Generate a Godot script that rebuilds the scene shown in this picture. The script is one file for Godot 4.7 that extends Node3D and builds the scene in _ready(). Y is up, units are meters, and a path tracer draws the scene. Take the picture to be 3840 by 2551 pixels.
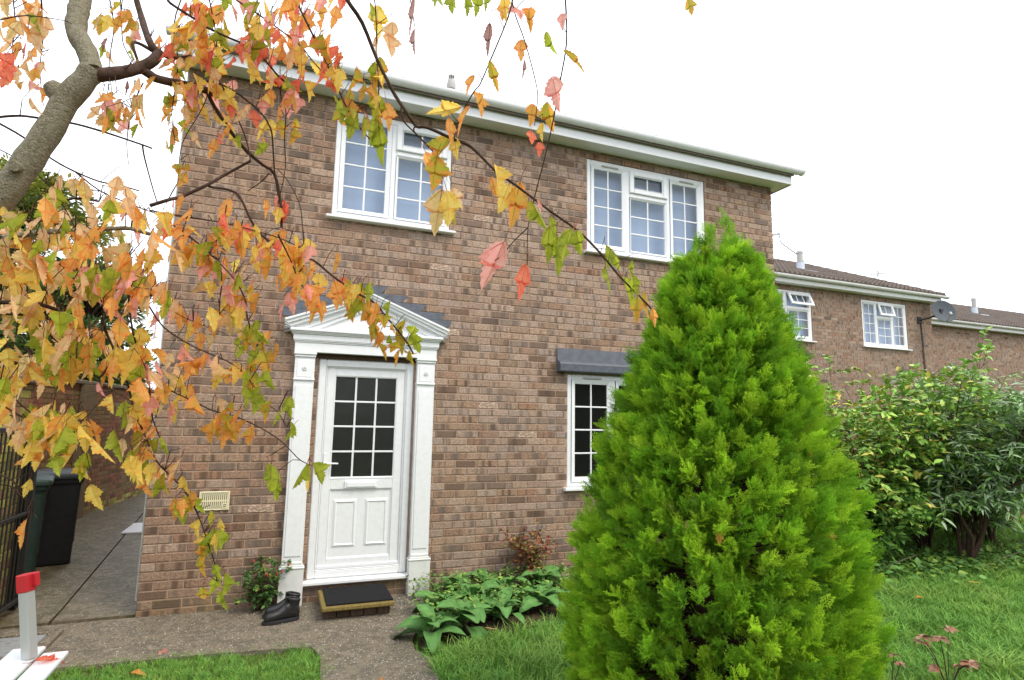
extends Node3D
# A brick house seen from its front garden under a bright overcast sky, framed by an autumn maple.

const EYE := Vector3(0.6512, 1.6661, 5.8466)
var rng := RandomNumberGenerator.new()
var names := {}
var M := {}


# ---------------------------------------------------------------- mesh building
class MB:
	var v := PackedVector3Array()
	var n := PackedVector3Array()
	var c := PackedColorArray()
	var t := PackedVector2Array()
	var ix := PackedInt32Array()
	var col := Color(1, 1, 1)
	var cell := Rect2(0, 0, 1, 1)
	var ref := Rect2(0, 0, 1, 1)

	func vert(p: Vector3, nn: Vector3) -> int:
		v.append(p)
		n.append(nn)
		c.append(col)
		t.append(Vector2(cell.position.x + cell.size.x * (p.x - ref.position.x) / ref.size.x, cell.position.y + cell.size.y * (1.0 - (p.y - ref.position.y) / ref.size.y)))
		return v.size() - 1

	func poly(ps: Array, out: Vector3) -> void:
		var nn := Vector3.ZERO
		for i in range(1, ps.size() - 1):
			nn += (ps[i] - ps[0]).cross(ps[i + 1] - ps[0])
		if nn.length_squared() < 1e-18:
			return
		nn = nn.normalized()
		var flip := nn.dot(out) < 0.0
		if flip:
			nn = -nn
		var at := v.size()
		for p in ps:
			vert(p, nn)
		for i in range(1, ps.size() - 1):
			if flip:
				ix.append_array([at, at + i, at + i + 1])
			else:
				ix.append_array([at, at + i + 1, at + i])

	func box(a: Vector3, b: Vector3) -> void:
		cbox(a, b, 0.0)

	# a box with chamfered edges
	func cbox(a: Vector3, b: Vector3, k: float) -> void:
		var m := (a + b) * 0.5
		var h := (b - a) * 0.5
		k = minf(k, minf(h.x, minf(h.y, h.z)) * 0.9)
		for ax in 3:
			var u := (ax + 1) % 3
			var w := (ax + 2) % 3
			for s in [-1.0, 1.0]:
				var ps := []
				for q in [[-1.0, -1.0], [1.0, -1.0], [1.0, 1.0], [-1.0, 1.0]]:
					var p := Vector3.ZERO
					p[ax] = s * h[ax]
					p[u] = q[0] * (h[u] - k)
					p[w] = q[1] * (h[w] - k)
					ps.append(m + p)
				var o := Vector3.ZERO
				o[ax] = s
				poly(ps, o)
			if k > 0.0:
				for s1 in [-1.0, 1.0]:
					for s2 in [-1.0, 1.0]:
						var ps := []
						for e in [[-1.0, 0], [1.0, 0], [1.0, 1], [-1.0, 1]]:
							var p := Vector3.ZERO
							p[ax] = e[0] * (h[ax] - k)
							p[u] = s1 * (h[u] - (k if e[1] == 1 else 0.0))
							p[w] = s2 * (h[w] - (0.0 if e[1] == 1 else k))
							ps.append(m + p)
						var o := Vector3.ZERO
						o[u] = s1
						o[w] = s2
						poly(ps, o)
		if k > 0.0:
			for sx in [-1.0, 1.0]:
				for sy in [-1.0, 1.0]:
					for sz in [-1.0, 1.0]:
						poly([m + Vector3(sx * h.x, sy * (h.y - k), sz * (h.z - k)), m + Vector3(sx * (h.x - k), sy * h.y, sz * (h.z - k)), m + Vector3(sx * (h.x - k), sy * (h.y - k), sz * h.z)], Vector3(sx, sy, sz))

	# polygon in x, y pushed from z0 to z1 (front)
	func prism(ps: Array, z0: float, z1: float) -> void:
		var flat := PackedVector2Array(ps)
		if Geometry2D.is_polygon_clockwise(flat):
			flat.reverse()
		var tri := Geometry2D.triangulate_polygon(flat)
		for i in range(0, tri.size(), 3):
			for q in [[z1, 1.0], [z0, -1.0]]:
				var a := []
				for k in 3:
					var p := flat[tri[i + k]]
					a.append(Vector3(p.x, p.y, q[0]))
				poly(a, Vector3(0, 0, q[1]))
		for i in flat.size():
			var p := flat[i]
			var r := flat[(i + 1) % flat.size()]
			poly([Vector3(p.x, p.y, z0), Vector3(r.x, r.y, z0), Vector3(r.x, r.y, z1), Vector3(p.x, p.y, z1)], Vector3(r.y - p.y, p.x - r.x, 0))

	# polygon in z, y pushed along x
	func xprism(ps: Array, x0: float, x1: float) -> void:
		var s := MB.new()
		s.col = col
		s.prism(ps, -x1, -x0)
		# (z, y, -x) -> (x, y, z)
		add(s, Transform3D(Basis(Vector3(0, 0, 1), Vector3(0, 1, 0), Vector3(-1, 0, 0)), Vector3.ZERO))

	func tube(ps: Array, rs: Array, sides := 6, caps := true) -> void:
		var rings := []
		var side := Vector3.ZERO
		for i in ps.size():
			var d: Vector3 = (ps[mini(i + 1, ps.size() - 1)] - ps[maxi(i - 1, 0)]).normalized()
			if side == Vector3.ZERO:
				side = d.cross(Vector3(0.31, 0.2, 0.93)).normalized()
			side = (side - d * side.dot(d)).normalized()
			var up := d.cross(side)
			var ring := []
			for k in sides:
				var a := TAU * k / sides
				ring.append(ps[i] + (side * cos(a) + up * sin(a)) * float(rs[i]))
			rings.append(ring)
		loft(rings, caps, caps)

	# closed rings joined smoothly
	func loft(rings: Array, cap0 := true, cap1 := true) -> void:
		var at := v.size()
		var m: int = rings[0].size()
		var turn := 0.0
		var mids := []
		for r in rings:
			var s := Vector3.ZERO
			for p in r:
				s += p
			mids.append(s / m)
		for i in rings.size():
			for k in m:
				var du: Vector3 = rings[i][(k + 1) % m] - rings[i][(k + m - 1) % m]
				var dv: Vector3 = rings[mini(i + 1, rings.size() - 1)][k] - rings[maxi(i - 1, 0)][k]
				var nn := du.cross(dv).normalized()
				if nn == Vector3.ZERO:
					nn = (rings[i][k] - mids[i]).normalized()
				turn += nn.dot(rings[i][k] - mids[i])
				vert(rings[i][k], nn)
		var flip := turn < 0.0
		if flip:
			for i in range(at, v.size()):
				n[i] = -n[i]
		for i in rings.size() - 1:
			for k in m:
				var a := at + i * m + k
				var b := at + i * m + (k + 1) % m
				if flip:
					ix.append_array([a, b, a + m, b, b + m, a + m])
				else:
					ix.append_array([a, a + m, b, b, a + m, b + m])
		if cap0:
			poly(rings[0], mids[0] - mids[1])
		if cap1:
			poly(rings[-1], mids[-1] - mids[-2])

	func add(s: MB, x: Transform3D, tint := Color(1, 1, 1)) -> void:
		var at := v.size()
		v.append_array(x * s.v)
		var nb := x.basis.orthonormalized() if x.basis.determinant() > 0.0 else x.basis
		for p in s.n:
			n.append((nb * p).normalized())
		if tint == Color(1, 1, 1):
			c.append_array(s.c)
		else:
			for q in s.c:
				c.append(q * tint)
		t.append_array(s.t)
		for i in s.ix:
			ix.append(at + i)

	func mesh(mat: Material) -> ArrayMesh:
		var a := []
		a.resize(Mesh.ARRAY_MAX)
		a[Mesh.ARRAY_VERTEX] = v
		a[Mesh.ARRAY_NORMAL] = n
		a[Mesh.ARRAY_COLOR] = c
		a[Mesh.ARRAY_TEX_UV] = t
		a[Mesh.ARRAY_INDEX] = ix
		var m := ArrayMesh.new()
		m.add_surface_from_arrays(Mesh.PRIMITIVE_TRIANGLES, a)
		m.surface_set_material(0, mat)
		return m


# ---------------------------------------------------------------- naming
func numbered(called: String) -> String:
	if not names.has(called):
		names[called] = 0
		return called
	names[called] += 1
	return "%s_%03d" % [called, names[called]]


func tag(o: Node, label: String, category: String, group := "") -> Node:
	o.set_meta("label", label)
	o.set_meta("category", category)
	if group:
		o.set_meta("group", group)
	return o


func thing(called: String, label: String, category: String, at := Vector3.ZERO, turn := 0.0, group := "") -> Node3D:
	var o := Node3D.new()
	o.name = numbered(called)
	add_child(o)
	o.position = at
	o.rotation.y = turn
	tag(o, label, category, group)
	return o


func part(called: String, m: MB, mat: Material, parent: Node, label := "") -> MeshInstance3D:
	var o := MeshInstance3D.new()
	o.name = called
	o.mesh = m.mesh(mat)
	parent.add_child(o, true)
	if label:
		o.set_meta("label", label)
	return o


func one(called: String, m: MB, mat: Material, label: String, category: String, group := "") -> MeshInstance3D:
	var o := MeshInstance3D.new()
	o.name = numbered(called)
	o.mesh = m.mesh(mat)
	add_child(o)
	tag(o, label, category, group)
	return o


func struct(called: String, m: MB, mat: Material) -> MeshInstance3D:
	var o := MeshInstance3D.new()
	o.name = numbered(called)
	o.mesh = m.mesh(mat)
	o.set_meta("kind", "structure")
	add_child(o)
	return o


func stuff(o: Node) -> Node:
	o.set_meta("kind", "stuff")
	return o


func swarm(called: String, mesh: Mesh, xs: Array, cols: Array, parent: Node) -> MultiMeshInstance3D:
	var mm := MultiMesh.new()
	mm.transform_format = MultiMesh.TRANSFORM_3D
	mm.use_colors = true
	mm.mesh = mesh
	mm.instance_count = xs.size()
	for i in xs.size():
		mm.set_instance_transform(i, xs[i])
		mm.set_instance_color(i, cols[i])
	var o := MultiMeshInstance3D.new()
	o.name = called
	o.multimesh = mm
	stuff(o)
	parent.add_child(o, true)
	return o


# alike pieces: the nearest ones as parts of their own, the rest joined
func pieces(parent: Node, called: String, rest: String, shapes: Array, places: Array, mat: Material, most := 300) -> void:
	var meshes := {}
	places.sort_custom(func(a, b): return (a[1].origin - EYE).length_squared() < (b[1].origin - EYE).length_squared())
	var left := MB.new()
	for i in places.size():
		var k: int = places[i][0]
		if i < most:
			if not meshes.has(k):
				meshes[k] = shapes[k].mesh(mat)
			var o := MeshInstance3D.new()
			o.name = called
			o.mesh = meshes[k]
			o.transform = places[i][1]
			parent.add_child(o, true)
		else:
			left.add(shapes[k], places[i][1])
	if left.v.size():
		stuff(part(rest, left, mat, parent))


# ---------------------------------------------------------------- materials
func lin(r: float, g: float, b: float) -> Color:
	return Color(r, g, b).linear_to_srgb()


func flat(color: Color, rough := 0.6, spec := 0.5, metal := 0.0) -> StandardMaterial3D:
	var m := StandardMaterial3D.new()
	m.albedo_color = color
	m.roughness = rough
	m.metallic_specular = spec
	m.metallic = metal
	return m


func tinted(rough := 0.6, spec := 0.4, back := 0.0) -> StandardMaterial3D:
	var m := flat(Color(1, 1, 1), rough, spec)
	m.vertex_color_use_as_albedo = true
	if back > 0.0:
		m.backlight_enabled = true
		m.backlight = Color(back, back, back)
	return m


func noise_image(sd: int, freq: float, oct: int, size: int) -> Image:
	var f := FastNoiseLite.new()
	f.seed = sd
	f.noise_type = FastNoiseLite.TYPE_SIMPLEX_SMOOTH
	f.frequency = freq
	f.fractal_octaves = oct
	return f.get_seamless_image(size, size)


# colours picked by noise between stops, with grains of other colours strewn over
func mottled(sd: int, freq: float, oct: int, size: int, stops: Array, grains := 0, grain_colors := [], grain_most := 2) -> ImageTexture:
	var a := noise_image(sd, freq, oct, size).get_data()
	var b := noise_image(sd + 7, freq * 5.0, 3, size).get_data()
	var d := PackedByteArray()
	d.resize(size * size * 3)
	var last := stops.size() - 1
	for i in size * size:
		var x := clampf((a[i] * 0.72 + b[i] * 0.28) / 255.0, 0.0, 0.9999) * last
		var k := int(x)
		var q: Color = stops[k].lerp(stops[k + 1], x - k)
		d[i * 3] = q.r8
		d[i * 3 + 1] = q.g8
		d[i * 3 + 2] = q.b8
	var im := Image.create_from_data(size, size, false, Image.FORMAT_RGB8, d)
	var r := RandomNumberGenerator.new()
	r.seed = sd
	for i in grains:
		im.fill_rect(Rect2i(r.randi() % size, r.randi() % size, 1 + r.randi() % grain_most, 1 + r.randi() % grain_most), grain_colors[r.randi() % grain_colors.size()])
	im.generate_mipmaps()
	return ImageTexture.create_from_image(im)


func surfaced(tex: Texture2D, metres: float, rough := 0.9, bump: Texture2D = null, depth := 0.2, spec := 0.3) -> StandardMaterial3D:
	var m := flat(Color(1, 1, 1), rough, spec)
	m.albedo_texture = tex
	m.uv1_triplanar = true
	m.uv1_world_triplanar = true
	m.uv1_scale = Vector3.ONE / metres
	if bump:
		m.heightmap_enabled = true
		m.heightmap_texture = bump
		m.heightmap_scale = depth
	return m


func glass(alpha: float, tint: Color, rough := 0.0, bump: Texture2D = null) -> StandardMaterial3D:
	var m := flat(tint, rough, 0.5)
	m.transparency = BaseMaterial3D.TRANSPARENCY_ALPHA
	m.albedo_color.a = alpha
	if bump:
		m.uv1_triplanar = true
		m.uv1_world_triplanar = true
		m.uv1_scale = Vector3(14, 5, 14)
		m.heightmap_enabled = true
		m.heightmap_texture = bump
		m.heightmap_scale = 0.12
	return m


# brick faces: each cell of the sheet is one face with its own tone, flashed patches and drag marks
func brick_sheet(sd: int, tone_sets: Array, darks: Array, flash: float) -> ImageTexture:
	var f := FastNoiseLite.new()
	f.seed = sd
	f.frequency = 0.16
	f.fractal_octaves = 3
	var g := FastNoiseLite.new()
	g.seed = sd + 1
	g.frequency = 0.05
	var r := RandomNumberGenerator.new()
	r.seed = sd
	var w := 1024
	var h := 512
	var d := PackedByteArray()
	d.resize(w * h * 3)
	for cy in 16:
		for cx in 8:
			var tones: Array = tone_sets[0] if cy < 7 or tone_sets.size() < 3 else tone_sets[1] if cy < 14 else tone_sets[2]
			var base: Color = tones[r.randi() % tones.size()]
			base = base * r.randf_range(0.97, 1.03)
			var dark: Color = darks[r.randi() % darks.size()]
			var spots := []
			for k in (1 + r.randi() % 5 if r.randf() < flash else 0):
				var u := r.randf_range(-0.05, 0.9)
				spots.append([u, u + r.randf_range(0.09, 0.28), r.randf_range(0.35, 0.85)])
			if r.randf() < flash * 0.16:
				spots.append([0.05, 0.95, r.randf_range(0.45, 0.9)])
			var bloom := r.randf() < 0.012
			for y in 32:
				for x in 128:
					var px := cx * 128 + x
					var py := cy * 32 + y
					var nz := f.get_noise_2d(px * 1.6, py * 1.0)
					var nb := g.get_noise_2d(px, py * 2.0)
					var q := base * (1.0 + nz * 0.34 + nb * 0.2)
					for s in spots:
						var u: float = x / 128.0 + nz * 0.035
						var e: float = clampf(minf(u - s[0], s[1] - u) * 14.0, 0.0, 1.0) * clampf(minf(y - 2.0, 29.0 - y) * 0.25 + 0.4, 0.0, 1.0)
						q = q.lerp(dark * (1.0 + nz * 0.5), e * s[2] * clampf(0.9 + nz * 0.8, 0.25, 1.0))
					if bloom:
						q = q.lerp(Color(0.8, 0.77, 0.74), clampf(nb * 1.6 + nz * 0.6, 0.0, 0.75))
					var i := (py * w + px) * 3
					d[i] = q.r8
					d[i + 1] = q.g8
					d[i + 2] = q.b8
	var im := Image.create_from_data(w, h, false, Image.FORMAT_RGB8, d)
	im.generate_mipmaps()
	return ImageTexture.create_from_image(im)


func brick_shape(length: float, height: float, depth: float, cell: int, k := 0.004) -> MB:
	var b := MB.new()
	b.cell = Rect2((cell % 8) / 8.0 + 0.006, (cell / 8) / 16.0 + 0.004, 0.113 * minf(length / 0.215, 1.0), 0.0545)
	b.ref = Rect2(0, 0, length, height)
	if k > 0.0:
		b.cbox(Vector3(0, 0, -depth), Vector3(length, height, 0), k)
	else:
		b.box(Vector3(0, 0, -depth), Vector3(length, height, 0))
	return b


# brickwork on a wall in its own x, y plane (front at z = 0), with openings [x0, x1, y0, y1] left free
func brickwork(parent: Node, x0: float, x1: float, y0: float, y1: float, holes: Array, at: Transform3D, mat: Material, sd: int, most := 300, chamfer := 0.004, low_cells := [], moss_from := 1e9) -> void:
	var r := RandomNumberGenerator.new()
	r.seed = sd
	var shapes := []
	var known := {}
	var places := []
	var row := 0
	var y := y0
	while y < y1 - 0.01:
		var top := minf(y + 0.065, y1)
		var runs := [[x0, x1]]
		for h in holes:
			if h[2] < top - 0.012 and h[3] > y + 0.012:
				var next := []
				for s in runs:
					if h[0] > s[0]:
						next.append([s[0], minf(s[1], h[0])])
					if h[1] < s[1]:
						next.append([maxf(s[0], h[1]), s[1]])
				runs = next.filter(func(s): return s[1] - s[0] > 0.012)
		var bricks := []
		var x := x0 - (0.1125 if row % 2 else 0.0)
		while x < x1:
			bricks.append([x, x + 0.215])
			x += 0.225
		for b in bricks:
			for s in runs:
				var a: float = maxf(b[0], s[0])
				var e: float = minf(b[1], s[1])
				if e - a < 0.02:
					continue
				var cell := r.randi() % 56 + (56 if r.randf() < clampf(0.85 - 0.28 * a, 0.25, 0.85) else 0)  # more brown faces at low x: fall-off of light put into brick tone
				if low_cells.size() and (row < 2 and r.randf() < 0.75 or a < moss_from and moss_from < 1e8 and r.randf() < 0.85):
					cell = low_cells[r.randi() % low_cells.size()]
				var length := snappedf(e - a, 0.001)
				var key := "%d/%.3f/%.3f" % [cell, length, top - y]
				if not known.has(key):
					known[key] = shapes.size()
					shapes.append(brick_shape(length, top - y, 0.05, cell, chamfer))
				var dz := r.randf_range(-0.0022, 0.0022)
				places.append([known[key], at * Transform3D(Basis(Vector3(0, 0, 1), r.randf_range(-0.003, 0.003)), Vector3(a, y + r.randf_range(-0.001, 0.001), dz))])
		y += 0.075
		row += 1
	pieces(parent, "brick", "brick_courses", shapes, places, mat, most)


# a slab with openings, in bands so that no two faces overlap
func slab_with_holes(m: MB, x0: float, x1: float, y0: float, y1: float, holes: Array, z0: float, z1: float) -> void:
	var ys := [y0, y1]
	for h in holes:
		for q in [h[2], h[3]]:
			if q > y0 and q < y1 and not ys.has(q):
				ys.append(q)
	ys.sort()
	for i in ys.size() - 1:
		var runs := [[x0, x1]]
		for h in holes:
			if h[2] < ys[i + 1] - 0.001 and h[3] > ys[i] + 0.001:
				var next := []
				for s in runs:
					if h[0] > s[0]:
						next.append([s[0], minf(s[1], h[0])])
					if h[1] < s[1]:
						next.append([maxf(s[0], h[1]), s[1]])
				runs = next.filter(func(s): return s[1] - s[0] > 0.002)
		for s in runs:
			m.box(Vector3(s[0], ys[i], z0), Vector3(s[1], ys[i + 1], z1))


func _ready() -> void:
	rng.seed = 20
	# camera
	var cam := Camera3D.new()
	cam.name = "camera"
	cam.fov = 60.342
	cam.near = 0.05
	cam.far = 400.0
	add_child(cam)
	cam.position = EYE
	cam.rotation = Vector3(deg_to_rad(7.775), deg_to_rad(-21.389), deg_to_rad(1.0234))
	cam.current = true
	# bright overcast sky
	var sky := ProceduralSkyMaterial.new()
	sky.sky_top_color = Color(0.93, 0.96, 1.0)
	sky.sky_horizon_color = Color(0.98, 0.985, 1.0)
	sky.sky_curve = 0.2
	sky.ground_bottom_color = Color(0.3, 0.31, 0.27)
	sky.ground_horizon_color = Color(0.5, 0.5, 0.48)
	sky.sun_angle_max = 1.0
	sky.energy_multiplier = 1.0
	var env := Environment.new()
	env.background_mode = Environment.BG_SKY
	env.sky = Sky.new()
	env.sky.sky_material = sky
	env.tonemap_mode = Environment.TONE_MAPPER_LINEAR
	env.tonemap_exposure = 2.12
	env.sdfgi_enabled = true
	env.ssao_enabled = true
	env.ssil_enabled = true
	var world := WorldEnvironment.new()
	world.name = "world"
	world.environment = env
	add_child(world)
	# the sun behind thick cloud, high and behind the camera on the right
	var sun := DirectionalLight3D.new()
	sun.name = "sun"
	sun.light_energy = 0.42
	sun.light_angular_distance = 25.0
	sun.light_color = Color(1.0, 0.97, 0.92)
	sun.shadow_enabled = true
	add_child(sun)
	sun.look_at_from_position(Vector3(5, 11, 7), Vector3.ZERO)

	make_materials()
	ground_and_paths()
	front_house()
	neighbour_houses()
	garden_wall_and_gate()
	hedge_behind()
	small_things()
	conifer()
	shrubs()
	bed_plants()
	lawns()
	far_trees()
	maple()


func make_materials() -> void:
	var s := func(r, g, b): return Color(r / 255.0, g / 255.0, b / 255.0)
	var grain := ImageTexture.create_from_image(noise_image(3, 0.06, 4, 256))
	M.grain = grain
	# brick: greyish buff to red brown, with dark flashed patches; the lowest courses green with algae
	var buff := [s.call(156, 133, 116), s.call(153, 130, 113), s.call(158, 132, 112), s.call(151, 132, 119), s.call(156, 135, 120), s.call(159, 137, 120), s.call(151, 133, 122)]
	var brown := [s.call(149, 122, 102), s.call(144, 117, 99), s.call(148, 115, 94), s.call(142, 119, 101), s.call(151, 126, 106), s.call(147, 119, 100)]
	var mossy := [s.call(136, 115, 89), s.call(130, 114, 86), s.call(142, 115, 93), s.call(132, 110, 87)]
	var darks := [s.call(91, 77, 67), s.call(79, 66, 57), s.call(105, 91, 82), s.call(91, 72, 60), s.call(101, 90, 83)]
	M.brick = flat(Color(1, 1, 1), 0.92, 0.25)
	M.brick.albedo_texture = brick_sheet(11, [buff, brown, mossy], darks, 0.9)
	var far_tones := [s.call(149, 127, 111), s.call(143, 122, 105), s.call(145, 118, 100), s.call(140, 123, 110), s.call(151, 132, 117)]
	M.brick_far = flat(Color(1, 1, 1), 0.92, 0.25)
	M.brick_far.albedo_texture = brick_sheet(31, [far_tones], darks, 0.8)
	var old := [s.call(142, 100, 81), s.call(152, 110, 89), s.call(134, 100, 77), s.call(127, 91, 72), s.call(144, 119, 87), s.call(136, 117, 81)]
	M.brick_old = flat(Color(1, 1, 1), 0.92, 0.25)
	M.brick_old.albedo_texture = brick_sheet(51, [old, old, [s.call(176, 168, 92), s.call(158, 152, 84), s.call(186, 172, 104), s.call(150, 138, 84)]], [s.call(98, 76, 62), s.call(104, 98, 62)], 0.7)
	M.brick_step = flat(Color(1, 1, 1), 0.92, 0.25)
	M.brick_step.albedo_texture = brick_sheet(52, [[s.call(96, 80, 68), s.call(84, 70, 60), s.call(108, 88, 74)]], [s.call(60, 50, 42)], 0.5)
	M.mortar = surfaced(mottled(5, 0.03, 3, 256, [s.call(154, 129, 112), s.call(169, 144, 126), s.call(162, 137, 119)]), 0.7, 0.95, grain, 0.1)
	M.mortar_old = surfaced(mottled(6, 0.03, 3, 256, [s.call(104, 90, 70), s.call(126, 110, 86), s.call(96, 92, 62)]), 0.7, 0.95)
	M.white = surfaced(mottled(8, 0.03, 5, 512, [s.call(216, 216, 212), s.call(227, 228, 229), s.call(231, 232, 234), s.call(225, 225, 224)]), 1.1, 0.32, null, 0.0, 0.5)
	M.white_old = surfaced(mottled(9, 0.02, 4, 256, [s.call(199, 199, 194), s.call(217, 218, 215), s.call(223, 223, 222)]), 0.9, 0.5, null, 0.0, 0.5)
	M.soffit = surfaced(mottled(10, 0.01, 3, 256, [s.call(226, 227, 226), s.call(234, 235, 235)]), 2.0, 0.5)
	M.lead = surfaced(mottled(12, 0.02, 4, 256, [s.call(63, 67, 74), s.call(80, 85, 94), s.call(92, 96, 105)]), 0.5, 0.5, grain, 0.05, 0.5)
	M.room = flat(lin(0.22, 0.2, 0.18), 0.9)
	M.room_light = flat(lin(0.6, 0.6, 0.6), 0.9)
	M.tinted_net = flat(lin(0.30, 0.40, 0.58), 0.9)  # blue sheet: sky mirrored in the upper panes is put into its colour
	M.tinted_net.backlight_enabled = true
	M.tinted_net.backlight = Color(0.3, 0.3, 0.3)
	M.pane = glass(0.04, Color(0.75, 0.83, 0.9))
	M.pane_rippled = glass(0.06, Color(0.75, 0.83, 0.9), 0.08, ImageTexture.create_from_image(noise_image(21, 0.05, 3, 256)))
	M.pane_dark = glass(0.3, Color(0.19, 0.2, 0.19))
	M.pane_obscure = glass(0.4, Color(0.26, 0.27, 0.255), 0.12, ImageTexture.create_from_image(noise_image(22, 0.05, 3, 256)))
	M.rubber = flat(lin(0.02, 0.02, 0.022), 0.7)
	M.timber = surfaced(mottled(14, 0.02, 4, 256, [s.call(58, 44, 34), s.call(84, 64, 48)]), 0.4)
	M.cream = flat(s.call(222, 212, 178), 0.5)
	M.dark = flat(lin(0.015, 0.014, 0.013), 0.9)
	M.roof = surfaced(mottled(15, 0.02, 4, 512, [s.call(92, 82, 76), s.call(118, 106, 98), s.call(106, 97, 91), s.call(132, 120, 110)]), 1.3, 0.95, grain, 0.2)
	M.grey_pipe = flat(s.call(176, 174, 170), 0.6)
	M.zinc = flat(s.call(186, 194, 204), 0.45, 0.5, 0.3)
	M.chrome = flat(s.call(236, 236, 238), 0.2, 0.6)
	var aggregate := [s.call(168, 160, 148), s.call(196, 188, 176), s.call(84, 74, 64), s.call(120, 104, 88), s.call(214, 208, 198)]
	M.concrete = surfaced(mottled(16, 0.009, 5, 1024, [s.call(70, 64, 52), s.call(100, 91, 76), s.call(124, 113, 96), s.call(94, 87, 74), s.call(135, 125, 107), s.call(107, 99, 82)], 16000, aggregate, 3), 2.3, 0.85, ImageTexture.create_from_image(noise_image(41, 0.12, 4, 512)), 0.6, 0.4)
	M.side_path = surfaced(mottled(17, 0.008, 6, 1024, [s.call(65, 57, 43), s.call(101, 88, 69), s.call(115, 104, 86), s.call(84, 77, 54), s.call(120, 109, 88), s.call(88, 78, 61), s.call(138, 126, 106)], 6000, aggregate, 3), 3.1, 0.6, ImageTexture.create_from_image(noise_image(42, 0.08, 4, 512)), 0.4, 0.4)
	M.soil = surfaced(mottled(18, 0.03, 5, 512, [s.call(44, 34, 26), s.call(74, 60, 46), s.call(58, 46, 36), s.call(96, 82, 62)], 3000, [s.call(120, 104, 84), s.call(40, 30, 24), s.call(150, 120, 80)], 3), 0.9, 0.95, ImageTexture.create_from_image(noise_image(43, 0.06, 5, 512)), 1.2)
	M.turf = surfaced(mottled(19, 0.03, 5, 512, [s.call(44, 52, 22), s.call(62, 74, 30), s.call(74, 84, 36), s.call(70, 66, 36)]), 1.1, 0.95)
	M.bark = surfaced(mottled(20, 0.03, 6, 512, [s.call(59, 52, 39), s.call(108, 99, 82), s.call(140, 133, 117), s.call(100, 95, 73), s.call(151, 144, 127), s.call(126, 118, 100)], 2200, [s.call(63, 54, 41), s.call(158, 153, 138), s.call(106, 104, 73), s.call(82, 75, 59)], 4), 0.36, 0.9, ImageTexture.create_from_image(noise_image(44, 0.09, 6, 512)), 0.28)
	M.bark_dark = surfaced(mottled(22, 0.03, 4, 256, [s.call(46, 34, 28), s.call(72, 54, 44), s.call(92, 74, 60)]), 0.2, 0.8, grain, 0.2)
	M.stem = flat(s.call(74, 58, 44), 0.8)
	M.leaf = tinted(0.5, 0.35, 1.1)
	M.green = tinted(0.5, 0.35, 0.45)
	M.needle = tinted(0.6, 0.3, 0.9)
	M.grass = tinted(0.6, 0.25, 0.7)
	M.soft = tinted(0.65, 0.3, 0.35)
	M.petal = tinted(0.8, 0.2, 0.3)
	M.rosebud = flat(s.call(170, 50, 40), 0.6)
	M.black = flat(lin(0.012, 0.012, 0.013), 0.45)
	M.black_plastic = surfaced(mottled(23, 0.03, 4, 256, [s.call(38, 39, 41), s.call(50, 51, 53)]), 0.6, 0.42)
	M.green_plastic = surfaced(mottled(24, 0.03, 4, 256, [s.call(38, 52, 46), s.call(50, 66, 58)]), 0.6, 0.45)
	M.leather = surfaced(mottled(25, 0.05, 4, 256, [s.call(24, 24, 25), s.call(38, 38, 40)]), 0.2, 0.4, grain, 0.08, 0.5)
	M.mat_pile = surfaced(mottled(26, 0.2, 3, 256, [s.call(22, 22, 23), s.call(46, 46, 48)], 60, [s.call(150, 150, 145)], 2), 0.25, 0.95, ImageTexture.create_from_image(noise_image(45, 0.25, 3, 256)), 0.6)
	M.step_stone = surfaced(mottled(27, 0.03, 5, 256, [s.call(92, 76, 44), s.call(134, 114, 70), s.call(112, 100, 54), s.call(80, 74, 40)]), 0.3, 0.9, grain, 0.2)
	M.red_plastic = flat(s.call(196, 40, 48), 0.4)
	M.aluminium = flat(s.call(188, 188, 184), 0.45, 0.5, 0.25)
	M.grey_iron = surfaced(mottled(28, 0.03, 4, 256, [s.call(120, 122, 124), s.call(150, 152, 154), s.call(98, 98, 98)]), 0.5, 0.6, grain, 0.2)
	M.dish = surfaced(mottled(29, 0.05, 3, 128, [s.call(70, 76, 82), s.call(86, 92, 98)]), 0.3, 0.6)


# ---------------------------------------------------------------- ground
func sheet(ps: Array, y: float, thick: float) -> MB:
	# outline in x, z laid flat; walls go down by thick
	var m := MB.new()
	var s := MB.new()
	var q := []
	for p in ps:
		q.append(Vector2(p.x, -p.y))
	s.prism(q, -thick, 0.0)
	m.add(s, Transform3D(Basis(Vector3(1, 0, 0), Vector3(0, 0, -1), Vector3(0, 1, 0)), Vector3(0, y, 0)))
	return m


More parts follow.
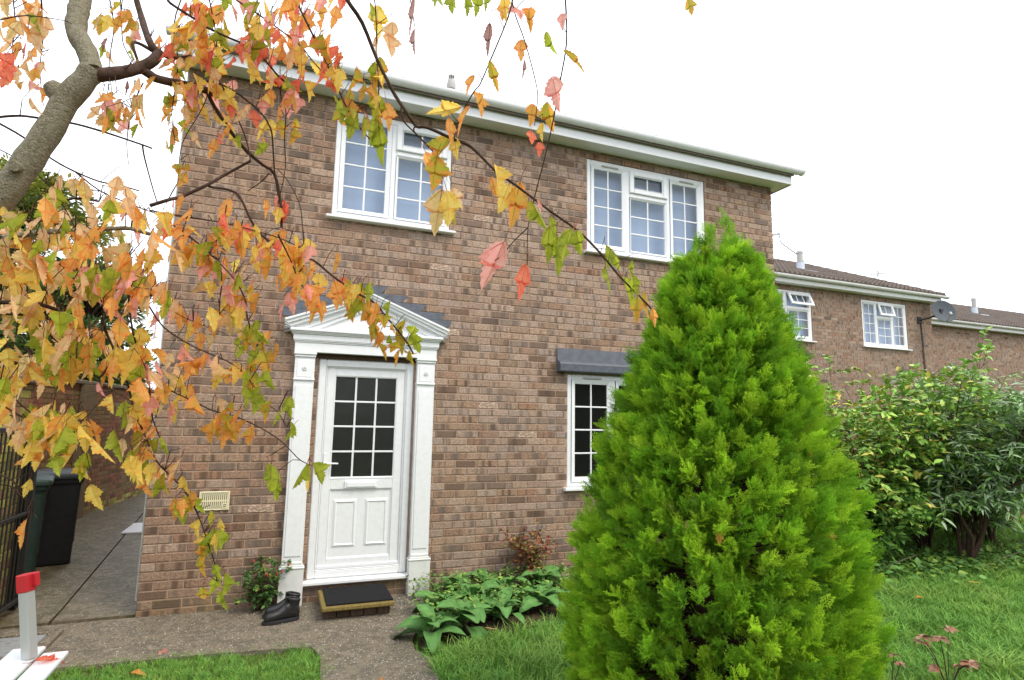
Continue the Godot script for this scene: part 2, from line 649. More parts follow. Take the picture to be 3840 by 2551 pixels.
func ground_and_paths() -> void:
	struct("ground", sheet([Vector2(-150, -150), Vector2(150, -150), Vector2(150, 150), Vector2(-150, 150)], -0.03, 0.3), M.turf)
	# concrete along the front of the house and the branch towards the garden, with a worn outline
	var edge := [Vector2(-3.2, -0.02), Vector2(0.75, 0.0), Vector2(2.16, 0.0), Vector2(2.2, 0.24), Vector2(2.02, 0.42), Vector2(1.88, 0.7), Vector2(1.8, 0.95), Vector2(1.7, 1.2), Vector2(1.68, 1.4), Vector2(1.76, 1.6), Vector2(1.72, 1.95), Vector2(1.7, 2.6), Vector2(1.66, 3.4), Vector2(1.6, 7.5), Vector2(0.94, 7.5), Vector2(1.0, 3.4), Vector2(1.02, 2.3), Vector2(1.0, 1.75), Vector2(1.03, 1.3), Vector2(0.98, 1.1), Vector2(0.7, 1.06), Vector2(0.3, 1.02), Vector2(-0.15, 0.98), Vector2(-0.6, 0.95), Vector2(-1.3, 0.96), Vector2(-3.2, 0.98)]
	struct("front_path", sheet(edge, 0.0, 0.12), M.concrete)
	# two slabs of the side path with an open joint between them
	struct("side_path", sheet([Vector2(-0.92, -0.045), Vector2(-0.345, -0.045), Vector2(-0.345, -9.4), Vector2(-1.62, -9.4), Vector2(-1.33, -5.5), Vector2(-0.945, -0.42)], 0.012, 0.1), M.side_path)
	struct("side_path_slab", sheet([Vector2(-0.95, -0.06), Vector2(-0.965, -0.42), Vector2(-1.35, -5.5), Vector2(-1.64, -9.4), Vector2(-2.6, -9.4), Vector2(-3.4, -0.06)], 0.006, 0.1), M.side_path)
	struct("flower_bed", sheet([Vector2(2.2, 0.0), Vector2(6.7, 0.0), Vector2(6.7, 0.5), Vector2(3.3, 1.05), Vector2(2.6, 1.28), Vector2(2.1, 1.42), Vector2(1.84, 1.5), Vector2(1.72, 1.36), Vector2(1.84, 0.98), Vector2(1.93, 0.7), Vector2(2.06, 0.44), Vector2(2.24, 0.25)], -0.008, 0.1), M.soil)
	struct("shrub_border", sheet([Vector2(6.9, 0.95), Vector2(8.0, 1.05), Vector2(10.8, 1.6), Vector2(12, 0.4), Vector2(9.5, -0.8), Vector2(6.9, -0.6)], -0.012, 0.1), M.soil)


# ---------------------------------------------------------------- the house in front
func bars(m: MB, x0: float, x1: float, y0: float, y1: float, w: float, z0: float, z1: float, k := 0.006) -> void:
	# four bars round a rectangle, butted at the corners
	m.cbox(Vector3(x0, y0, z0), Vector3(x0 + w, y1, z1), k)
	m.cbox(Vector3(x1 - w, y0, z0), Vector3(x1, y1, z1), k)
	m.cbox(Vector3(x0 + w - 0.001, y0, z0), Vector3(x1 - w + 0.001, y0 + w, z1 - 0.001), k)
	m.cbox(Vector3(x0 + w - 0.001, y1 - w, z0), Vector3(x1 - w + 0.001, y1, z1 - 0.001), k)


func slope_frame(m: MB, x0: float, x1: float, y0: float, y1: float, w: float, za: float, zb: float) -> void:
	# a mitred moulding: height za at the outer edge, zb at the inner one
	var o := [Vector3(x0, y0, za), Vector3(x1, y0, za), Vector3(x1, y1, za), Vector3(x0, y1, za)]
	var i := [Vector3(x0 + w, y0 + w, zb), Vector3(x1 - w, y0 + w, zb), Vector3(x1 - w, y1 - w, zb), Vector3(x0 + w, y1 - w, zb)]
	for k in 4:
		m.poly([o[k], o[(k + 1) % 4], i[(k + 1) % 4], i[k]], Vector3(0, 0, 1))


# one light of a window: sash, bead, panes and bars; grid columns by rows
func light(win: Node, x0: float, x1: float, y0: float, y1: float, z: float, cols: int, rows: int, sash: float, mat: Material, vent := false, tilt := 0.0) -> void:
	var holder: Node3D = win
	if vent:
		var s := MB.new()
		var b := MB.new()
		bars(s, x0, x1, y0 - y1, 0.0, sash, -0.02, 0.022, 0.008)
		slope_frame(s, x0 + sash, x1 - sash, y0 - y1 + sash, -sash, 0.012, 0.02, 0.006)
		holder = part("vent_light", s, M.white, win)
		holder.position = Vector3(0, y1, z)
		holder.rotation.x = tilt
		y0 = y0 - y1
		y1 = 0.0
		z = 0.0
	var gx0 := x0 + sash
	var gx1 := x1 - sash
	var gy0 := y0 + sash
	var gy1 := y1 - sash
	if not vent:
		var s := MB.new()
		slope_frame(s, x0, x1, y0, y1, sash, z + 0.008, z - 0.012)
		slope_frame(s, x0 + sash - 0.004, x1 - sash + 0.004, y0 + sash - 0.004, y1 - sash + 0.004, 0.006, z - 0.012, z - 0.03)
		part("bead", s, M.white, win)
	var bw := 0.018
	var pw := (gx1 - gx0) / cols
	var ph := (gy1 - gy0) / rows
	for i in range(1, cols):
		var bm := MB.new()
		bm.cbox(Vector3(gx0 + pw * i - bw / 2, gy0, z - 0.026), Vector3(gx0 + pw * i + bw / 2, gy1, z - 0.012), 0.004)
		part("glazing_bar", bm, M.white, win).transform = Transform3D() if not vent else holder.transform
	for j in range(1, rows):
		var bm := MB.new()
		bm.cbox(Vector3(gx0, gy0 + ph * j - bw / 2, z - 0.025), Vector3(gx1, gy0 + ph * j + bw / 2, z - 0.013), 0.004)
		part("glazing_bar", bm, M.white, win).transform = Transform3D() if not vent else holder.transform
	for i in cols:
		for j in rows:
			var p := MB.new()
			p.poly([Vector3(gx0 + pw * i, gy0 + ph * j, z - 0.022), Vector3(gx0 + pw * (i + 1), gy0 + ph * j, z - 0.022), Vector3(gx0 + pw * (i + 1), gy0 + ph * (j + 1), z - 0.022), Vector3(gx0 + pw * i, gy0 + ph * (j + 1), z - 0.022)], Vector3(0, 0, 1))
			var o := part("pane", p, mat, win)
			if vent:
				o.transform = holder.transform


func window(house: Node, x0: float, x1: float, y0: float, y1: float, z: float, label: String, tinted_net := true) -> Node3D:
	var f := MB.new()
	bars(f, x0 + 0.003, x1 - 0.003, y0 + 0.003, y1 - 0.003, 0.058, z - 0.07, z, 0.008)
	var w := part("window", f, M.white, house, label)
	var s := MB.new()
	s.xprism([Vector2(z - 0.05, y0 - 0.032), Vector2(z + 0.075, y0 - 0.032), Vector2(z + 0.085, y0 - 0.026), Vector2(z + 0.085, y0 - 0.008), Vector2(z + 0.075, y0 - 0.002), Vector2(z - 0.05, y0 + 0.002)], x0 - 0.045, x1 + 0.045)
	part("sill", s, M.white, w)
	if tinted_net:
		var c := MB.new()
		var k := int((x1 - x0) / 0.03)
		for i in k:
			var a := x0 + (x1 - x0) * i / k
			var b := x0 + (x1 - x0) * (i + 1) / k
			c.poly([Vector3(a, y0, z - 0.16 + 0.0015 * sin(a * 30)), Vector3(b, y0, z - 0.16 + 0.0015 * sin(b * 30)), Vector3(b, y1, z - 0.16 + 0.0015 * sin(b * 30)), Vector3(a, y1, z - 0.16 + 0.0015 * sin(a * 30))], Vector3(0, 0, 1))
		part("sky_tinted_net", c, M.tinted_net, w)  # flat sheet tinted with the sky that these panes mirror
	return w


func mullion(w: Node, x0: float, x1: float, y0: float, y1: float, z: float) -> void:
	var m := MB.new()
	m.cbox(Vector3(x0, y0, z - 0.07), Vector3(x1, y1, z - 0.002), 0.006)
	part("mullion", m, M.white, w)


func trickle(w: Node, x0: float, x1: float, y: float, z: float) -> void:
	var m := MB.new()
	m.cbox(Vector3(x0, y - 0.009, z), Vector3(x1, y + 0.009, z + 0.012), 0.004)
	part("trickle_vent", m, M.grey_pipe, w)


func gutter_run(house: Node, x0: float, x1: float, y: float, z: float, mat: Material, first: float, step: float) -> void:
	# half-round gutter, open above
	var ps := []
	for k in 13:
		var a := PI + PI * k / 12.0
		ps.append(Vector2(z + 0.056 * cos(a), y + 0.056 * sin(a)))
	ps.append(Vector2(z + 0.056, y + 0.008))
	ps.append(Vector2(z + 0.050, y + 0.008))
	for k in 13:
		var a := TAU - PI * k / 12.0
		ps.append(Vector2(z + 0.051 * cos(a), y + 0.051 * sin(a)))
	ps.append(Vector2(z - 0.050, y + 0.008))
	ps.append(Vector2(z - 0.056, y + 0.008))
	var m := MB.new()
	m.xprism(ps, x0, x1)
	var g := part("gutter", m, mat, house)
	var cap := MB.new()
	var half := []
	for k in 13:
		var a := PI + PI * k / 12.0
		half.append(Vector2(z + 0.061 * cos(a), y + 0.061 * sin(a)))
	cap.xprism(half, x1 - 0.004, x1 + 0.012)
	cap.xprism(half, x1 - 0.09, x1 - 0.075)
	part("stop_end", cap, mat, g)
	var x := first
	while x < x1 - 0.2:
		var b := MB.new()
		var q := []
		for k in 13:
			var a := PI + PI * k / 12.0
			q.append(Vector2(z + 0.0595 * cos(a), y + 0.0595 * sin(a)))
		for k in 13:
			var a := TAU - PI * k / 12.0
			q.append(Vector2(z + 0.0565 * cos(a), y + 0.0565 * sin(a)))
		b.xprism(q, x, x + 0.028)
		part("bracket", b, mat, g)
		x += step


func eaves(house: Node, x0: float, x1: float, wall_z: float, y: float, over: float, fascia: float, mat: Material) -> void:
	var s := MB.new()
	s.box(Vector3(x0, y, wall_z - 0.1), Vector3(x1, y + 0.009, wall_z + over))
	part("soffit", s, M.soffit, house)
	var f := MB.new()
	f.cbox(Vector3(x0, y - 0.014, wall_z + over), Vector3(x1 + 0.002, y + fascia, wall_z + over + 0.02), 0.004)
	part("fascia", f, mat, house)
	var e := MB.new()
	e.prism([Vector2(x1 - 0.002, y - 0.012), Vector2(x1 + 0.018, y - 0.012), Vector2(x1 + 0.018, y + fascia + 0.08), Vector2(x1 - 0.002, y + fascia + 0.08)], wall_z - 0.6, wall_z + over - 0.003)
	part("box_end", e, mat, house)


func front_house() -> void:
	var h := thing("brick_house", "two storey brown brick house with white front door and pediment", "house")
	var holes := [[0.994, 2.208, 3.636, 4.779], [3.86, 5.583, 3.636, 4.779], [3.612, 5.81, 0.915, 2.19], [0.969, 1.891, 0.165, 2.216]]
	var w := MB.new()
	slab_with_holes(w, -0.336, 6.706, -0.2, 4.9, holes, -0.26, -0.007)
	for x in [[-0.336, -0.09], [6.46, 6.706]]:
		w.box(Vector3(x[0], -0.2, -8.0), Vector3(x[1], 4.9, -0.262))
	w.box(Vector3(-0.09, -0.2, -8.0), Vector3(6.46, 4.9, -7.75))
	var wall := part("wall", w, M.mortar, h)
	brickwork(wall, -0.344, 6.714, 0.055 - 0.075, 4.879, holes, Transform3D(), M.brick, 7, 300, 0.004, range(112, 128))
	var inner := MB.new()
	inner.box(Vector3(-0.08, 0.1, -7.7), Vector3(6.45, 0.16, -0.27))
	inner.box(Vector3(2.6, 0.17, -7.7), Vector3(2.7, 2.5, -0.27))
	inner.box(Vector3(-0.08, 2.52, -7.7), Vector3(6.45, 2.8, -0.27))
	inner.box(Vector3(2.9, 2.82, -7.7), Vector3(3.0, 4.84, -0.27))
	part("floor_and_partition", inner, M.room, h)
	var ceil := MB.new()
	ceil.box(Vector3(-0.08, 4.905, -7.7), Vector3(6.45, 4.95, -0.27))
	part("ceiling", ceil, M.room_light, h)
	# roof: low pitch, hidden behind the gutter from the garden
	var rf := MB.new()
	rf.xprism([Vector2(0.26, 5.02), Vector2(-4.0, 6.66), Vector2(-8.3, 5.02), Vector2(-8.3, 4.97), Vector2(-4.0, 6.6), Vector2(0.26, 4.97)], -0.44, 6.86)
	var roof := part("roof", rf, M.roof, h)
	var tiles := []
	var shape := roof_tile()
	for i in 24:
		for j in 13:
			tiles.append([0, Transform3D(Basis(Vector3(1, 0, 0), 0.367), Vector3(-0.44 + i * 0.304, 5.022 + j * 0.122, 0.28 - j * 0.317))])
	pieces(roof, "tile", "tile_courses", [shape], tiles, M.roof, 0)
	var gable := MB.new()
	for x in [[-0.336, -0.1], [6.47, 6.706]]:
		gable.xprism([Vector2(-0.1, 4.96), Vector2(-4.0, 6.55), Vector2(-7.9, 4.96)], x[0], x[1])
	part("gable", gable, M.mortar, h)
	var vp := MB.new()
	var rings := []
	for q in [[5.42, 0.052], [5.86, 0.052], [5.861, 0.06], [5.93, 0.06], [5.97, 0.052], [5.985, 0.05]]:
		var ring := []
		for k in 16:
			ring.append(Vector3(2.43 + q[1] * cos(TAU * k / 16), q[0], -1.0 + q[1] * sin(TAU * k / 16)))
		rings.append(ring)
	vp.loft(rings)
	for k in 8:
		var a := TAU * k / 8
		vp.tube([Vector3(2.43 + 0.038 * cos(a), 5.98, -1.0 + 0.038 * sin(a)), Vector3(2.43 + 0.036 * cos(a), 6.045, -1.0 + 0.036 * sin(a))], [0.006, 0.006], 5)
	var vcap := []
	for q in [[6.04, 0.042], [6.055, 0.04], [6.066, 0.02]]:
		var ring := []
		for k in 12:
			ring.append(Vector3(2.43 + q[1] * cos(TAU * k / 12), q[0], -1.0 + q[1] * sin(TAU * k / 12)))
		vcap.append(ring)
	vp.loft(vcap)
	part("vent_pipe", vp, M.grey_pipe, h)
	eaves(h, -0.44, 6.86, 0.0, 4.879, 0.2, 0.15, M.white)
	gutter_run(h, -0.5, 6.98, 5.05, 0.279, M.white, 0.62, 0.79)
	# upper left window: one tall light, one with a vent above
	var z := -0.012
	var a := window(h, 0.994, 2.208, 3.636, 4.779, z, "upper window over the front door with rippled glass")
	light(a, 1.052, 1.556, 3.694, 4.721, z, 2, 4, 0.044, M.pane)
	mullion(a, 1.556, 1.612, 3.694, 4.721, z)
	mullion(a, 1.612, 2.15, 4.39, 4.445, z)
	light(a, 1.606, 2.156, 4.44, 4.728, z, 2, 1, 0.062, M.pane_rippled, true)
	light(a, 1.612, 2.15, 3.694, 4.39, z, 2, 3, 0.026, M.pane_rippled)
	# upper right window: three lights
	var b := window(h, 3.86, 5.583, 3.636, 4.779, z, "upper three-light window beside the roof end")
	light(b, 3.918, 4.405, 3.694, 4.721, z, 2, 4, 0.05, M.pane)
	mullion(b, 4.405, 4.455, 3.694, 4.721, z)
	light(b, 4.452, 5.0, 4.44, 4.728, z, 2, 1, 0.062, M.pane, true)
	mullion(b, 4.455, 4.995, 4.39, 4.445, z)
	light(b, 4.455, 4.995, 3.694, 4.39, z, 2, 3, 0.024, M.pane)
	mullion(b, 4.995, 5.045, 3.694, 4.721, z)
	light(b, 5.045, 5.525, 3.694, 4.721, z, 2, 4, 0.05, M.pane)
	trickle(b, 4.065, 4.29, 4.716, z + 0.008)
	trickle(b, 5.19, 5.41, 4.716, z + 0.008)
	# lower window, mostly behind the conifer
	var c := window(h, 3.612, 5.81, 0.947, 2.19, z, "lower window behind the conifer with dark glass", false)
	light(c, 3.67, 4.185, 1.005, 2.132, z, 2, 4, 0.05, M.pane_dark)
	mullion(c, 4.185, 4.24, 1.005, 2.132, z)
	light(c, 4.24, 5.2, 1.005, 2.132, z, 4, 4, 0.05, M.pane_dark)
	mullion(c, 5.2, 5.255, 1.005, 2.132, z)
	light(c, 5.255, 5.752, 1.005, 2.132, z, 2, 4, 0.05, M.pane_dark)
	trickle(c, 3.82, 4.05, 2.15, z + 0.008)
	# lead covered canopy strip over the lower window
	var lf := MB.new()
	lf.xprism([Vector2(0.002, 2.47), Vector2(0.012, 2.47), Vector2(0.03, 2.33), Vector2(0.085, 2.31), Vector2(0.1, 2.29), Vector2(0.1, 2.215), Vector2(0.092, 2.205), Vector2(0.002, 2.205)], 3.478, 5.95)
	part("lead_canopy", lf, M.lead, h)
	# plastic air vent on the wall
	var v := MB.new()
	var bk := MB.new()
	bk.box(Vector3(0.056, 0.843, 0.004), Vector3(0.286, 0.995, 0.009))
	bars(v, 0.05, 0.292, 0.838, 1.0, 0.014, 0.003, 0.018, 0.004)
	v.box(Vector3(0.064, 0.912, 0.009), Vector3(0.278, 0.926, 0.017))
	for i in 14:
		var x := 0.066 + i * 0.0157
		v.box(Vector3(x, 0.852, 0.009), Vector3(x + 0.0095, 0.912, 0.016))
		v.box(Vector3(x, 0.926, 0.009), Vector3(x + 0.0095, 0.986, 0.016))
	v.box(Vector3(0.236, 0.853, 0.0165), Vector3(0.276, 0.9, 0.019))
	var air := part("air_vent", v, M.cream, h, "cream plastic air vent low on the wall")
	part("duct", bk, M.dark, air)
	var pin := MB.new()
	pin.tube([Vector3(0.245, 0.868, 0.021), Vector3(0.268, 0.873, 0.021)], [0.0025, 0.0025], 5)
	pin.tube([Vector3(0.245, 0.884, 0.021), Vector3(0.268, 0.889, 0.021)], [0.0025, 0.0025], 5)
	part("slider", pin, M.dark, air)
	# white conduit down the left corner
	var cd := MB.new()
	cd.tube([Vector3(-0.356, 0.12, -0.06), Vector3(-0.356, 4.9, -0.06)], [0.011, 0.011], 8)
	part("conduit", cd, M.white_old, h, "thin white pipe down the corner of the house")
	door(h)
	surround(h)


func door(h: Node) -> void:
	var f := MB.new()
	bars(f, 0.972, 1.888, 0.19, 2.214, 0.072, -0.09, -0.01, 0.01)
	slope_frame(f, 1.044, 1.816, 0.262, 2.142, 0.012, -0.012, -0.03)
	var d := part("front_door", f, M.white, h, "white front door with twelve dark glass panes")
	# leaf
	var l := MB.new()
	bars(l, 1.054, 1.806, 0.268, 2.136, 0.085, -0.085, -0.036, 0.006)
	l.cbox(Vector3(1.138, 0.985, -0.085), Vector3(1.722, 1.098, -0.038), 0.004)
	part("leaf", l, M.white, d)
	var p := MB.new()
	p.box(Vector3(1.135, 0.35, -0.08), Vector3(1.725, 0.987, -0.052))
	slope_frame(p, 1.138, 1.722, 0.352, 0.986, 0.016, -0.036, -0.051)
	for x in [[1.178, 1.398], [1.474, 1.69]]:
		slope_frame(p, x[0], x[1], 0.452, 0.892, 0.022, -0.0515, -0.037)
		slope_frame(p, x[0] + 0.022, x[1] - 0.022, 0.474, 0.87, 0.012, -0.037, -0.047)
		p.poly([Vector3(x[0] + 0.034, 0.486, -0.047), Vector3(x[1] - 0.034, 0.486, -0.047), Vector3(x[1] - 0.034, 0.858, -0.047), Vector3(x[0] + 0.034, 0.858, -0.047)], Vector3(0, 0, 1))
	part("lower_panel", p, M.white, d)
	var rail := MB.new()
	rail.cbox(Vector3(1.056, 0.268, -0.036), Vector3(1.804, 0.3, -0.016), 0.006)
	part("weather_bar", rail, M.white, d)
	# glass
	slope_frame(l, 1.13, 1.73, 1.09, 2.06, 0.01, -0.036, -0.05)
	var bead := MB.new()
	slope_frame(bead, 1.126, 1.734, 1.086, 2.064, 0.014, -0.033, -0.05)
	part("bead", bead, M.white, d)
	for i in [1, 2]:
		var gb := MB.new()
		var x: float = 1.138 + 0.584 * i / 3.0
		gb.cbox(Vector3(x - 0.009, 1.098, -0.062), Vector3(x + 0.009, 2.052, -0.048), 0.003)
		part("glazing_bar", gb, M.white, d)
	for j in [1, 2, 3]:
		var gb := MB.new()
		var y: float = 1.098 + 0.954 * j / 4.0
		gb.cbox(Vector3(1.138, y - 0.009, -0.061), Vector3(1.722, y + 0.009, -0.049), 0.003)
		part("glazing_bar", gb, M.white, d)
	for i in 3:
		for j in 4:
			var q := MB.new()
			var xa := 1.138 + 0.584 * i / 3.0
			var ya := 1.098 + 0.954 * j / 4.0
			q.poly([Vector3(xa, ya, -0.058), Vector3(xa + 0.1947, ya, -0.058), Vector3(xa + 0.1947, ya + 0.2385, -0.058), Vector3(xa, ya + 0.2385, -0.058)], Vector3(0, 0, 1))
			part("pane", q, M.pane_obscure, d)
	# letter plate
	var lp := MB.new()
	lp.cbox(Vector3(1.268, 0.99, -0.037), Vector3(1.578, 1.066, -0.022), 0.006)
	lp.cbox(Vector3(1.288, 1.004, -0.022), Vector3(1.558, 1.052, -0.013), 0.005)
	part("letter_plate", lp, M.chrome, d)
	# handle
	var hd := MB.new()
	hd.cbox(Vector3(1.062, 1.09, -0.036), Vector3(1.09, 1.325, -0.024), 0.006)
	hd.tube([Vector3(1.076, 1.23, -0.025), Vector3(1.076, 1.23, 0.018)], [0.01, 0.01], 8)
	hd.tube([Vector3(1.07, 1.23, 0.016), Vector3(1.1, 1.231, 0.02), Vector3(1.195, 1.228, 0.018)], [0.0095, 0.0095, 0.008], 8)
	part("handle", hd, M.white, d)
	var kh := MB.new()
	kh.tube([Vector3(1.076, 1.14, -0.024), Vector3(1.076, 1.14, -0.022)], [0.0075, 0.0075], 10)
	kh.box(Vector3(1.0735, 1.118, -0.0245), Vector3(1.0785, 1.138, -0.0222))
	part("keyhole", kh, M.dark, d)
	# threshold
	var cl := MB.new()
	cl.xprism([Vector2(-0.09, 0.15), Vector2(0.055, 0.15), Vector2(0.06, 0.156), Vector2(0.06, 0.176), Vector2(0.052, 0.184), Vector2(-0.09, 0.19)], 0.938, 1.908)
	part("threshold", cl, M.white, d)
	# timber lintel seen between the frame and the architrave
	var lt := MB.new()
	lt.cbox(Vector3(0.93, 2.219, -0.02), Vector3(1.92, 2.262, 0.014), 0.003)
	part("lintel", lt, M.timber, h)


func surround(h: Node) -> void:
	# pilasters
	for q in [[0.752, 0.93], [1.904, 2.082]]:
		var x0: float = q[0]
		var x1: float = q[1]
		var m := MB.new()
		m.cbox(Vector3(x0, 0.34, 0.001), Vector3(x1, 2.215, 0.07), 0.004)
		# raised face of the shaft and of the block above
		m.cbox(Vector3(x0 + 0.018, 0.42, 0.069), Vector3(x1 - 0.018, 1.95, 0.078), 0.006)
		m.cbox(Vector3(x0 + 0.02, 2.028, 0.069), Vector3(x1 - 0.02, 2.19, 0.076), 0.005)
		var p := part("pilaster", m, M.white, h)
		var c := MB.new()
		var ring := MB.new()
		ring.cbox(Vector3(x0 - 0.006, 1.996, 0.001), Vector3(x1 + 0.006, 2.018, 0.086), 0.006)
		part("necking", ring, M.white, p)
		c.cbox(Vector3(x0 - 0.012, 2.236, 0.001), Vector3(x1 + 0.012, 2.262, 0.096), 0.006)
		c.cbox(Vector3(x0 - 0.005, 2.214, 0.001), Vector3(x1 + 0.005, 2.237, 0.085), 0.005)
		part("capital", c, M.white, p)
		var b := MB.new()
		b.cbox(Vector3(x0 - 0.014, -0.03, 0.001), Vector3(x1 + 0.014, 0.315, 0.1), 0.004)
		b.cbox(Vector3(x0 - 0.02, 0.314, 0.001), Vector3(x1 + 0.02, 0.332, 0.107), 0.006)
		b.cbox(Vector3(x0 - 0.008, 0.331, 0.001), Vector3(x1 + 0.008, 0.346, 0.092), 0.006)
		b.cbox(Vector3(x0 + 0.003, 0.345, 0.06), Vector3(x1 - 0.003, 0.372, 0.082), 0.006)
		part("plinth", b, M.white_old, p)
		var r := MB.new()
		var o := Vector3((x0 + x1) / 2, 2.108, 0.077)
		for k in 8:
			var a := TAU * k / 8
			var d := Vector3(cos(a), sin(a), 0)
			r.tube([o + d * 0.007, o + d * 0.014 + Vector3(0, 0, 0.006), o + d * 0.024 + Vector3(0, 0, 0.001)], [0.002, 0.0055, 0.002], 6)
		r.tube([o, o + Vector3(0, 0, 0.009)], [0.006, 0.003], 8)
		part("rosette", r, M.white, p)
	# entablature
	var e := MB.new()
	e.cbox(Vector3(0.742, 2.2625, 0.001), Vector3(2.092, 2.352, 0.085), 0.003)
	e.cbox(Vector3(0.736, 2.351, 0.001), Vector3(2.098, 2.366, 0.094), 0.004)
	e.cbox(Vector3(0.729, 2.365, 0.001), Vector3(2.105, 2.376, 0.104), 0.004)
	e.cbox(Vector3(0.724, 2.376, 0.001), Vector3(2.11, 2.428, 0.108), 0.003)
	e.cbox(Vector3(0.712, 2.427, 0.001), Vector3(2.122, 2.44, 0.124), 0.005)
	e.cbox(Vector3(0.704, 2.439, 0.001), Vector3(2.13, 2.452, 0.136), 0.005)
	e.cbox(Vector3(0.692, 2.451, 0.001), Vector3(2.142, 2.478, 0.15), 0.006)
	var en := part("entablature", e, M.white, h)
	# pediment: raking cornice in bands, then the tympanum
	var cx := 1.417
	var half := 0.785
	var ya := 2.856
	var yb := 2.553
	var pd := MB.new()
	var slope := (ya - yb) / half
	var band := func(t0: float, t1: float, zf: float):
		# distances measured down from the top edge
		var xe: float = half - 0.004
		for sgn in [-1.0, 1.0]:
			var l0: float = yb - t0
			var l1: float = yb - t1
			var x_in0: float = half if t0 < 0.07 else half
			var ps := [Vector2(cx, ya - t0), Vector2(cx + sgn * xe, l0), Vector2(cx + sgn * (xe - t1 * 0.9), maxf(l1, 2.4785)), Vector2(cx + sgn * (xe - t1 * 0.9 - maxf(0.0, 2.4785 - l1) / slope), maxf(l1, 2.4785)), Vector2(cx, ya - t1)]
			pd.prism(ps, 0.001, zf)
	band.call(0.0, 0.016, 0.185)
	band.call(0.016, 0.04, 0.168)
	band.call(0.04, 0.066, 0.148)
	band.call(0.066, 0.076, 0.126)
	band.call(0.076, 0.11, 0.108)
	band.call(0.11, 0.14, 0.092)
	var ped := part("pediment", pd, M.white, h)
	var ty := MB.new()
	ty.prism([Vector2(cx, ya - 0.135), Vector2(cx - 0.62, 2.478), Vector2(cx + 0.62, 2.478)], 0.001, 0.07)
	part("tympanum", ty, M.white, ped)
	# stepped lead flashing let into the brick joints
	var fl := Node3D.new()
	fl.name = "lead_flashing"
	h.add_child(fl, true)
	var tops := [[0.166, 0.102], [0.381, 0.307], [0.569, 0.514], [0.769, 0.733], [0.845, 0.81]]
	for i in 5:
		var y1: float = 2.971 - i * 0.0735
		var y0 := y1 - 0.071
		for sgn in [-1.0, 1.0]:
			if i == 0 and sgn < 0.0:
				continue
			var m := MB.new()
			var inner: float = 0.0 if i > 0 else -0.13
			m.prism([Vector2(cx + 0.003 * sgn + sgn * inner, y1), Vector2(cx + sgn * tops[i][0], y1), Vector2(cx + sgn * tops[i][1], y0), Vector2(cx + 0.003 * sgn + sgn * inner, y0)], 0.0035, 0.007 + 0.0012 * i)
			part("lead_step", m, M.lead, fl)


# ---------------------------------------------------------------- neighbours
func roof_tile() -> MB:
	# interlocking tile with two rolls, 0.3 wide, 0.36 long, laid along -z
	var m := MB.new()
	var pr := []
	for k in 13:
		var u := k / 12.0
		var y := 0.004
		for c in [0.2, 0.7]:
			var d: float = absf(u - c) / 0.16
			if d < 1.0:
				y = 0.004 + 0.048 * cos(d * PI / 2)
		pr.append(Vector2(u * 0.3, y))
	for k in 12:
		var a: Vector2 = pr[k]
		var b: Vector2 = pr[k + 1]
		m.poly([Vector3(a.x, a.y + 0.018, 0), Vector3(b.x, b.y + 0.018, 0), Vector3(b.x, b.y, -0.37), Vector3(a.x, a.y, -0.37)], Vector3(0, 1, 0))
		m.poly([Vector3(a.x, a.y + 0.018, 0), Vector3(b.x, b.y + 0.018, 0), Vector3(b.x, -0.006, 0), Vector3(a.x, -0.006, 0)], Vector3(0, 0, 1))
	return m


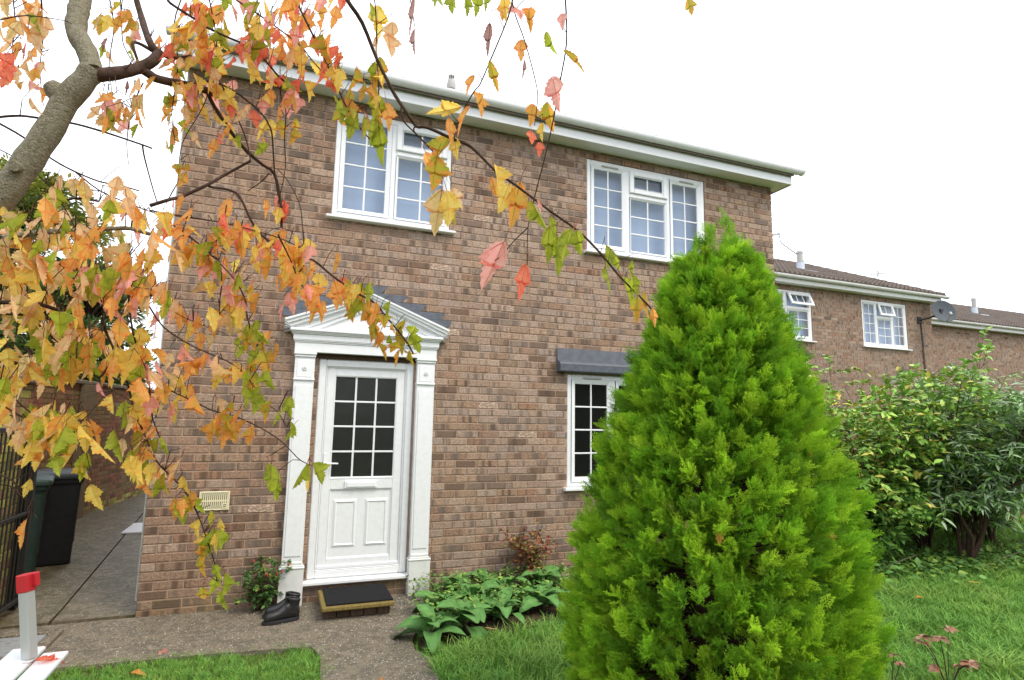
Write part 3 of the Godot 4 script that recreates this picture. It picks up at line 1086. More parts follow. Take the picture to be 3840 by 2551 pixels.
func terrace(called: String, label: String, x0: float, x1: float, z: float, lights: Array, sd: int, most: int) -> Node3D:
	var h := thing(called, label, "house")
	var holes := []
	for q in lights:
		holes.append([q[0], q[1], 3.6, 4.76])
	var w := MB.new()
	slab_with_holes(w, x0 + 0.008, x1 - 0.008, -0.2, 4.9, holes, z - 0.26, z - 0.007)
	w.box(Vector3(x0 + 0.008, -0.2, z - 8.0), Vector3(x0 + 0.25, 4.9, z - 0.262))
	w.box(Vector3(x1 - 0.25, -0.2, z - 8.0), Vector3(x1 - 0.008, 4.9, z - 0.262))
	w.box(Vector3(x0 + 0.25, -0.2, z - 8.0), Vector3(x1 - 0.25, 4.9, z - 7.8))
	for x in [[x0 + 0.008, x0 + 0.25], [x1 - 0.25, x1 - 0.008]]:
		w.xprism([Vector2(z - 0.1, 4.905), Vector2(z - 4.0, 6.6), Vector2(z - 7.9, 4.905)], x[0], x[1])
	var wall := part("wall", w, M.mortar, h)
	# bricks only on what stands clear of the garden
	brickwork(wall, x0, x1, 1.98 - 0.075 * 8, 4.879, holes, Transform3D(Basis(), Vector3(0, 0, z)), M.brick_far, sd, most, 0.0)
	var base := MB.new()
	base.box(Vector3(x0 + 0.004, -0.2, z - 0.006), Vector3(x1 - 0.004, 1.37, z - 0.001))
	part("wall_base", base, M.brick_plain, h)
	var inner := MB.new()
	inner.box(Vector3(x0 + 0.3, 2.52, z - 7.7), Vector3(x1 - 0.3, 2.8, z - 0.28))
	inner.box(Vector3(x0 + 0.3, 4.905, z - 7.7), Vector3(x1 - 0.3, 4.95, z - 0.28))
	part("floor_and_ceiling", inner, M.room_light, h)
	var rf := MB.new()
	var pitch := deg_to_rad(23.5)
	var top := 5.03 + 4.3 * tan(pitch)
	rf.xprism([Vector2(z + 0.26, 5.03), Vector2(z - 4.04, top), Vector2(z - 8.3, 5.03), Vector2(z - 8.3, 4.99), Vector2(z - 4.04, top - 0.08), Vector2(z + 0.26, 4.97)], x0 - 0.02, x1 + 0.16)
	var roof := part("roof", rf, M.roof, h)
	var tiles := []
	var n := int((x1 + 0.2 - x0) / 0.3)
	var rr := RandomNumberGenerator.new()
	rr.seed = sd
	for i in n:
		for j in 14:
			var x := x1 + 0.18 - 0.3 * (i + 1)
			tiles.append([rr.randi() % 4, Transform3D(Basis(Vector3(1, 0, 0), pitch), Vector3(x, 5.045 + j * 0.33 * sin(pitch), z + 0.3 - j * 0.33 * cos(pitch)))])
	var shapes := []
	for k in 4:
		var s := MB.new()
		var g: float = [0.8, 0.95, 1.05, 1.15][k]
		s.add(roof_tile(), Transform3D(), Color(g, g * 0.99, g * 0.97))
		shapes.append(s)
	pieces(roof, "tile", "tile_courses", shapes, tiles, M.tile, most)
	var ridge := MB.new()
	var x := x0
	while x < x1 + 0.1:
		var ring := []
		var ring2 := []
		for k in 8:
			var a := PI * k / 7.0
			ring.append(Vector3(x, top - 0.02 + 0.11 * sin(a), z - 4.04 + 0.13 * cos(a)))
			ring2.append(Vector3(x + 0.43, top - 0.03 + 0.11 * sin(a), z - 4.04 + 0.13 * cos(a)))
		ridge.loft([ring, ring2])
		x += 0.45
	part("ridge_tiles", ridge, M.roof, roof)
	eaves(h, x0, x1 + 0.1, z, 4.879, 0.2, 0.13, M.white_old)
	gutter_run(h, x0 - 0.05, x1 + 0.26, 5.02, z + 0.279, M.white_old, x0 + 0.7, 1.4)
	return h


func neighbour_houses() -> void:
	M.tile = surfaced(M.roof.albedo_texture, 1.3, 0.95, M.grain, 0.2)
	M.tile.vertex_color_use_as_albedo = true
	M.brick_plain = surfaced(mottled(61, 0.05, 4, 256, [Color8(156, 126, 110), Color8(172, 142, 124), Color8(146, 116, 102)]), 0.8, 0.95)
	var z := -4.15
	var a := terrace("terrace_house", "brick terrace house beyond the conifer with an aerial over its tiled roof", 6.76, 16.3, z, [[10.35, 12.1], [13.76, 15.35]], 71, 300)
	var f := z - 0.012
	var w := window(a, 10.35, 12.1, 3.6, 4.76, f, "terrace window with its small top light open")
	light(w, 10.41, 11.3, 3.66, 4.7, f, 4, 4, 0.045, M.pane)
	mullion(w, 11.3, 11.36, 3.66, 4.7, f)
	mullion(w, 11.36, 12.04, 4.33, 4.39, f)
	light(w, 11.36, 12.04, 3.66, 4.33, f, 2, 3, 0.045, M.pane)
	light(w, 11.35, 12.05, 4.38, 4.71, f + 0.02, 3, 1, 0.06, M.pane, true, -0.4)
	w = window(a, 13.76, 15.35, 3.6, 4.76, f, "terrace three-light window with its top light ajar")
	light(w, 13.82, 14.26, 3.66, 4.7, f, 2, 4, 0.04, M.pane)
	mullion(w, 14.26, 14.31, 3.66, 4.7, f)
	mullion(w, 14.31, 14.82, 4.33, 4.39, f)
	light(w, 14.31, 14.82, 3.66, 4.33, f, 2, 3, 0.035, M.pane)
	light(w, 14.3, 14.83, 4.38, 4.71, f + 0.02, 2, 1, 0.055, M.pane, true, -0.24)
	mullion(w, 14.82, 14.87, 3.66, 4.7, f)
	light(w, 14.87, 15.29, 3.66, 4.7, f, 2, 4, 0.04, M.pane)
	vent_stack(a, Vector3(13.1, 5.6, -5.3), 0.62)
	var b := terrace("terrace_house", "farthest brick terrace house with tiled roof behind the satellite dish", 16.32, 34.0, -6.3, [], 72, 0)
	vent_stack(b, Vector3(25.0, 5.9, -8.1), 0.7)
	# aerial with its bent mast
	var m := MB.new()
	m.tube([Vector3(14.64, 6.1, -6.55), Vector3(14.64, 6.42, -6.55), Vector3(14.5, 6.55, -6.55), Vector3(13.76, 6.84, -6.5), Vector3(13.72, 6.9, -6.5), Vector3(13.67, 7.14, -6.5)], [0.019, 0.019, 0.019, 0.017, 0.017, 0.017], 6)
	var t := thing("television_aerial", "thin television aerial on a bent mast above the terrace roof", "aerial")
	part("mast", m, M.zinc, t)
	m = MB.new()
	m.tube([Vector3(13.7, 7.1, -6.48), Vector3(13.18, 6.94, -6.3)], [0.014, 0.014], 5)
	for k in 6:
		var o := Vector3(13.68, 7.09, -6.47).lerp(Vector3(13.2, 6.95, -6.31), k / 5.0)
		m.tube([o + Vector3(0.03, 0.05 - 0.005 * k, 0.09), o - Vector3(0.03, 0.05 - 0.005 * k, 0.09)], [0.007, 0.007], 4)
	part("antenna", m, M.grey_pipe, t)
	m = MB.new()
	var t2 := thing("television_aerial", "small television aerial at the gable end of the terrace roof", "aerial")
	m.tube([Vector3(16.0, 5.75, -5.3), Vector3(16.0, 6.0, -5.3)], [0.015, 0.015], 5)
	part("mast", m, M.zinc, t2)
	m = MB.new()
	m.tube([Vector3(15.7, 5.86, -5.3), Vector3(16.75, 6.02, -5.2)], [0.011, 0.011], 5)
	for k in 7:
		var o := Vector3(15.75, 5.87, -5.3).lerp(Vector3(16.2, 5.94, -5.25), k / 6.0)
		m.tube([o + Vector3(0, 0.07, 0.05), o - Vector3(0, 0.07, 0.05)], [0.007, 0.007], 4)
	part("antenna", m, M.grey_pipe, t2)
	satellite_dish()


func vent_stack(h: Node, at: Vector3, tall: float) -> void:
	var m := MB.new()
	var rings := []
	for q in [[0.0, 0.11], [tall * 0.45, 0.1], [tall * 0.47, 0.075], [tall * 0.85, 0.075], [tall * 0.86, 0.085], [tall * 0.93, 0.085], [tall * 0.98, 0.06], [tall, 0.05]]:
		var ring := []
		for k in 12:
			ring.append(at + Vector3(q[1] * cos(TAU * k / 12), q[0], q[1] * sin(TAU * k / 12)))
		rings.append(ring)
	m.loft(rings.slice(2))
	part("vent_pipe", m, M.grey_pipe, h)
	m = MB.new()
	m.loft(rings.slice(0, 2))
	m.box(at + Vector3(-0.22, -0.05, -0.2), at + Vector3(0.22, -0.01, 0.35))
	part("pipe_collar", m, M.zinc, h)


func satellite_dish() -> void:
	var t := thing("satellite_dish", "dark grey satellite dish on a bracket at the terrace house corner", "satellite dish")
	var o := Vector3(16.12, 4.57, -3.74)
	var d := Vector3(-0.42, 0.3, 0.86).normalized()
	var u := d.cross(Vector3.UP).normalized()
	var w := u.cross(d)
	var m := MB.new()
	var rings := []
	for k in 8:
		var r := 0.31 * k / 7.0
		var ring := []
		for i in 28:
			var a := TAU * i / 28
			ring.append(o + (u * cos(a) * 0.92 + w * sin(a)) * maxf(r, 0.001) + d * (r * r * 0.55))
		rings.append(ring)
	var back := []
	for k in range(7, -1, -1):
		var ring := []
		for p in rings[k]:
			ring.append(p - d * 0.012)
		back.append(ring)
	m.loft(rings + back, false, false)
	part("reflector", m, M.dish, t)
	m = MB.new()
	var lnb := o + d * 0.4 - w * 0.26 + u * 0.1
	m.tube([o - w * 0.29 + d * 0.05, lnb], [0.012, 0.012], 6)
	m.tube([lnb - w * 0.03, lnb + w * 0.05 - d * 0.02], [0.03, 0.026], 8)
	part("feed_arm", m, M.grey_pipe, t)
	m = MB.new()
	m.tube([Vector3(15.82, 4.39, -4.12), Vector3(15.95, 4.44, -3.95), o - d * 0.02], [0.022, 0.022, 0.022], 6)
	m.cbox(Vector3(15.74, 4.3, -4.145), Vector3(15.9, 4.48, -4.12), 0.006)
	m.cbox(o - Vector3(0.07, 0.08, 0.07), o + Vector3(0.05, 0.08, 0.0), 0.01)
	part("bracket", m, M.rubber, t)
	m = MB.new()
	m.tube([Vector3(15.86, 4.32, -4.13), Vector3(15.9, 3.6, -4.135), Vector3(15.92, 2.2, -4.135)], [0.007, 0.007, 0.007], 5)
	m.tube([Vector3(15.84, 4.32, -4.13), Vector3(15.86, 3.6, -4.135), Vector3(15.88, 2.2, -4.135)], [0.007, 0.007, 0.007], 5)
	part("cable", m, M.rubber, t)


# ---------------------------------------------------------------- left side
func garden_wall_and_gate() -> void:
	var t := thing("garden_wall", "old red brick garden wall with mossy foot and coping beside the side path", "wall")
	# runs along the side path from near the gate to the back
	var a := Vector3(-3.05, 0, 0.9)
	var b := Vector3(-1.82, 0, -9.2)
	var d := (b - a).normalized()
	var nrm := d.cross(Vector3.UP)
	if nrm.x < 0.0:
		nrm = -nrm
	# local x runs from the near end to the far one, so that z points at the path
	var x := Transform3D(Basis(d, Vector3.UP, nrm), a)
	var long := (b - a).length()
	var w := MB.new()
	var s := MB.new()
	s.box(Vector3(0, -0.2, -0.22), Vector3(long, 2.1, -0.007))
	w.add(s, x)
	var wall := part("wall", w, M.mortar_old, t)
	brickwork(wall, 0.0, long, -0.02, 2.1, [], x, M.brick_old, 81, 300, 0.003, range(112, 128), 4.6)
	w = MB.new()
	var k := 0.0
	while k < long - 0.1:
		s = MB.new()
		s.cbox(Vector3(k, 2.105, -0.27), Vector3(minf(k + 0.59, long), 2.17, 0.05), 0.012)
		w.add(s, x)
		k += 0.6
	part("coping", w, M.concrete, t)
	w = MB.new()
	s = MB.new()
	s.cbox(Vector3(6.2, -0.1, 0.004), Vector3(6.6, 2.1, 0.09), 0.006)
	w.add(s, x)
	part("pier", w, M.mortar_old, t)
	var pr := []
	# short mossy wall right behind the gate
	var gw := thing("boundary_wall", "yellow green mossy brick wall close behind the iron gate", "wall")
	var gm := MB.new()
	gm.box(Vector3(-1.6, -0.2, -0.615), Vector3(-1.407, 1.9, 2.6))
	var gwall := part("wall", gm, M.mortar_old, gw)
	brickwork(gwall, 0.0, 3.2, -0.02, 1.9, [], Transform3D(Basis(Vector3(0, 0, -1), Vector3.UP, Vector3(1, 0, 0)), Vector3(-1.4, 0, 2.6)), M.brick_old, 83, 300, 0.003, range(112, 128), 2.95)
	gm = MB.new()
	for i in 6:
		gm.cbox(Vector3(-1.66, 1.905, -0.66 + i * 0.55), Vector3(-1.35, 1.965, -0.12 + i * 0.55), 0.012)
	part("coping", gm, M.concrete, gw)
	# iron gate standing open along the path
	var g := thing("iron_gate", "black iron gate with upright bars standing open at the left edge", "gate")
	var f := MB.new()
	var gx := -1.285
	f.cbox(Vector3(gx - 0.02, 0.06, -0.47), Vector3(gx + 0.02, 1.56, -0.42), 0.004)
	f.cbox(Vector3(gx - 0.02, 0.06, 0.52), Vector3(gx + 0.02, 1.56, 0.57), 0.004)
	f.cbox(Vector3(gx - 0.017, 0.09, -0.42), Vector3(gx + 0.017, 0.13, 0.52), 0.004)
	f.cbox(Vector3(gx - 0.017, 1.5, -0.42), Vector3(gx + 0.017, 1.54, 0.52), 0.004)
	f.cbox(Vector3(gx - 0.017, 0.8, -0.42), Vector3(gx + 0.017, 0.83, 0.52), 0.004)
	part("frame", f, M.black, g)
	for i in 11:
		var br := MB.new()
		var zz := -0.35 + i * 0.079
		br.tube([Vector3(gx, 0.125, zz), Vector3(gx, 1.505, zz)], [0.0065, 0.0065], 6)
		part("bar", br, M.black, g)
	var post := MB.new()
	post.cbox(Vector3(gx - 0.1, -0.03, -0.58), Vector3(gx - 0.03, 1.62, -0.51), 0.006)
	part("post", post, M.black, g)
	wheelie_bin("black wheelie bin by the garden wall behind the green bin", Vector3(-1.66, 0.006, -2.28), deg_to_rad(14), M.black_plastic)
	wheelie_bin("dark green wheelie bin between the iron gate and the black bin", Vector3(-1.78, 0.006, -1.6), deg_to_rad(14), M.green_plastic)
	# white step at the side door
	var st := MB.new()
	st.cbox(Vector3(-1.27, 0.01, -4.62), Vector3(-0.36, 0.04, -3.86), 0.008)
	one("side_door_step", st, M.white, "white step on the side path at the house corner", "step")
	# drain cover in its concrete frame
	var dc := thing("drain_cover", "grey drain cover in a concrete frame beside the iron gate", "drain cover")
	var fr := MB.new()
	for q in [[-1.62, -0.77, 0.2, 0.27], [-1.62, -0.77, 0.72, 0.79], [-1.62, -1.55, 0.27, 0.72], [-0.84, -0.77, 0.27, 0.72]]:
		fr.cbox(Vector3(q[0], -0.05, q[2]), Vector3(q[1], 0.035, q[3]), 0.008)
	part("frame", fr, M.concrete, dc)
	var lid := MB.new()
	lid.cbox(Vector3(-1.535, -0.03, 0.285), Vector3(-0.855, 0.022, 0.705), 0.006)
	for i in 3:
		lid.cbox(Vector3(-1.5, 0.02, 0.36 + i * 0.12), Vector3(-0.9, 0.027, 0.372 + i * 0.12), 0.002)
	part("lid", lid, M.grey_iron, dc)


func rounded(w: float, d: float, r: float, y: float, at := Vector3.ZERO) -> Array:
	var ring := []
	for q in [[1, 1, 0.0], [-1, 1, 0.5], [-1, -1, 1.0], [1, -1, 1.5]]:
		for k in 5:
			var a: float = PI * (q[2] + 0.5 * k / 4.0)
			ring.append(at + Vector3(q[0] * (w - r) + r * cos(a), y, q[1] * (d - r) + r * sin(a)))
	return ring


func wheelie_bin(label: String, at: Vector3, turn: float, mat: Material) -> void:
	# front faces +x, wheels at the back (-x)
	var t := thing("wheelie_bin", label, "bin", at, turn, "wheelie bins by the garden wall")
	var m := MB.new()
	m.loft([rounded(0.19, 0.17, 0.04, 0.015, Vector3(0.05, 0, 0)), rounded(0.2, 0.185, 0.045, 0.06, Vector3(0.04, 0, 0)), rounded(0.235, 0.215, 0.05, 0.5, Vector3(0.02, 0, 0)), rounded(0.262, 0.238, 0.05, 0.84), rounded(0.27, 0.245, 0.05, 0.88), rounded(0.285, 0.262, 0.05, 0.885), rounded(0.285, 0.262, 0.05, 0.93)], true, true)
	m.cbox(Vector3(0.222, 0.22, -0.13), Vector3(0.252, 0.62, 0.13), 0.02)
	part("body", m, mat, t)
	m = MB.new()
	m.loft([rounded(0.305, 0.28, 0.05, 0.932), rounded(0.308, 0.283, 0.05, 0.965), rounded(0.29, 0.265, 0.06, 0.985), rounded(0.2, 0.18, 0.08, 1.015), rounded(0.06, 0.05, 0.03, 1.022)])
	part("lid", m, mat, t)
	m = MB.new()
	m.tube([Vector3(-0.34, 0.95, -0.2), Vector3(-0.36, 0.96, 0.0), Vector3(-0.34, 0.95, 0.2)], [0.016, 0.016, 0.016], 8)
	m.tube([Vector3(-0.27, 0.93, -0.18), Vector3(-0.345, 0.95, -0.18)], [0.014, 0.014], 6)
	m.tube([Vector3(-0.27, 0.93, 0.18), Vector3(-0.345, 0.95, 0.18)], [0.014, 0.014], 6)
	part("handle", m, mat, t)
	for s in [-1.0, 1.0]:
		m = MB.new()
		var ps := []
		m.tube([Vector3(-0.17, 0.1, s * 0.2), Vector3(-0.17, 0.1, s * 0.245)], [0.1, 0.1], 18)
		part("wheel", m, M.rubber, t)
	# painted house number with a line under it
	var tm := TextMesh.new()
	tm.text = "8"
	tm.font_size = 64
	tm.pixel_size = 0.0016
	tm.depth = 0.002
	var sf := SystemFont.new()
	sf.font_names = PackedStringArray(["Droid Sans"])
	tm.font = sf
	var o := MeshInstance3D.new()
	o.name = "number"
	o.mesh = tm
	o.material_override = M.white_old
	t.add_child(o, true)
	o.transform = Transform3D(Basis(Vector3(0, 1, 0), PI / 2).rotated(Vector3(0, 0, 1), -0.075), Vector3(0.254, 0.73, 0.03))
	m = MB.new()
	m.box(Vector3(0.0, 0.0, -0.05), Vector3(0.004, 0.008, 0.05))
	var l := part("line", m, M.white_old, t)
	l.transform = Transform3D(Basis(Vector3(0, 0, 1), -0.075), Vector3(0.249, 0.655, 0.03))


func hedge_behind() -> void:
	# unseen hedge added behind the camera; keeps bright sky out of lower panes
	var t := thing("added_hedge", "unseen dark hedge added behind the camera for the lower panes to mirror", "hedge", Vector3(3, 0, 11.5))
	var m := MB.new()
	var r := RandomNumberGenerator.new()
	r.seed = 91
	m.cbox(Vector3(-14, -0.1, 0.3), Vector3(14, 3.3, 1.3), 0.1)
	part("branches", m, flat(lin(0.02, 0.025, 0.012), 0.9), t)
	var xs := []
	var cs := []
	var lm := leaf_blade(0.05, 0.028).mesh(M.green)
	for i in 14000:
		var p := Vector3(r.randf_range(-14, 14), r.randf_range(0, 3.4), r.randf_range(0.1, 0.35))
		if r.randf() < 0.2:
			p = Vector3(r.randf_range(-14, 14), r.randf_range(3.3, 3.45), r.randf_range(0.2, 1.3))
		xs.append(Transform3D(Basis.from_euler(Vector3(r.randf() * TAU, r.randf() * TAU, r.randf() * TAU)).scaled(Vector3.ONE * r.randf_range(1.5, 2.6)), p))
		var g := r.randf_range(0.7, 1.2)
		cs.append(Color(0.03 * g, 0.06 * g, 0.018 * g))
	swarm("foliage", lm, xs, cs, t)


# ---------------------------------------------------------------- small things near the door and path
func small_things() -> void:
	# doorstep of bricks with a stone tread
	var t := thing("door_step", "low brick doorstep with a mossy stone tread under the front door", "step")
	var shapes := []
	var places := []
	for k in 8:
		shapes.append(brick_shape(0.1, 0.065, 0.1, 40 + k, 0.004))
	for k in 5:
		shapes.append(brick_shape(0.106, 0.075, 0.25, 60 + k, 0.004))
		places.append([8 + k, Transform3D(Basis(), Vector3(1.095 + k * 0.112, 0.002, 0.535))])
	pieces(t, "brick", "bricks", shapes, places, M.brick_step, 300)
	var m := MB.new()
	m.box(Vector3(1.1, 0.002, 0.06), Vector3(1.645, 0.074, 0.28))
	part("core", m, M.mortar_old, t)
	m = MB.new()
	m.cbox(Vector3(1.075, 0.079, 0.075), Vector3(1.672, 0.116, 0.615), 0.008)
	part("tread", m, M.step_stone, t)
	m = MB.new()
	m.cbox(Vector3(1.115, 0.1185, 0.085), Vector3(1.665, 0.131, 0.585), 0.004)
	one("door_mat", m, M.mat_pile, "black bristle door mat lying on the doorstep", "mat")
	work_boot(Vector3(0.9, 0.002, 0.47), deg_to_rad(12), "black leather work boot nearer the camera beside the left pilaster")
	work_boot(Vector3(0.905, 0.002, 0.335), deg_to_rad(3), "black leather work boot behind the other, against the left pilaster")
	stand()
	# stones and grit on the path
	var r := RandomNumberGenerator.new()
	r.seed = 5
	var p := MB.new()
	p.loft([rounded(0.3, 0.25, 0.2, -0.3), rounded(0.5, 0.42, 0.3, 0.0), rounded(0.3, 0.24, 0.2, 0.32)])
	var xs := []
	var cs := []
	for i in 1500:
		var q := Vector3(r.randf_range(-0.5, 2.1), 0.002, r.randf_range(0.04, 1.0))
		if r.randf() < 0.6:
			q = Vector3(1.9 + r.randfn(0, 0.28), 0.002, 0.35 + r.randfn(0, 0.2))
		if r.randf() < 0.25:
			q = Vector3(r.randf_range(1.05, 1.7), 0.002, r.randf_range(0.7, 2.4))
		if q.z < 0.03 or (q.x > 1.05 and q.x < 1.68 and q.z < 0.64):
			continue
		xs.append(Transform3D(Basis.from_euler(Vector3(r.randf(), r.randf() * TAU, 0)).scaled(Vector3.ONE * r.randf_range(0.004, 0.013)), q))
		var g := r.randf_range(0.12, 0.55)
		cs.append(Color(g, g * 0.93, g * 0.85))
	var o := swarm("grit", p.mesh(tinted(0.9, 0.2)), xs, cs, self)
	o.name = numbered("grit")
	tag(o, "pale grit and small stones strewn on the path by the doorstep", "grit")


func work_boot(at: Vector3, turn: float, label: String) -> void:
	# toe towards -x, heel near the origin
	var t := thing("work_boot", label, "boot", at, turn, "work boots by the door")
	t.scale = Vector3.ONE * 0.9
	var m := MB.new()
	# foot: rings from toe to heel
	var rings := []
	for q in [[-0.292, 0.045, 0.022, 0.012], [-0.285, 0.048, 0.036, 0.03], [-0.262, 0.056, 0.045, 0.042], [-0.22, 0.062, 0.05, 0.046], [-0.175, 0.07, 0.049, 0.05], [-0.13, 0.088, 0.045, 0.064], [-0.09, 0.1, 0.041, 0.076], [-0.04, 0.1, 0.039, 0.076], [-0.005, 0.09, 0.036, 0.066], [0.008, 0.075, 0.026, 0.05]]:
		var ring := []
		for k in 16:
			var a := TAU * k / 16
			var y: float = maxf(0.024, float(q[1]) + float(q[3]) * sin(a))
			ring.append(Vector3(q[0], y, float(q[2]) * cos(a)))
		rings.append(ring)
	m.loft(rings)
	# shaft with a padded collar
	rings = []
	for q in [[0.07, -0.055, 0.066, 0.041], [0.11, -0.052, 0.058, 0.04], [0.15, -0.047, 0.055, 0.041], [0.172, -0.045, 0.057, 0.043], [0.178, -0.045, 0.06, 0.047], [0.19, -0.045, 0.062, 0.049], [0.2, -0.045, 0.059, 0.046], [0.203, -0.045, 0.052, 0.039], [0.195, -0.045, 0.048, 0.035], [0.12, -0.05, 0.046, 0.032]]:
		var ring := []
		for k in 18:
			var a := TAU * k / 18
			ring.append(Vector3(float(q[1]) + float(q[2]) * cos(a), float(q[0]) + 0.012 * cos(a) * -1.0, float(q[3]) * sin(a)))
		rings.append(ring)
	m.loft(rings, false, true)
	part("upper", m, M.leather, t)
	m = MB.new()
	rings = []
	for q in [[0.0, 0.97], [0.012, 1.0], [0.026, 1.02], [0.032, 0.98]]:
		var ring := []
		for k in 24:
			var a := TAU * k / 24
			var x := -0.145 + 0.162 * cos(a)
			var wz := (0.047 if x < -0.13 else 0.04) * sin(a) * (1.0 - 0.12 * exp(-pow((x + 0.12) / 0.05, 2.0)))
			ring.append(Vector3(-0.145 + (x + 0.145) * q[1], q[0], wz * q[1] * 1.06))
		rings.append(ring)
	m.loft(rings)
	part("sole", m, M.rubber, t)
	m = MB.new()
	for k in 5:
		var c := Vector3(-0.155 + k * 0.016, 0.118 + k * 0.016, 0)
		m.tube([c + Vector3(0.012, -0.006, -0.03), c + Vector3(-0.004, 0.006, 0), c + Vector3(0.012, -0.006, 0.03)], [0.0028, 0.0028, 0.0028], 5)
	m.tube([Vector3(-0.09, 0.185, 0.0), Vector3(-0.115, 0.18, 0.02), Vector3(-0.12, 0.15, 0.035), Vector3(-0.105, 0.125, 0.046)], [0.0026, 0.0026, 0.0026, 0.0026], 5)
	part("lace", m, M.rubber, t)
	m = MB.new()
	m.cbox(Vector3(-0.118, 0.15, -0.022), Vector3(-0.103, 0.215, 0.022), 0.005)
	part("tongue", m, M.leather, t)


func stand() -> void:
	# a white two-rail stand close to the camera with an upright post under a red cap
	var t := thing("metal_stand", "white metal stand with a red capped upright post at bottom left", "stand")
	var x := Transform3D(Basis(Vector3(0, 1, 0), deg_to_rad(-28)), Vector3(-0.165, 0.0, 3.0))
	var up := Transform3D(Basis(Vector3(-0.36, 0, 0.93).normalized(), deg_to_rad(10)), Vector3(0, 0.742, 0))
	up = Transform3D(Basis(), x.origin) * up * Transform3D(x.basis, Vector3(0, -0.742, 0))
	var m := MB.new()
	var s := MB.new()
	s.cbox(Vector3(-0.019, 0.742, -0.019), Vector3(0.019, 1.0, 0.019), 0.003)
	m.add(s, up)
	part("post", m, M.aluminium, t)
	m = MB.new()
	s = MB.new()
	s.cbox(Vector3(-0.023, 0.985, -0.023), Vector3(0.023, 1.052, 0.023), 0.004)
	s.cbox(Vector3(0.019, 1.0, -0.023), Vector3(0.04, 1.052, -0.003), 0.004)
	m.add(s, up)
	part("cap", m, M.red_plastic, t)
	for q in [[-0.262, -0.152, 2.87, 0.742], [-0.144, -0.058, 2.935, 0.736]]:
		m = MB.new()
		m.cbox(Vector3(q[0], q[3] - 0.016, q[2]), Vector3(q[1], q[3], q[2] + 0.75), 0.004)
		part("rail", m, M.white, t)
		m = MB.new()
		m.cbox(Vector3(q[0] + 0.002, q[3] - 0.018, q[2] - 0.009), Vector3(q[1] - 0.002, q[3] - 0.003, q[2] + 0.001), 0.002)
		part("end_cap", m, M.red_plastic, t)
	m = MB.new()
	m.cbox(Vector3(-0.26, 0.69, 3.2), Vector3(-0.06, 0.719, 3.24), 0.004)
	part("cross_bar", m, M.aluminium, t)
	for q in [[-0.24, 3.22], [-0.08, 3.22], [-0.24, 3.55], [-0.08, 3.55]]:
		m = MB.new()
		m.cbox(Vector3(q[0] - 0.014, -0.03, q[1] - 0.014), Vector3(q[0] + 0.014, 0.722, q[1] + 0.014), 0.003)
		part("leg", m, M.aluminium, t)


# ---------------------------------------------------------------- plants
# a leaf along +y with its face to +z, folded and bent a little
func leaf_blade(l: float, w: float, bend := 0.25, fold := 0.25, seg := 3, teeth := 0.0) -> MB:
	var m := MB.new()
	var prev := []
	for i in seg + 1:
		var t := float(i) / seg
		var half := w * 0.5 * sin(PI * pow(t, 0.75)) + (0.0 if i < seg else 0.0)
		if i == 0:
			half = w * 0.06
		if i == seg:
			half = w * 0.02
		var y := l * (sin(bend * t) / bend if bend > 0.001 else t)
		var z := -l * ((1.0 - cos(bend * t)) / bend if bend > 0.001 else 0.0)
		var row := [Vector3(-half, y, z + half * fold), Vector3(0, y, z), Vector3(half, y, z + half * fold)]
		if i > 0:
			for k in 2:
				m.poly([prev[k], prev[k + 1], row[k + 1], row[k]], Vector3(0, 0, 1))
		prev = row
	return m


func pick(r: RandomNumberGenerator, cols: Array, spread := 0.2) -> Color:
	var q: Color = cols[r.randi() % cols.size()]
	var g := r.randf_range(1.0 - spread, 1.0 + spread)
	return Color(q.r * g, q.g * g, q.b * g)


func toward(d: Vector3, r: RandomNumberGenerator) -> Basis:
	# +y along d, turned about it at random with the face kept up
	var y := d.normalized()
	var z := (Vector3(r.randf_range(-0.6, 0.6), 1.0, r.randf_range(-0.6, 0.6)) - y * y.dot(Vector3.UP)).normalized()
	var x := y.cross(z).normalized()
	return Basis(x, y, x.cross(y))


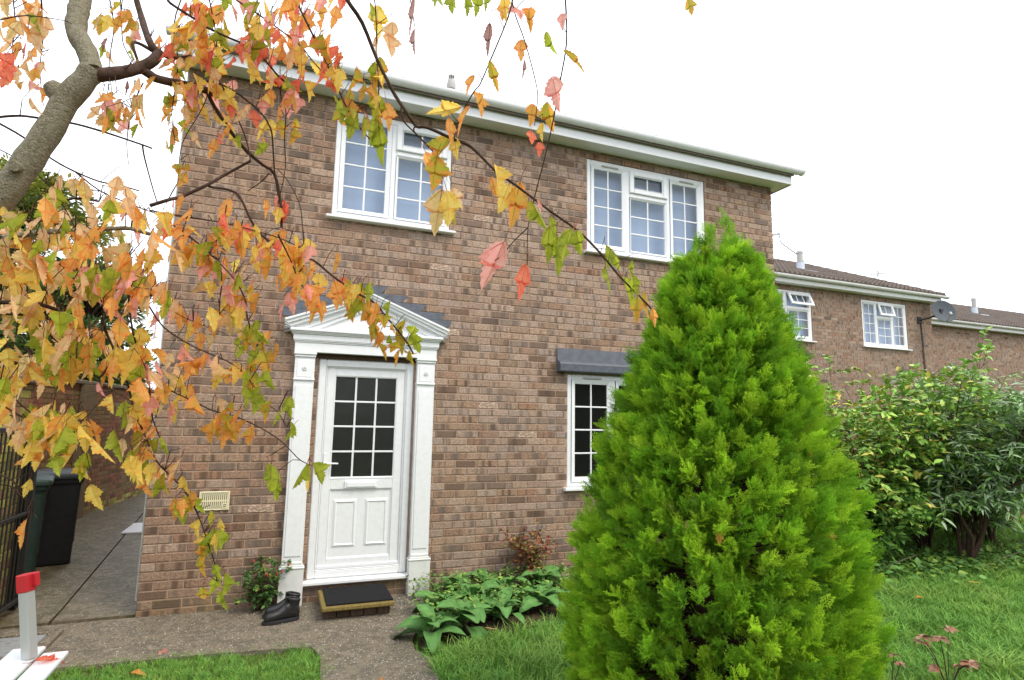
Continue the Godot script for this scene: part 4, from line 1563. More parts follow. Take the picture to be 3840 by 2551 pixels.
func conifer() -> void:
	var at := Vector3(2.8, 0, 3.22)
	var t := thing("golden_conifer", "bright green conical conifer with feathery foliage in front of the lower window", "conifer", at)
	var r := RandomNumberGenerator.new()
	r.seed = 101
	var trunk := MB.new()
	trunk.tube([Vector3(0, -0.1, 0), Vector3(0.02, 0.8, 0), Vector3(-0.01, 1.7, 0.02), Vector3(0, 2.55, 0)], [0.075, 0.06, 0.035, 0.008], 9)
	part("trunk", trunk, M.bark_dark, t)
	# spray: a flat fern-like frond of scale leaves, 0.1 long
	var sp := MB.new()
	var strip := func(a: Vector3, b: Vector3, w: float):
		var d := (b - a).normalized()
		var s := d.cross(Vector3(0, 0, 1)).normalized() * w
		var u := Vector3(0, 0, w * 0.8)
		var m2 := a.lerp(b, 0.4)
		sp.poly([a, m2 + s, b, m2 - s], Vector3(0, 0, 1))
		sp.poly([a, m2 + u, b, m2 - u], s)
	strip.call(Vector3.ZERO, Vector3(0, 0.11, 0), 0.0021)
	for i in 5:
		var y := 0.012 + i * 0.019
		var l := 0.052 * (1.0 - i * 0.12)
		for s in [-1.0, 1.0]:
			var a := Vector3(0, y + s * 0.003, 0)
			var b := a + Vector3(s * l * 0.66, l * 0.76, r.randf_range(-0.014, 0.014))
			sp.col = Color(1, 1, 1)
			strip.call(a, b, 0.0021)
			for k in 2:
				var c := a.lerp(b, 0.42 + 0.3 * k)
				sp.col = Color(1.5, 1.28, 1.1)
				strip.call(c, c + Vector3(s * l * 0.06, l * 0.36, r.randf_range(-0.012, 0.012)), 0.0022)
				sp.col = Color(0.9, 0.95, 1)
				strip.call(c, c + Vector3(s * l * 0.34, l * 0.05, r.randf_range(-0.012, 0.012)), 0.0022)
	var mesh := sp.mesh(M.needle)
	var prof := [[0.0, 0.62], [0.3, 0.71], [0.5, 0.74], [0.9, 0.725], [1.14, 0.69], [1.38, 0.64], [1.61, 0.575], [1.85, 0.49], [2.08, 0.4], [2.31, 0.31], [2.46, 0.24], [2.62, 0.15], [2.74, 0.04]]
	var rad := func(y: float) -> float:
		for i in prof.size() - 1:
			if y <= prof[i + 1][0]:
				return lerpf(prof[i][1], prof[i + 1][1], (y - prof[i][0]) / (prof[i + 1][0] - prof[i][0]))
		return 0.02
	var ng := FastNoiseLite.new()
	ng.seed = 9
	ng.frequency = 1.6
	var xs := []
	var cs := []
	var greens := [Color(0.38, 0.61, 0.04), Color(0.45, 0.67, 0.045), Color(0.31, 0.55, 0.035), Color(0.52, 0.72, 0.055), Color(0.25, 0.48, 0.03), Color(0.20, 0.39, 0.03)]
	var limbs := MB.new()
	for i in 4400:
		var y := 0.02 + 2.56 * pow(r.randf(), 1.15)
		if i < 150:
			y = r.randf_range(1.9, 2.62)
		var a := r.randf() * TAU
		var out := Vector3(cos(a), 0, sin(a))
		var rr: float = rad.call(y)
		var bump := 1.0 + 0.16 * ng.get_noise_3d(out.x * 1.3, y * 1.4, out.z * 1.3) + r.randf_range(-0.12, 0.03)
		if i % 4 == 3:
			bump *= 0.72
		var tip := out * rr * bump + Vector3(0, y + r.randf_range(-0.05, 0.06), 0)
		var d := (out * r.randf_range(0.6, 1.1) + Vector3.UP * r.randf_range(0.35, 0.95) + Vector3(r.randf_range(-0.25, 0.25), 0, r.randf_range(-0.25, 0.25))).normalized()
		var long := r.randf_range(0.09, 0.19) * clampf(rr / 0.35, 0.55, 1.0)
		if i < 26:
			# upright leaders of ragged height round the top
			var q: Array = [[0.03, 2.85, 0.05], [-0.06, 2.76, 0.0], [0.08, 2.78, 0.03], [-0.17, 2.66, 0.05], [-0.22, 2.6, 0.1], [0.16, 2.63, 0.0], [0.22, 2.52, 0.1], [-0.1, 2.72, 0.1], [0.1, 2.74, -0.05], [0.28, 2.44, 0.05], [-0.28, 2.46, 0.1], [0.0, 2.7, 0.15], [0.14, 2.56, 0.2]][i % 13]
			tip = Vector3(q[0], q[1], q[2]) + Vector3(r.randfn(0, 0.015), r.randf_range(-0.06, 0.0), r.randfn(0, 0.02))
			d = Vector3(q[0] * 0.8 + r.randfn(0, 0.08), 1.0, r.randfn(0, 0.1)).normalized()
			long = r.randf_range(0.26, 0.36)
		var root := tip - d * long
		if i % 4 == 0:
			limbs.tube([Vector3(0, root.y * 0.9, 0).lerp(root, 0.2), root * Vector3(0.8, 1, 0.8), root], [0.007, 0.004, 0.002], 4, false)
		var slant := Vector3(0.93, 0, 0.36) * 0.042 * tip.y
		tip += slant
		root = tip - d * long
		var tone: Color = pick(r, greens, 0.15)
		var side := d.cross(out + Vector3(0, 0.01, 0)).normalized()
		var n := int(6 + long * 44)
		for k in n:
			var f := r.randf()
			var p := root + d * long * f
			var ang := r.randf() * TAU
			var lat := (side * cos(ang) + d.cross(side) * sin(ang))
			var spread := lerpf(0.95, 0.25, f) * r.randf_range(0.6, 1.1)
			var dir := (d + lat * spread).normalized()
			var b := Basis()
			var yv := dir
			var zv := Vector3(r.randfn(0, 1), r.randfn(0, 1), r.randfn(0, 1)) + out * 0.4
			zv = (zv - yv * zv.dot(yv)).normalized()
			var xv := yv.cross(zv)
			var sc := r.randf_range(0.5, 0.95) * lerpf(1.0, 0.8, f)
			b = Basis(xv * sc, yv * sc, zv * sc)
			xs.append(Transform3D(b, p))
			var g := r.randf_range(0.85, 1.15)
			cs.append(Color(tone.r * g, tone.g * g, tone.b * g))
	stuff(part("branches", limbs, M.bark_dark, t))
	swarm("foliage", mesh, xs, cs, t)


# a woody shrub: stems, side twigs and leaves
func shrub(called: String, label: String, category: String, at: Vector3, sd: int, stems: int, tall: float, wide: float, lean: Vector3, thick: float, twigs: int, leaf: MB, per: int, cols: Array, droop: float, low := 0.2, stem_mat: Material = null, group := "") -> Node3D:
	var t := thing(called, label, category, at, 0.0, group)
	var r := RandomNumberGenerator.new()
	r.seed = sd
	var xs := []
	var cs := []
	var wood := MB.new()
	if stem_mat == null:
		stem_mat = M.bark_dark
	for i in stems:
		var a := TAU * (i + r.randf() * 0.7) / stems
		var out := Vector3(cos(a), 0, sin(a))
		var h := tall * r.randf_range(0.6, 1.06)
		var w := wide * r.randf_range(0.35, 1.0)
		var ps := []
		var rs := []
		for k in 7:
			var f := k / 6.0
			ps.append(out * w * pow(f, 1.35) + lean * f * h + Vector3(0, h * (f - 0.12 * f * f), 0) + Vector3(r.randf_range(-0.05, 0.05), 0, r.randf_range(-0.05, 0.05)) * (1.0 + thick * 50.0 if k > 0 else 1.2))
			rs.append(lerpf(thick, thick * 0.15, f) * r.randf_range(0.85, 1.15))
		var m := MB.new()
		m.tube(ps, rs, 6)
		part("stem", m, stem_mat, t)
		for j in twigs:
			var f := r.randf_range(low, 1.0) * 5.99
			var k := int(f)
			var p: Vector3 = ps[k].lerp(ps[k + 1], f - k)
			var d := Vector3(r.randfn(0, 1), r.randf_range(0.0, 1.1), r.randfn(0, 1)).normalized()
			d = (d + out * 0.5).normalized()
			var l := tall * r.randf_range(0.12, 0.26)
			var e := p + d * l + Vector3(0, -droop * l, 0)
			var mid := p + d * l * 0.55 + Vector3(0, 0.06 * l, 0)
			wood.tube([p, mid, e], [thick * 0.16, thick * 0.11, thick * 0.05], 4, false)
			for q in per:
				var g := r.randf_range(0.15, 1.0)
				var o := p.lerp(mid, g * 2.0) if g < 0.5 else mid.lerp(e, g * 2.0 - 1.0)
				var ld := (d * 0.6 + Vector3(r.randfn(0, 0.7), r.randf_range(-0.5, 0.5) - droop * 0.6, r.randfn(0, 0.7))).normalized()
				xs.append(Transform3D(toward(ld, r).scaled_local(Vector3.ONE * r.randf_range(0.6, 1.15)), o))
				cs.append(pick(r, cols, 0.22))
	stuff(part("twigs", wood, stem_mat, t))
	swarm("foliage", leaf.mesh(M.green), xs, cs, t)
	return t


func shrubs() -> void:
	var oval := leaf_blade(0.105, 0.056, 0.5, 0.25, 4)
	var greens := [Color(0.22, 0.42, 0.07), Color(0.28, 0.48, 0.085), Color(0.16, 0.33, 0.055), Color(0.36, 0.54, 0.09), Color(0.22, 0.4, 0.08), Color(0.4, 0.52, 0.11), Color(0.55, 0.48, 0.1)]
	shrub("leafy_shrub", "broad leaved green shrub right of the conifer below the terrace windows", "shrub", Vector3(7.5, -0.01, 0.42), 201, 16, 2.6, 1.05, Vector3(0.04, 0, 0), 0.012, 30, oval, 14, greens, 0.15, 0.22)
	shrub("leafy_shrub", "tall broad leaved shrub behind, under the satellite dish", "shrub", Vector3(8.9, -0.01, 0.25), 202, 18, 2.7, 1.5, Vector3(0.0, 0, 0), 0.016, 28, oval, 14, greens, 0.15, 0.2)
	var narrow := leaf_blade(0.16, 0.034, 0.6, 0.3, 4)
	var grey := [Color(0.28, 0.42, 0.18), Color(0.36, 0.48, 0.27), Color(0.22, 0.37, 0.12), Color(0.44, 0.54, 0.37), Color(0.24, 0.42, 0.1)]
	var b := shrub("butterfly_bush", "grey green butterfly bush with thick bent stems and lilac flower spikes", "shrub", Vector3(8.6, -0.01, 0.95), 203, 9, 2.35, 1.15, Vector3(0.42, 0, 0.0), 0.026, 56, narrow, 18, grey, 0.3, 0.3)
	shrub("butterfly_bush", "second grey green butterfly bush at the right edge of the frame", "shrub", Vector3(10.3, -0.01, 0.3), 209, 11, 2.75, 1.2, Vector3(0.05, 0, 0), 0.02, 34, narrow, 16, grey, 0.3, 0.25)
	var r := RandomNumberGenerator.new()
	r.seed = 12
	for i in 11:
		var m := MB.new()
		var o := Vector3(r.randf_range(0.6, 2.0), r.randf_range(1.1, 2.6), r.randf_range(0.1, 1.0))
		var d := Vector3(r.randf_range(-0.5, 0.6), r.randf_range(-0.2, 0.9), r.randf_range(-0.1, 0.6)).normalized()
		for k in 46:
			var f := r.randf()
			var q := o + d * 0.16 * f + Vector3(r.randfn(0, 1), r.randfn(0, 1), r.randfn(0, 1)).normalized() * 0.02 * (1.0 - f * 0.7)
			m.col = Color(0.6, 0.5, 0.62) * r.randf_range(0.8, 1.15) if i < 7 else Color(0.34, 0.24, 0.14) * r.randf_range(0.7, 1.2)
			m.tube([q, q + Vector3(r.randfn(0, 1), r.randfn(0, 1), r.randfn(0, 1)).normalized() * 0.014], [0.006, 0.001], 4)
		part("flower_spike", m, M.petal, b, "lilac flower spike" if i < 7 else "brown seed head")
	shrub("autumn_shrub", "orange leaved low shrub seen under the butterfly bush", "shrub", Vector3(12.2, -0.01, -0.6), 204, 6, 1.3, 0.9, Vector3.ZERO, 0.012, 14, leaf_blade(0.08, 0.04, 0.4, 0.2, 3), 12, [Color(0.5, 0.22, 0.05), Color(0.55, 0.32, 0.08), Color(0.42, 0.16, 0.05)], 0.1, 0.1)
	shrub("leafy_shrub", "dark low shrub filling the border between conifer and butterfly bush", "shrub", Vector3(8.1, -0.01, 0.15), 205, 12, 1.3, 0.95, Vector3(0.1, 0, 0), 0.013, 22, oval, 12, [Color(0.13, 0.27, 0.05), Color(0.17, 0.33, 0.06), Color(0.1, 0.22, 0.045), Color(0.22, 0.37, 0.07)], 0.2, 0.15)
	shrub("leafy_shrub", "dark low shrub behind the bent stems of the butterfly bush", "shrub", Vector3(9.0, -0.01, -0.55), 211, 12, 1.35, 1.0, Vector3(0.1, 0, 0), 0.013, 22, oval, 12, [Color(0.13, 0.27, 0.05), Color(0.17, 0.33, 0.06), Color(0.1, 0.22, 0.045), Color(0.22, 0.37, 0.07)], 0.2, 0.15)
	shrub("leafy_shrub", "dark low shrub at the far right behind the butterfly bushes", "shrub", Vector3(10.4, -0.01, -0.3), 212, 12, 1.4, 1.1, Vector3(0.1, 0, 0), 0.013, 22, oval, 12, [Color(0.13, 0.27, 0.05), Color(0.17, 0.33, 0.06), Color(0.1, 0.22, 0.045), Color(0.22, 0.37, 0.07)], 0.2, 0.15)
	shrub("leafy_shrub", "dark low shrub at the conifer side of the border", "shrub", Vector3(7.3, -0.01, 0.55), 213, 12, 1.0, 0.75, Vector3(0.1, 0, 0), 0.013, 22, oval, 12, [Color(0.13, 0.27, 0.05), Color(0.17, 0.33, 0.06), Color(0.1, 0.22, 0.045), Color(0.22, 0.37, 0.07)], 0.2, 0.15)
	# far bushes closing the view along the terrace
	for q in [[Vector3(14.5, 0, -1.2), 2.3, 1.4, 206, "round green bush far right in front of the terrace"], [Vector3(12.6, 0, -2.4), 2.1, 1.2, 207, "green bush against the terrace wall behind the border"], [Vector3(11.2, 0, 1.3), 1.5, 1.0, 208, "low bright green bush at the right edge"]]:
		shrub("bush", q[4], "shrub", q[0], q[3], 9, q[1], q[2], Vector3.ZERO, 0.016, 18, leaf_blade(0.13, 0.075, 0.5, 0.25, 3), 10, greens, 0.15, 0.1)
	# ground cover along the border edge
	var xs := []
	var cs := []
	for i in 2600:
		var x := r.randf_range(6.3, 11.0)
		var z := 0.75 + (x - 6.9) * 0.14 + r.randfn(0, 0.3)
		var p := Vector3(x, r.randf_range(0.0, 0.13), z)
		xs.append(Transform3D(toward(Vector3(r.randfn(0, 1), r.randf_range(-0.1, 0.5), r.randfn(0, 1)), r).scaled_local(Vector3.ONE * r.randf_range(0.5, 1.1)), p))
		cs.append(pick(r, [Color(0.1, 0.22, 0.05), Color(0.14, 0.28, 0.06), Color(0.2, 0.3, 0.05), Color(0.07, 0.16, 0.04)], 0.2))
	var o := swarm("ground_cover", leaf_blade(0.1, 0.075, 0.4, 0.2, 3).mesh(M.green), xs, cs, self)
	o.name = numbered("ground_cover")
	tag(o, "low leafy ground cover along the shrub border edge", "ground cover")
	# fallen sticks under the shrubs
	for q in [[Vector3(7.0, 0.03, 0.95), Vector3(7.9, 0.06, 0.7), "pale fallen stick on the soil under the leafy shrub"], [Vector3(8.3, 0.03, 1.25), Vector3(9.3, 0.1, 1.05), "fallen branch lying at the foot of the butterfly bush"]]:
		var m := MB.new()
		var mid: Vector3 = (q[0] + q[1]) * 0.5 + Vector3(0, 0.05, 0.06)
		m.tube([q[0], mid, q[1]], [0.012, 0.011, 0.006], 6)
		m.tube([mid, mid + Vector3(0.2, 0.1, 0.12)], [0.007, 0.003], 5)
		one("fallen_stick", m, M.bark, q[2], "stick")


func big_leaf(sd: int) -> MB:
	# a broad soft leaf arching away from the rosette, along +y, face +z
	var r := RandomNumberGenerator.new()
	r.seed = sd
	var m := MB.new()
	var seg := 8
	var bend := r.randf_range(0.9, 1.9)
	var w := r.randf_range(0.4, 0.54)
	var prev := []
	var ripple := r.randf_range(0.01, 0.03)
	for i in seg + 1:
		var t := float(i) / seg
		var half := w * 0.5 * pow(sin(PI * clampf(0.07 + t * 0.88, 0.0, 1.0)), 0.75)
		if i == 0:
			half = 0.02
		if i == seg:
			half = 0.03
		var y := sin(bend * t) / bend
		var z := -(1.0 - cos(bend * t)) / bend
		var row := []
		for k in 5:
			var u := (k - 2) / 2.0
			var wave := ripple * sin(t * 17.0 + u * 2.0 + sd) * absf(u)
			row.append(Vector3(u * half * (1.0 + 0.05 * sin(t * 40.0)), y, z + absf(u) * half * 0.34 + wave))
		if i > 0:
			for k in 4:
				var g := r.randf_range(0.86, 1.14)
				m.col = Color(0.10 * g, 0.235 * g, 0.06 * g) if absi(k * 2 - 3) > 1 or i < 2 else Color(0.125 * g, 0.275 * g, 0.075 * g)
				m.poly([prev[k], prev[k + 1], row[k + 1], row[k]], Vector3(0, 0, 1))
		prev = row
	m.col = Color(0.2, 0.32, 0.12)
	var rib := []
	var rs := []
	for i in 6:
		var t := i / 5.0
		rib.append(Vector3(0, sin(bend * t) / bend, -(1.0 - cos(bend * t)) / bend + 0.002))
		rs.append(lerpf(0.012, 0.002, t))
	m.tube(rib, rs, 4, false)
	return m


func bed_plants() -> void:
	var r := RandomNumberGenerator.new()
	r.seed = 301
	var shapes := []
	for k in 8:
		shapes.append(big_leaf(310 + k).mesh(M.soft))
	var spots := [[1.83, 1.27, 1.05, 10, "broad leaved rosette plant at the front corner of the bed by the path"], [2.14, 1.13, 1.1, 12, "broad leaved rosette plant second from the path in the bed"], [2.02, 0.72, 0.95, 9, "broad leaved plant next to the right pilaster plinth"], [2.36, 0.66, 1.05, 12, "broad leaved plant in the middle of the bed"], [2.52, 0.98, 0.9, 9, "low broad leaved plant at the lawn edge of the bed"], [2.3, 0.3, 1.0, 10, "broad leaved plant against the wall right of the door"], [2.72, 0.5, 1.05, 11, "broad leaved plant below the red leaved shrub"], [2.95, 0.85, 0.9, 9, "broad leaved plant beside the conifer on the lawn edge"], [3.15, 0.4, 1.15, 11, "large broad leaved plant between the red shrub and the conifer"], [2.62, 0.22, 0.9, 9, "broad leaved plant against the wall left of the red shrub"]]
	for s in spots:
		var t := thing("leafy_plant", s[4], "plant", Vector3(s[0], -0.008, s[1]), r.randf() * TAU, "broad leaved plants in the bed")
		var n: int = s[3]
		for i in n:
			var a := TAU * i / n * 2.4 + r.randf_range(-0.3, 0.3)
			var up := lerpf(0.45, 2.2, float(i) / n) * r.randf_range(0.8, 1.25)
			var d := Vector3(cos(a), up, sin(a)).normalized()
			var x := d.cross(Vector3.UP).normalized()
			var b := Basis(x, d, x.cross(d))
			if b.z.y < 0.0:
				b = Basis(-x, d, -x.cross(d))
			var sc: float = r.randf_range(0.22, 0.35) * s[2] * lerpf(1.1, 0.8, float(i) / n)
			var o := MeshInstance3D.new()
			o.name = "leaf"
			o.mesh = shapes[r.randi() % 8]
			o.transform = Transform3D(b.rotated(d, r.randf_range(-0.4, 0.4)).scaled(Vector3.ONE * sc), d * 0.025 + Vector3(0, 0.02 + 0.07 * float(i) / n * s[2], 0))
			t.add_child(o, true)
		var st := MB.new()
		st.tube([Vector3(0, -0.03, 0), Vector3(0, 0.1 * s[2], 0)], [0.02, 0.01], 6)
		part("crown_stem", st, M.stem, t)
	# small weeds filling the bed between the broad leaves
	var xs := []
	var cs := []
	for i in 2600:
		var x := r.randf_range(1.85, 3.5)
		var z := r.randf_range(0.08, 1.0 + 0.4 * (2.6 - x))
		if z < 0.05 or z > 1.45:
			continue
		xs.append(Transform3D(toward(Vector3(r.randfn(0, 1), r.randf_range(0.0, 1.0), r.randfn(0, 1)), r).scaled_local(Vector3.ONE * r.randf_range(0.5, 1.2)), Vector3(x, r.randf_range(0.0, 0.2), z)))
		cs.append(pick(r, [Color(0.1, 0.22, 0.05), Color(0.14, 0.28, 0.06), Color(0.24, 0.36, 0.07), Color(0.16, 0.24, 0.05)], 0.25))
	var o := swarm("weeds", leaf_blade(0.05, 0.03, 0.4, 0.2, 3).mesh(M.green), xs, cs, self)
	o.name = numbered("weeds")
	tag(o, "small weeds growing between the broad leaved plants", "weeds")
	shrub("red_shrub", "small shrub with rusty red leaves against the wall", "shrub", Vector3(3.1, -0.008, 0.2), 320, 12, 0.66, 0.26, Vector3.ZERO, 0.006, 12, leaf_blade(0.045, 0.024, 0.4, 0.3, 3), 9, [Color(0.3, 0.08, 0.04), Color(0.36, 0.14, 0.06), Color(0.24, 0.1, 0.04), Color(0.3, 0.24, 0.06), Color(0.2, 0.05, 0.05), Color(0.16, 0.2, 0.05)], 0.1, 0.25)
	var rose := shrub("rose_bush", "small dark green rose bush with red buds left of the door", "shrub", Vector3(0.6, -0.005, 0.12), 321, 9, 0.47, 0.17, Vector3(0.05, 0, 0.1), 0.005, 11, leaf_blade(0.042, 0.025, 0.4, 0.3, 3), 9, [Color(0.05, 0.12, 0.03), Color(0.07, 0.16, 0.04), Color(0.1, 0.2, 0.05), Color(0.04, 0.1, 0.03), Color(0.2, 0.26, 0.05)], 0.15, 0.15)
	for i in 7:
		var m := MB.new()
		var p := Vector3(r.randf_range(-0.1, 0.22), r.randf_range(0.24, 0.5), r.randf_range(0.0, 0.2))
		m.tube([p - Vector3(0, 0.012, 0), p, p + Vector3(0, 0.012, 0), p + Vector3(0, 0.02, 0)], [0.003, 0.009, 0.008, 0.002], 7)
		part("bud", m, M.rosebud, rose)
	# low plants with red brown leaves on the near lawn
	for q in [[Vector3(4.8, -0.03, 3.12), 322, "red brown leaved sapling standing in the lawn at bottom right"], [Vector3(4.16, -0.03, 3.2), 323, "smaller red brown leaved sapling beside the conifer foot"]]:
		var t := thing("red_sapling", q[2], "sapling", q[0], 0.0, "red brown saplings in the lawn")
		var rr := RandomNumberGenerator.new()
		rr.seed = q[1]
		var k: float = 1.0 if q[1] == 322 else 0.75
		var stem := MB.new()
		var tips := []
		for i in 8:
			var a := rr.randf() * TAU
			var e := Vector3(cos(a) * 0.13, rr.randf_range(0.14, 0.42), sin(a) * 0.13) * k
			stem.tube([Vector3(0, 0, 0), e * 0.5 + Vector3(0, 0.05, 0), e], [0.004, 0.003, 0.002], 5)
			tips.append(e)
		part("stem", stem, M.stem, t)
		for e in tips:
			for i in 5:
				var a := TAU * i / 5.0 + rr.randf()
				var lf := leaf_blade(0.065 * k, 0.04 * k, 0.6, 0.3, 4)
				var cm := MB.new()
				cm.add(lf, Transform3D(toward(Vector3(cos(a), rr.randf_range(-0.1, 0.4), sin(a)), rr), e), pick(rr, [Color(0.3, 0.13, 0.08), Color(0.36, 0.2, 0.13), Color(0.22, 0.11, 0.07)], 0.2))
				part("leaf", cm, M.green, t)


func inside(p: Vector2, ps: PackedVector2Array) -> bool:
	return Geometry2D.is_point_in_polygon(p, ps)


func lawns() -> void:
	var r := RandomNumberGenerator.new()
	r.seed = 401
	# three tufts of bent blades
	var tufts := []
	for v in 3:
		var m := MB.new()
		for i in 13:
			var a := r.randf() * TAU
			var o := Vector3(cos(a), 0, sin(a)) * r.randf_range(0.0, 0.03)
			var d := Vector3(cos(a + r.randfn(0, 0.7)), 0, sin(a + r.randfn(0, 0.7)))
			var h := r.randf_range(0.03, 0.075)
			var s := d.cross(Vector3.UP) * r.randf_range(0.0012, 0.002)
			var b := o + d * h * 0.22 + Vector3(0, h * 0.6, 0)
			var e := o + d * h * r.randf_range(0.5, 1.1) + Vector3(0, h * r.randf_range(0.75, 1.0), 0)
			var g := r.randf_range(0.8, 1.2)
			m.col = Color(g, g, g) if r.randf() > 0.07 else Color(2.2, 1.5, 1.5)
			m.poly([o - s, o + s, b + s * 0.8, b - s * 0.8], d + Vector3(0, 0.3, 0))
			m.poly([b - s * 0.8, b + s * 0.8, e], d + Vector3(0, 0.3, 0))
		tufts.append(m.mesh(M.grass))
	var path := PackedVector2Array([Vector2(0.99, 1.12), Vector2(1.03, 1.3), Vector2(1.0, 1.75), Vector2(1.02, 2.3), Vector2(1.0, 3.4), Vector2(0.94, 8), Vector2(1.62, 8), Vector2(1.66, 3.4), Vector2(1.7, 2.6), Vector2(1.72, 1.95), Vector2(1.76, 1.6), Vector2(1.7, 1.2), Vector2(1.8, 0.7), Vector2(1.3, 0.6)])
	var bed := PackedVector2Array([Vector2(1.7, 0.0), Vector2(6.7, 0.0), Vector2(6.7, 0.5), Vector2(3.3, 1.02), Vector2(2.6, 1.25), Vector2(2.1, 1.4), Vector2(1.86, 1.48), Vector2(1.72, 1.3)])
	var bare := FastNoiseLite.new()
	bare.seed = 4
	bare.frequency = 0.9
	var sets := [["lawn_grass", "short lawn grass left of the path in the foreground", [[-1.7, 1.1, 0.94, 3.4, 1500.0, 0.75]]], ["long_grass", "longer lawn grass right of the path around the conifer", [[1.6, 5.2, 0.8, 3.9, 850.0, 1.35], [5.2, 8.6, 0.0, 3.6, 480.0, 1.7]]], ["far_grass", "far lawn seen beneath the shrubs on the right", [[8.6, 17.0, -3.5, 4.0, 110.0, 2.3], [6.9, 8.6, -3.8, 0.0, 150.0, 2.0]]]]
	for s in sets:
		var xs := [[], [], []]
		var cs := [[], [], []]
		for q in s[2]:
			for i in int((q[1] - q[0]) * (q[3] - q[2]) * q[4]):
				var p := Vector2(r.randf_range(q[0], q[1]), r.randf_range(q[2], q[3]))
				if q[2] == 0.94 and p.y < 0.955 + maxf(0.0, p.x) * 0.1 + 0.03 * bare.get_noise_2d(p.x * 6.0, 0):
					continue
				var pj := p + Vector2(r.randfn(0, 0.035), r.randfn(0, 0.035))
				if inside(pj, path) and r.randf() > 0.01 or inside(pj, bed):
					continue
				var b := bare.get_noise_2d(p.x, p.y)
				if b < -0.42 and r.randf() < 0.6:
					continue
				var k := r.randi() % 3
				var sc: float = q[5] * r.randf_range(0.65, 1.25) * (1.0 + 0.35 * b)
				xs[k].append(Transform3D(Basis.from_euler(Vector3(r.randfn(0, 0.12), r.randf() * TAU, r.randfn(0, 0.12))).scaled(Vector3(sc * 1.1, sc, sc * 1.1)), Vector3(p.x, -0.03, p.y)))
				var tone := pick(r, [Color(0.17, 0.36, 0.06), Color(0.22, 0.42, 0.075), Color(0.15, 0.32, 0.05), Color(0.27, 0.43, 0.085), Color(0.16, 0.35, 0.08)], 0.15)
				if b > 0.25:
					tone = tone.lerp(Color(0.32, 0.42, 0.1), (b - 0.25) * 1.2)
				cs[k].append(tone)
		var t := thing(s[0], s[1], "grass")
		stuff(t)
		for k in 3:
			swarm("tufts", tufts[k], xs[k], cs[k], t)


# a broadleaf or evergreen tree far away: limbs, and a crown of clumps
func far_tree(called: String, label: String, at: Vector3, sd: int, tall: float, clear: float, wide: float, clumps: int, per: int, size: float, cols: Array) -> void:
	var t := thing(called, label, "tree", at)
	var r := RandomNumberGenerator.new()
	r.seed = sd
	var m := MB.new()
	m.tube([Vector3(0, -0.1, 0), Vector3(0.1, tall * 0.3, 0), Vector3(0.0, tall * 0.6, 0.1), Vector3(0.05, tall * 0.92, 0)], [0.22, 0.18, 0.11, 0.03], 8)
	part("trunk", m, M.bark_dark, t)
	var limbs := MB.new()
	var xs := []
	var cs := []
	for i in clumps:
		var f := r.randf()
		var y := lerpf(clear, tall, f)
		var a := r.randf() * TAU
		var env := wide * pow(sin(PI * clampf(0.12 + f * 0.86, 0.0, 1.0)), 0.6)
		var c := Vector3(cos(a), 0, sin(a)) * env * pow(r.randf(), 0.4) + Vector3(0, y, 0)
		limbs.tube([Vector3(0, y * 0.85, 0), c * Vector3(0.6, 1, 0.6) - Vector3(0, 0.1, 0), c], [0.05, 0.03, 0.01], 4, false)
		var rad := size * r.randf_range(0.6, 1.25)
		var tone := pick(r, cols, 0.2)
		for k in per:
			var d := Vector3(r.randfn(0, 1), r.randfn(0, 0.6), r.randfn(0, 1)).normalized()
			var p := c + d * rad * pow(r.randf(), 0.4) * Vector3(1, 0.6, 1)
			xs.append(Transform3D(toward(d + Vector3(0, 0.3, 0), r).scaled_local(Vector3.ONE * r.randf_range(0.7, 1.4)), p))
			var g := r.randf_range(0.8, 1.2)
			cs.append(Color(tone.r * g, tone.g * g, tone.b * g))
	stuff(part("limbs", limbs, M.bark_dark, t))
	swarm("crown", leaf_blade(0.15, 0.08, 0.4, 0.3, 3).mesh(M.green), xs, cs, t)


func far_trees() -> void:
	var olive := [Color(0.22, 0.27, 0.06), Color(0.28, 0.31, 0.06), Color(0.16, 0.22, 0.05), Color(0.34, 0.33, 0.07)]
	var dark := [Color(0.08, 0.15, 0.05), Color(0.11, 0.19, 0.06), Color(0.15, 0.22, 0.06)]
	far_tree("garden_tree", "tall olive green tree behind the garden wall at the left edge", Vector3(-6.9, 0, -15.0), 501, 8.6, 2.6, 2.6, 110, 260, 0.75, olive)
	far_tree("garden_tree", "dark evergreen tree behind the garden wall close to the house", Vector3(-4.4, 0, -13.0), 502, 5.6, 1.0, 1.7, 80, 240, 0.6, dark)
	far_tree("garden_tree", "dark evergreen tree low behind the wall at far left", Vector3(-7.2, 0, -10.5), 503, 4.6, 0.8, 1.9, 80, 240, 0.6, dark)


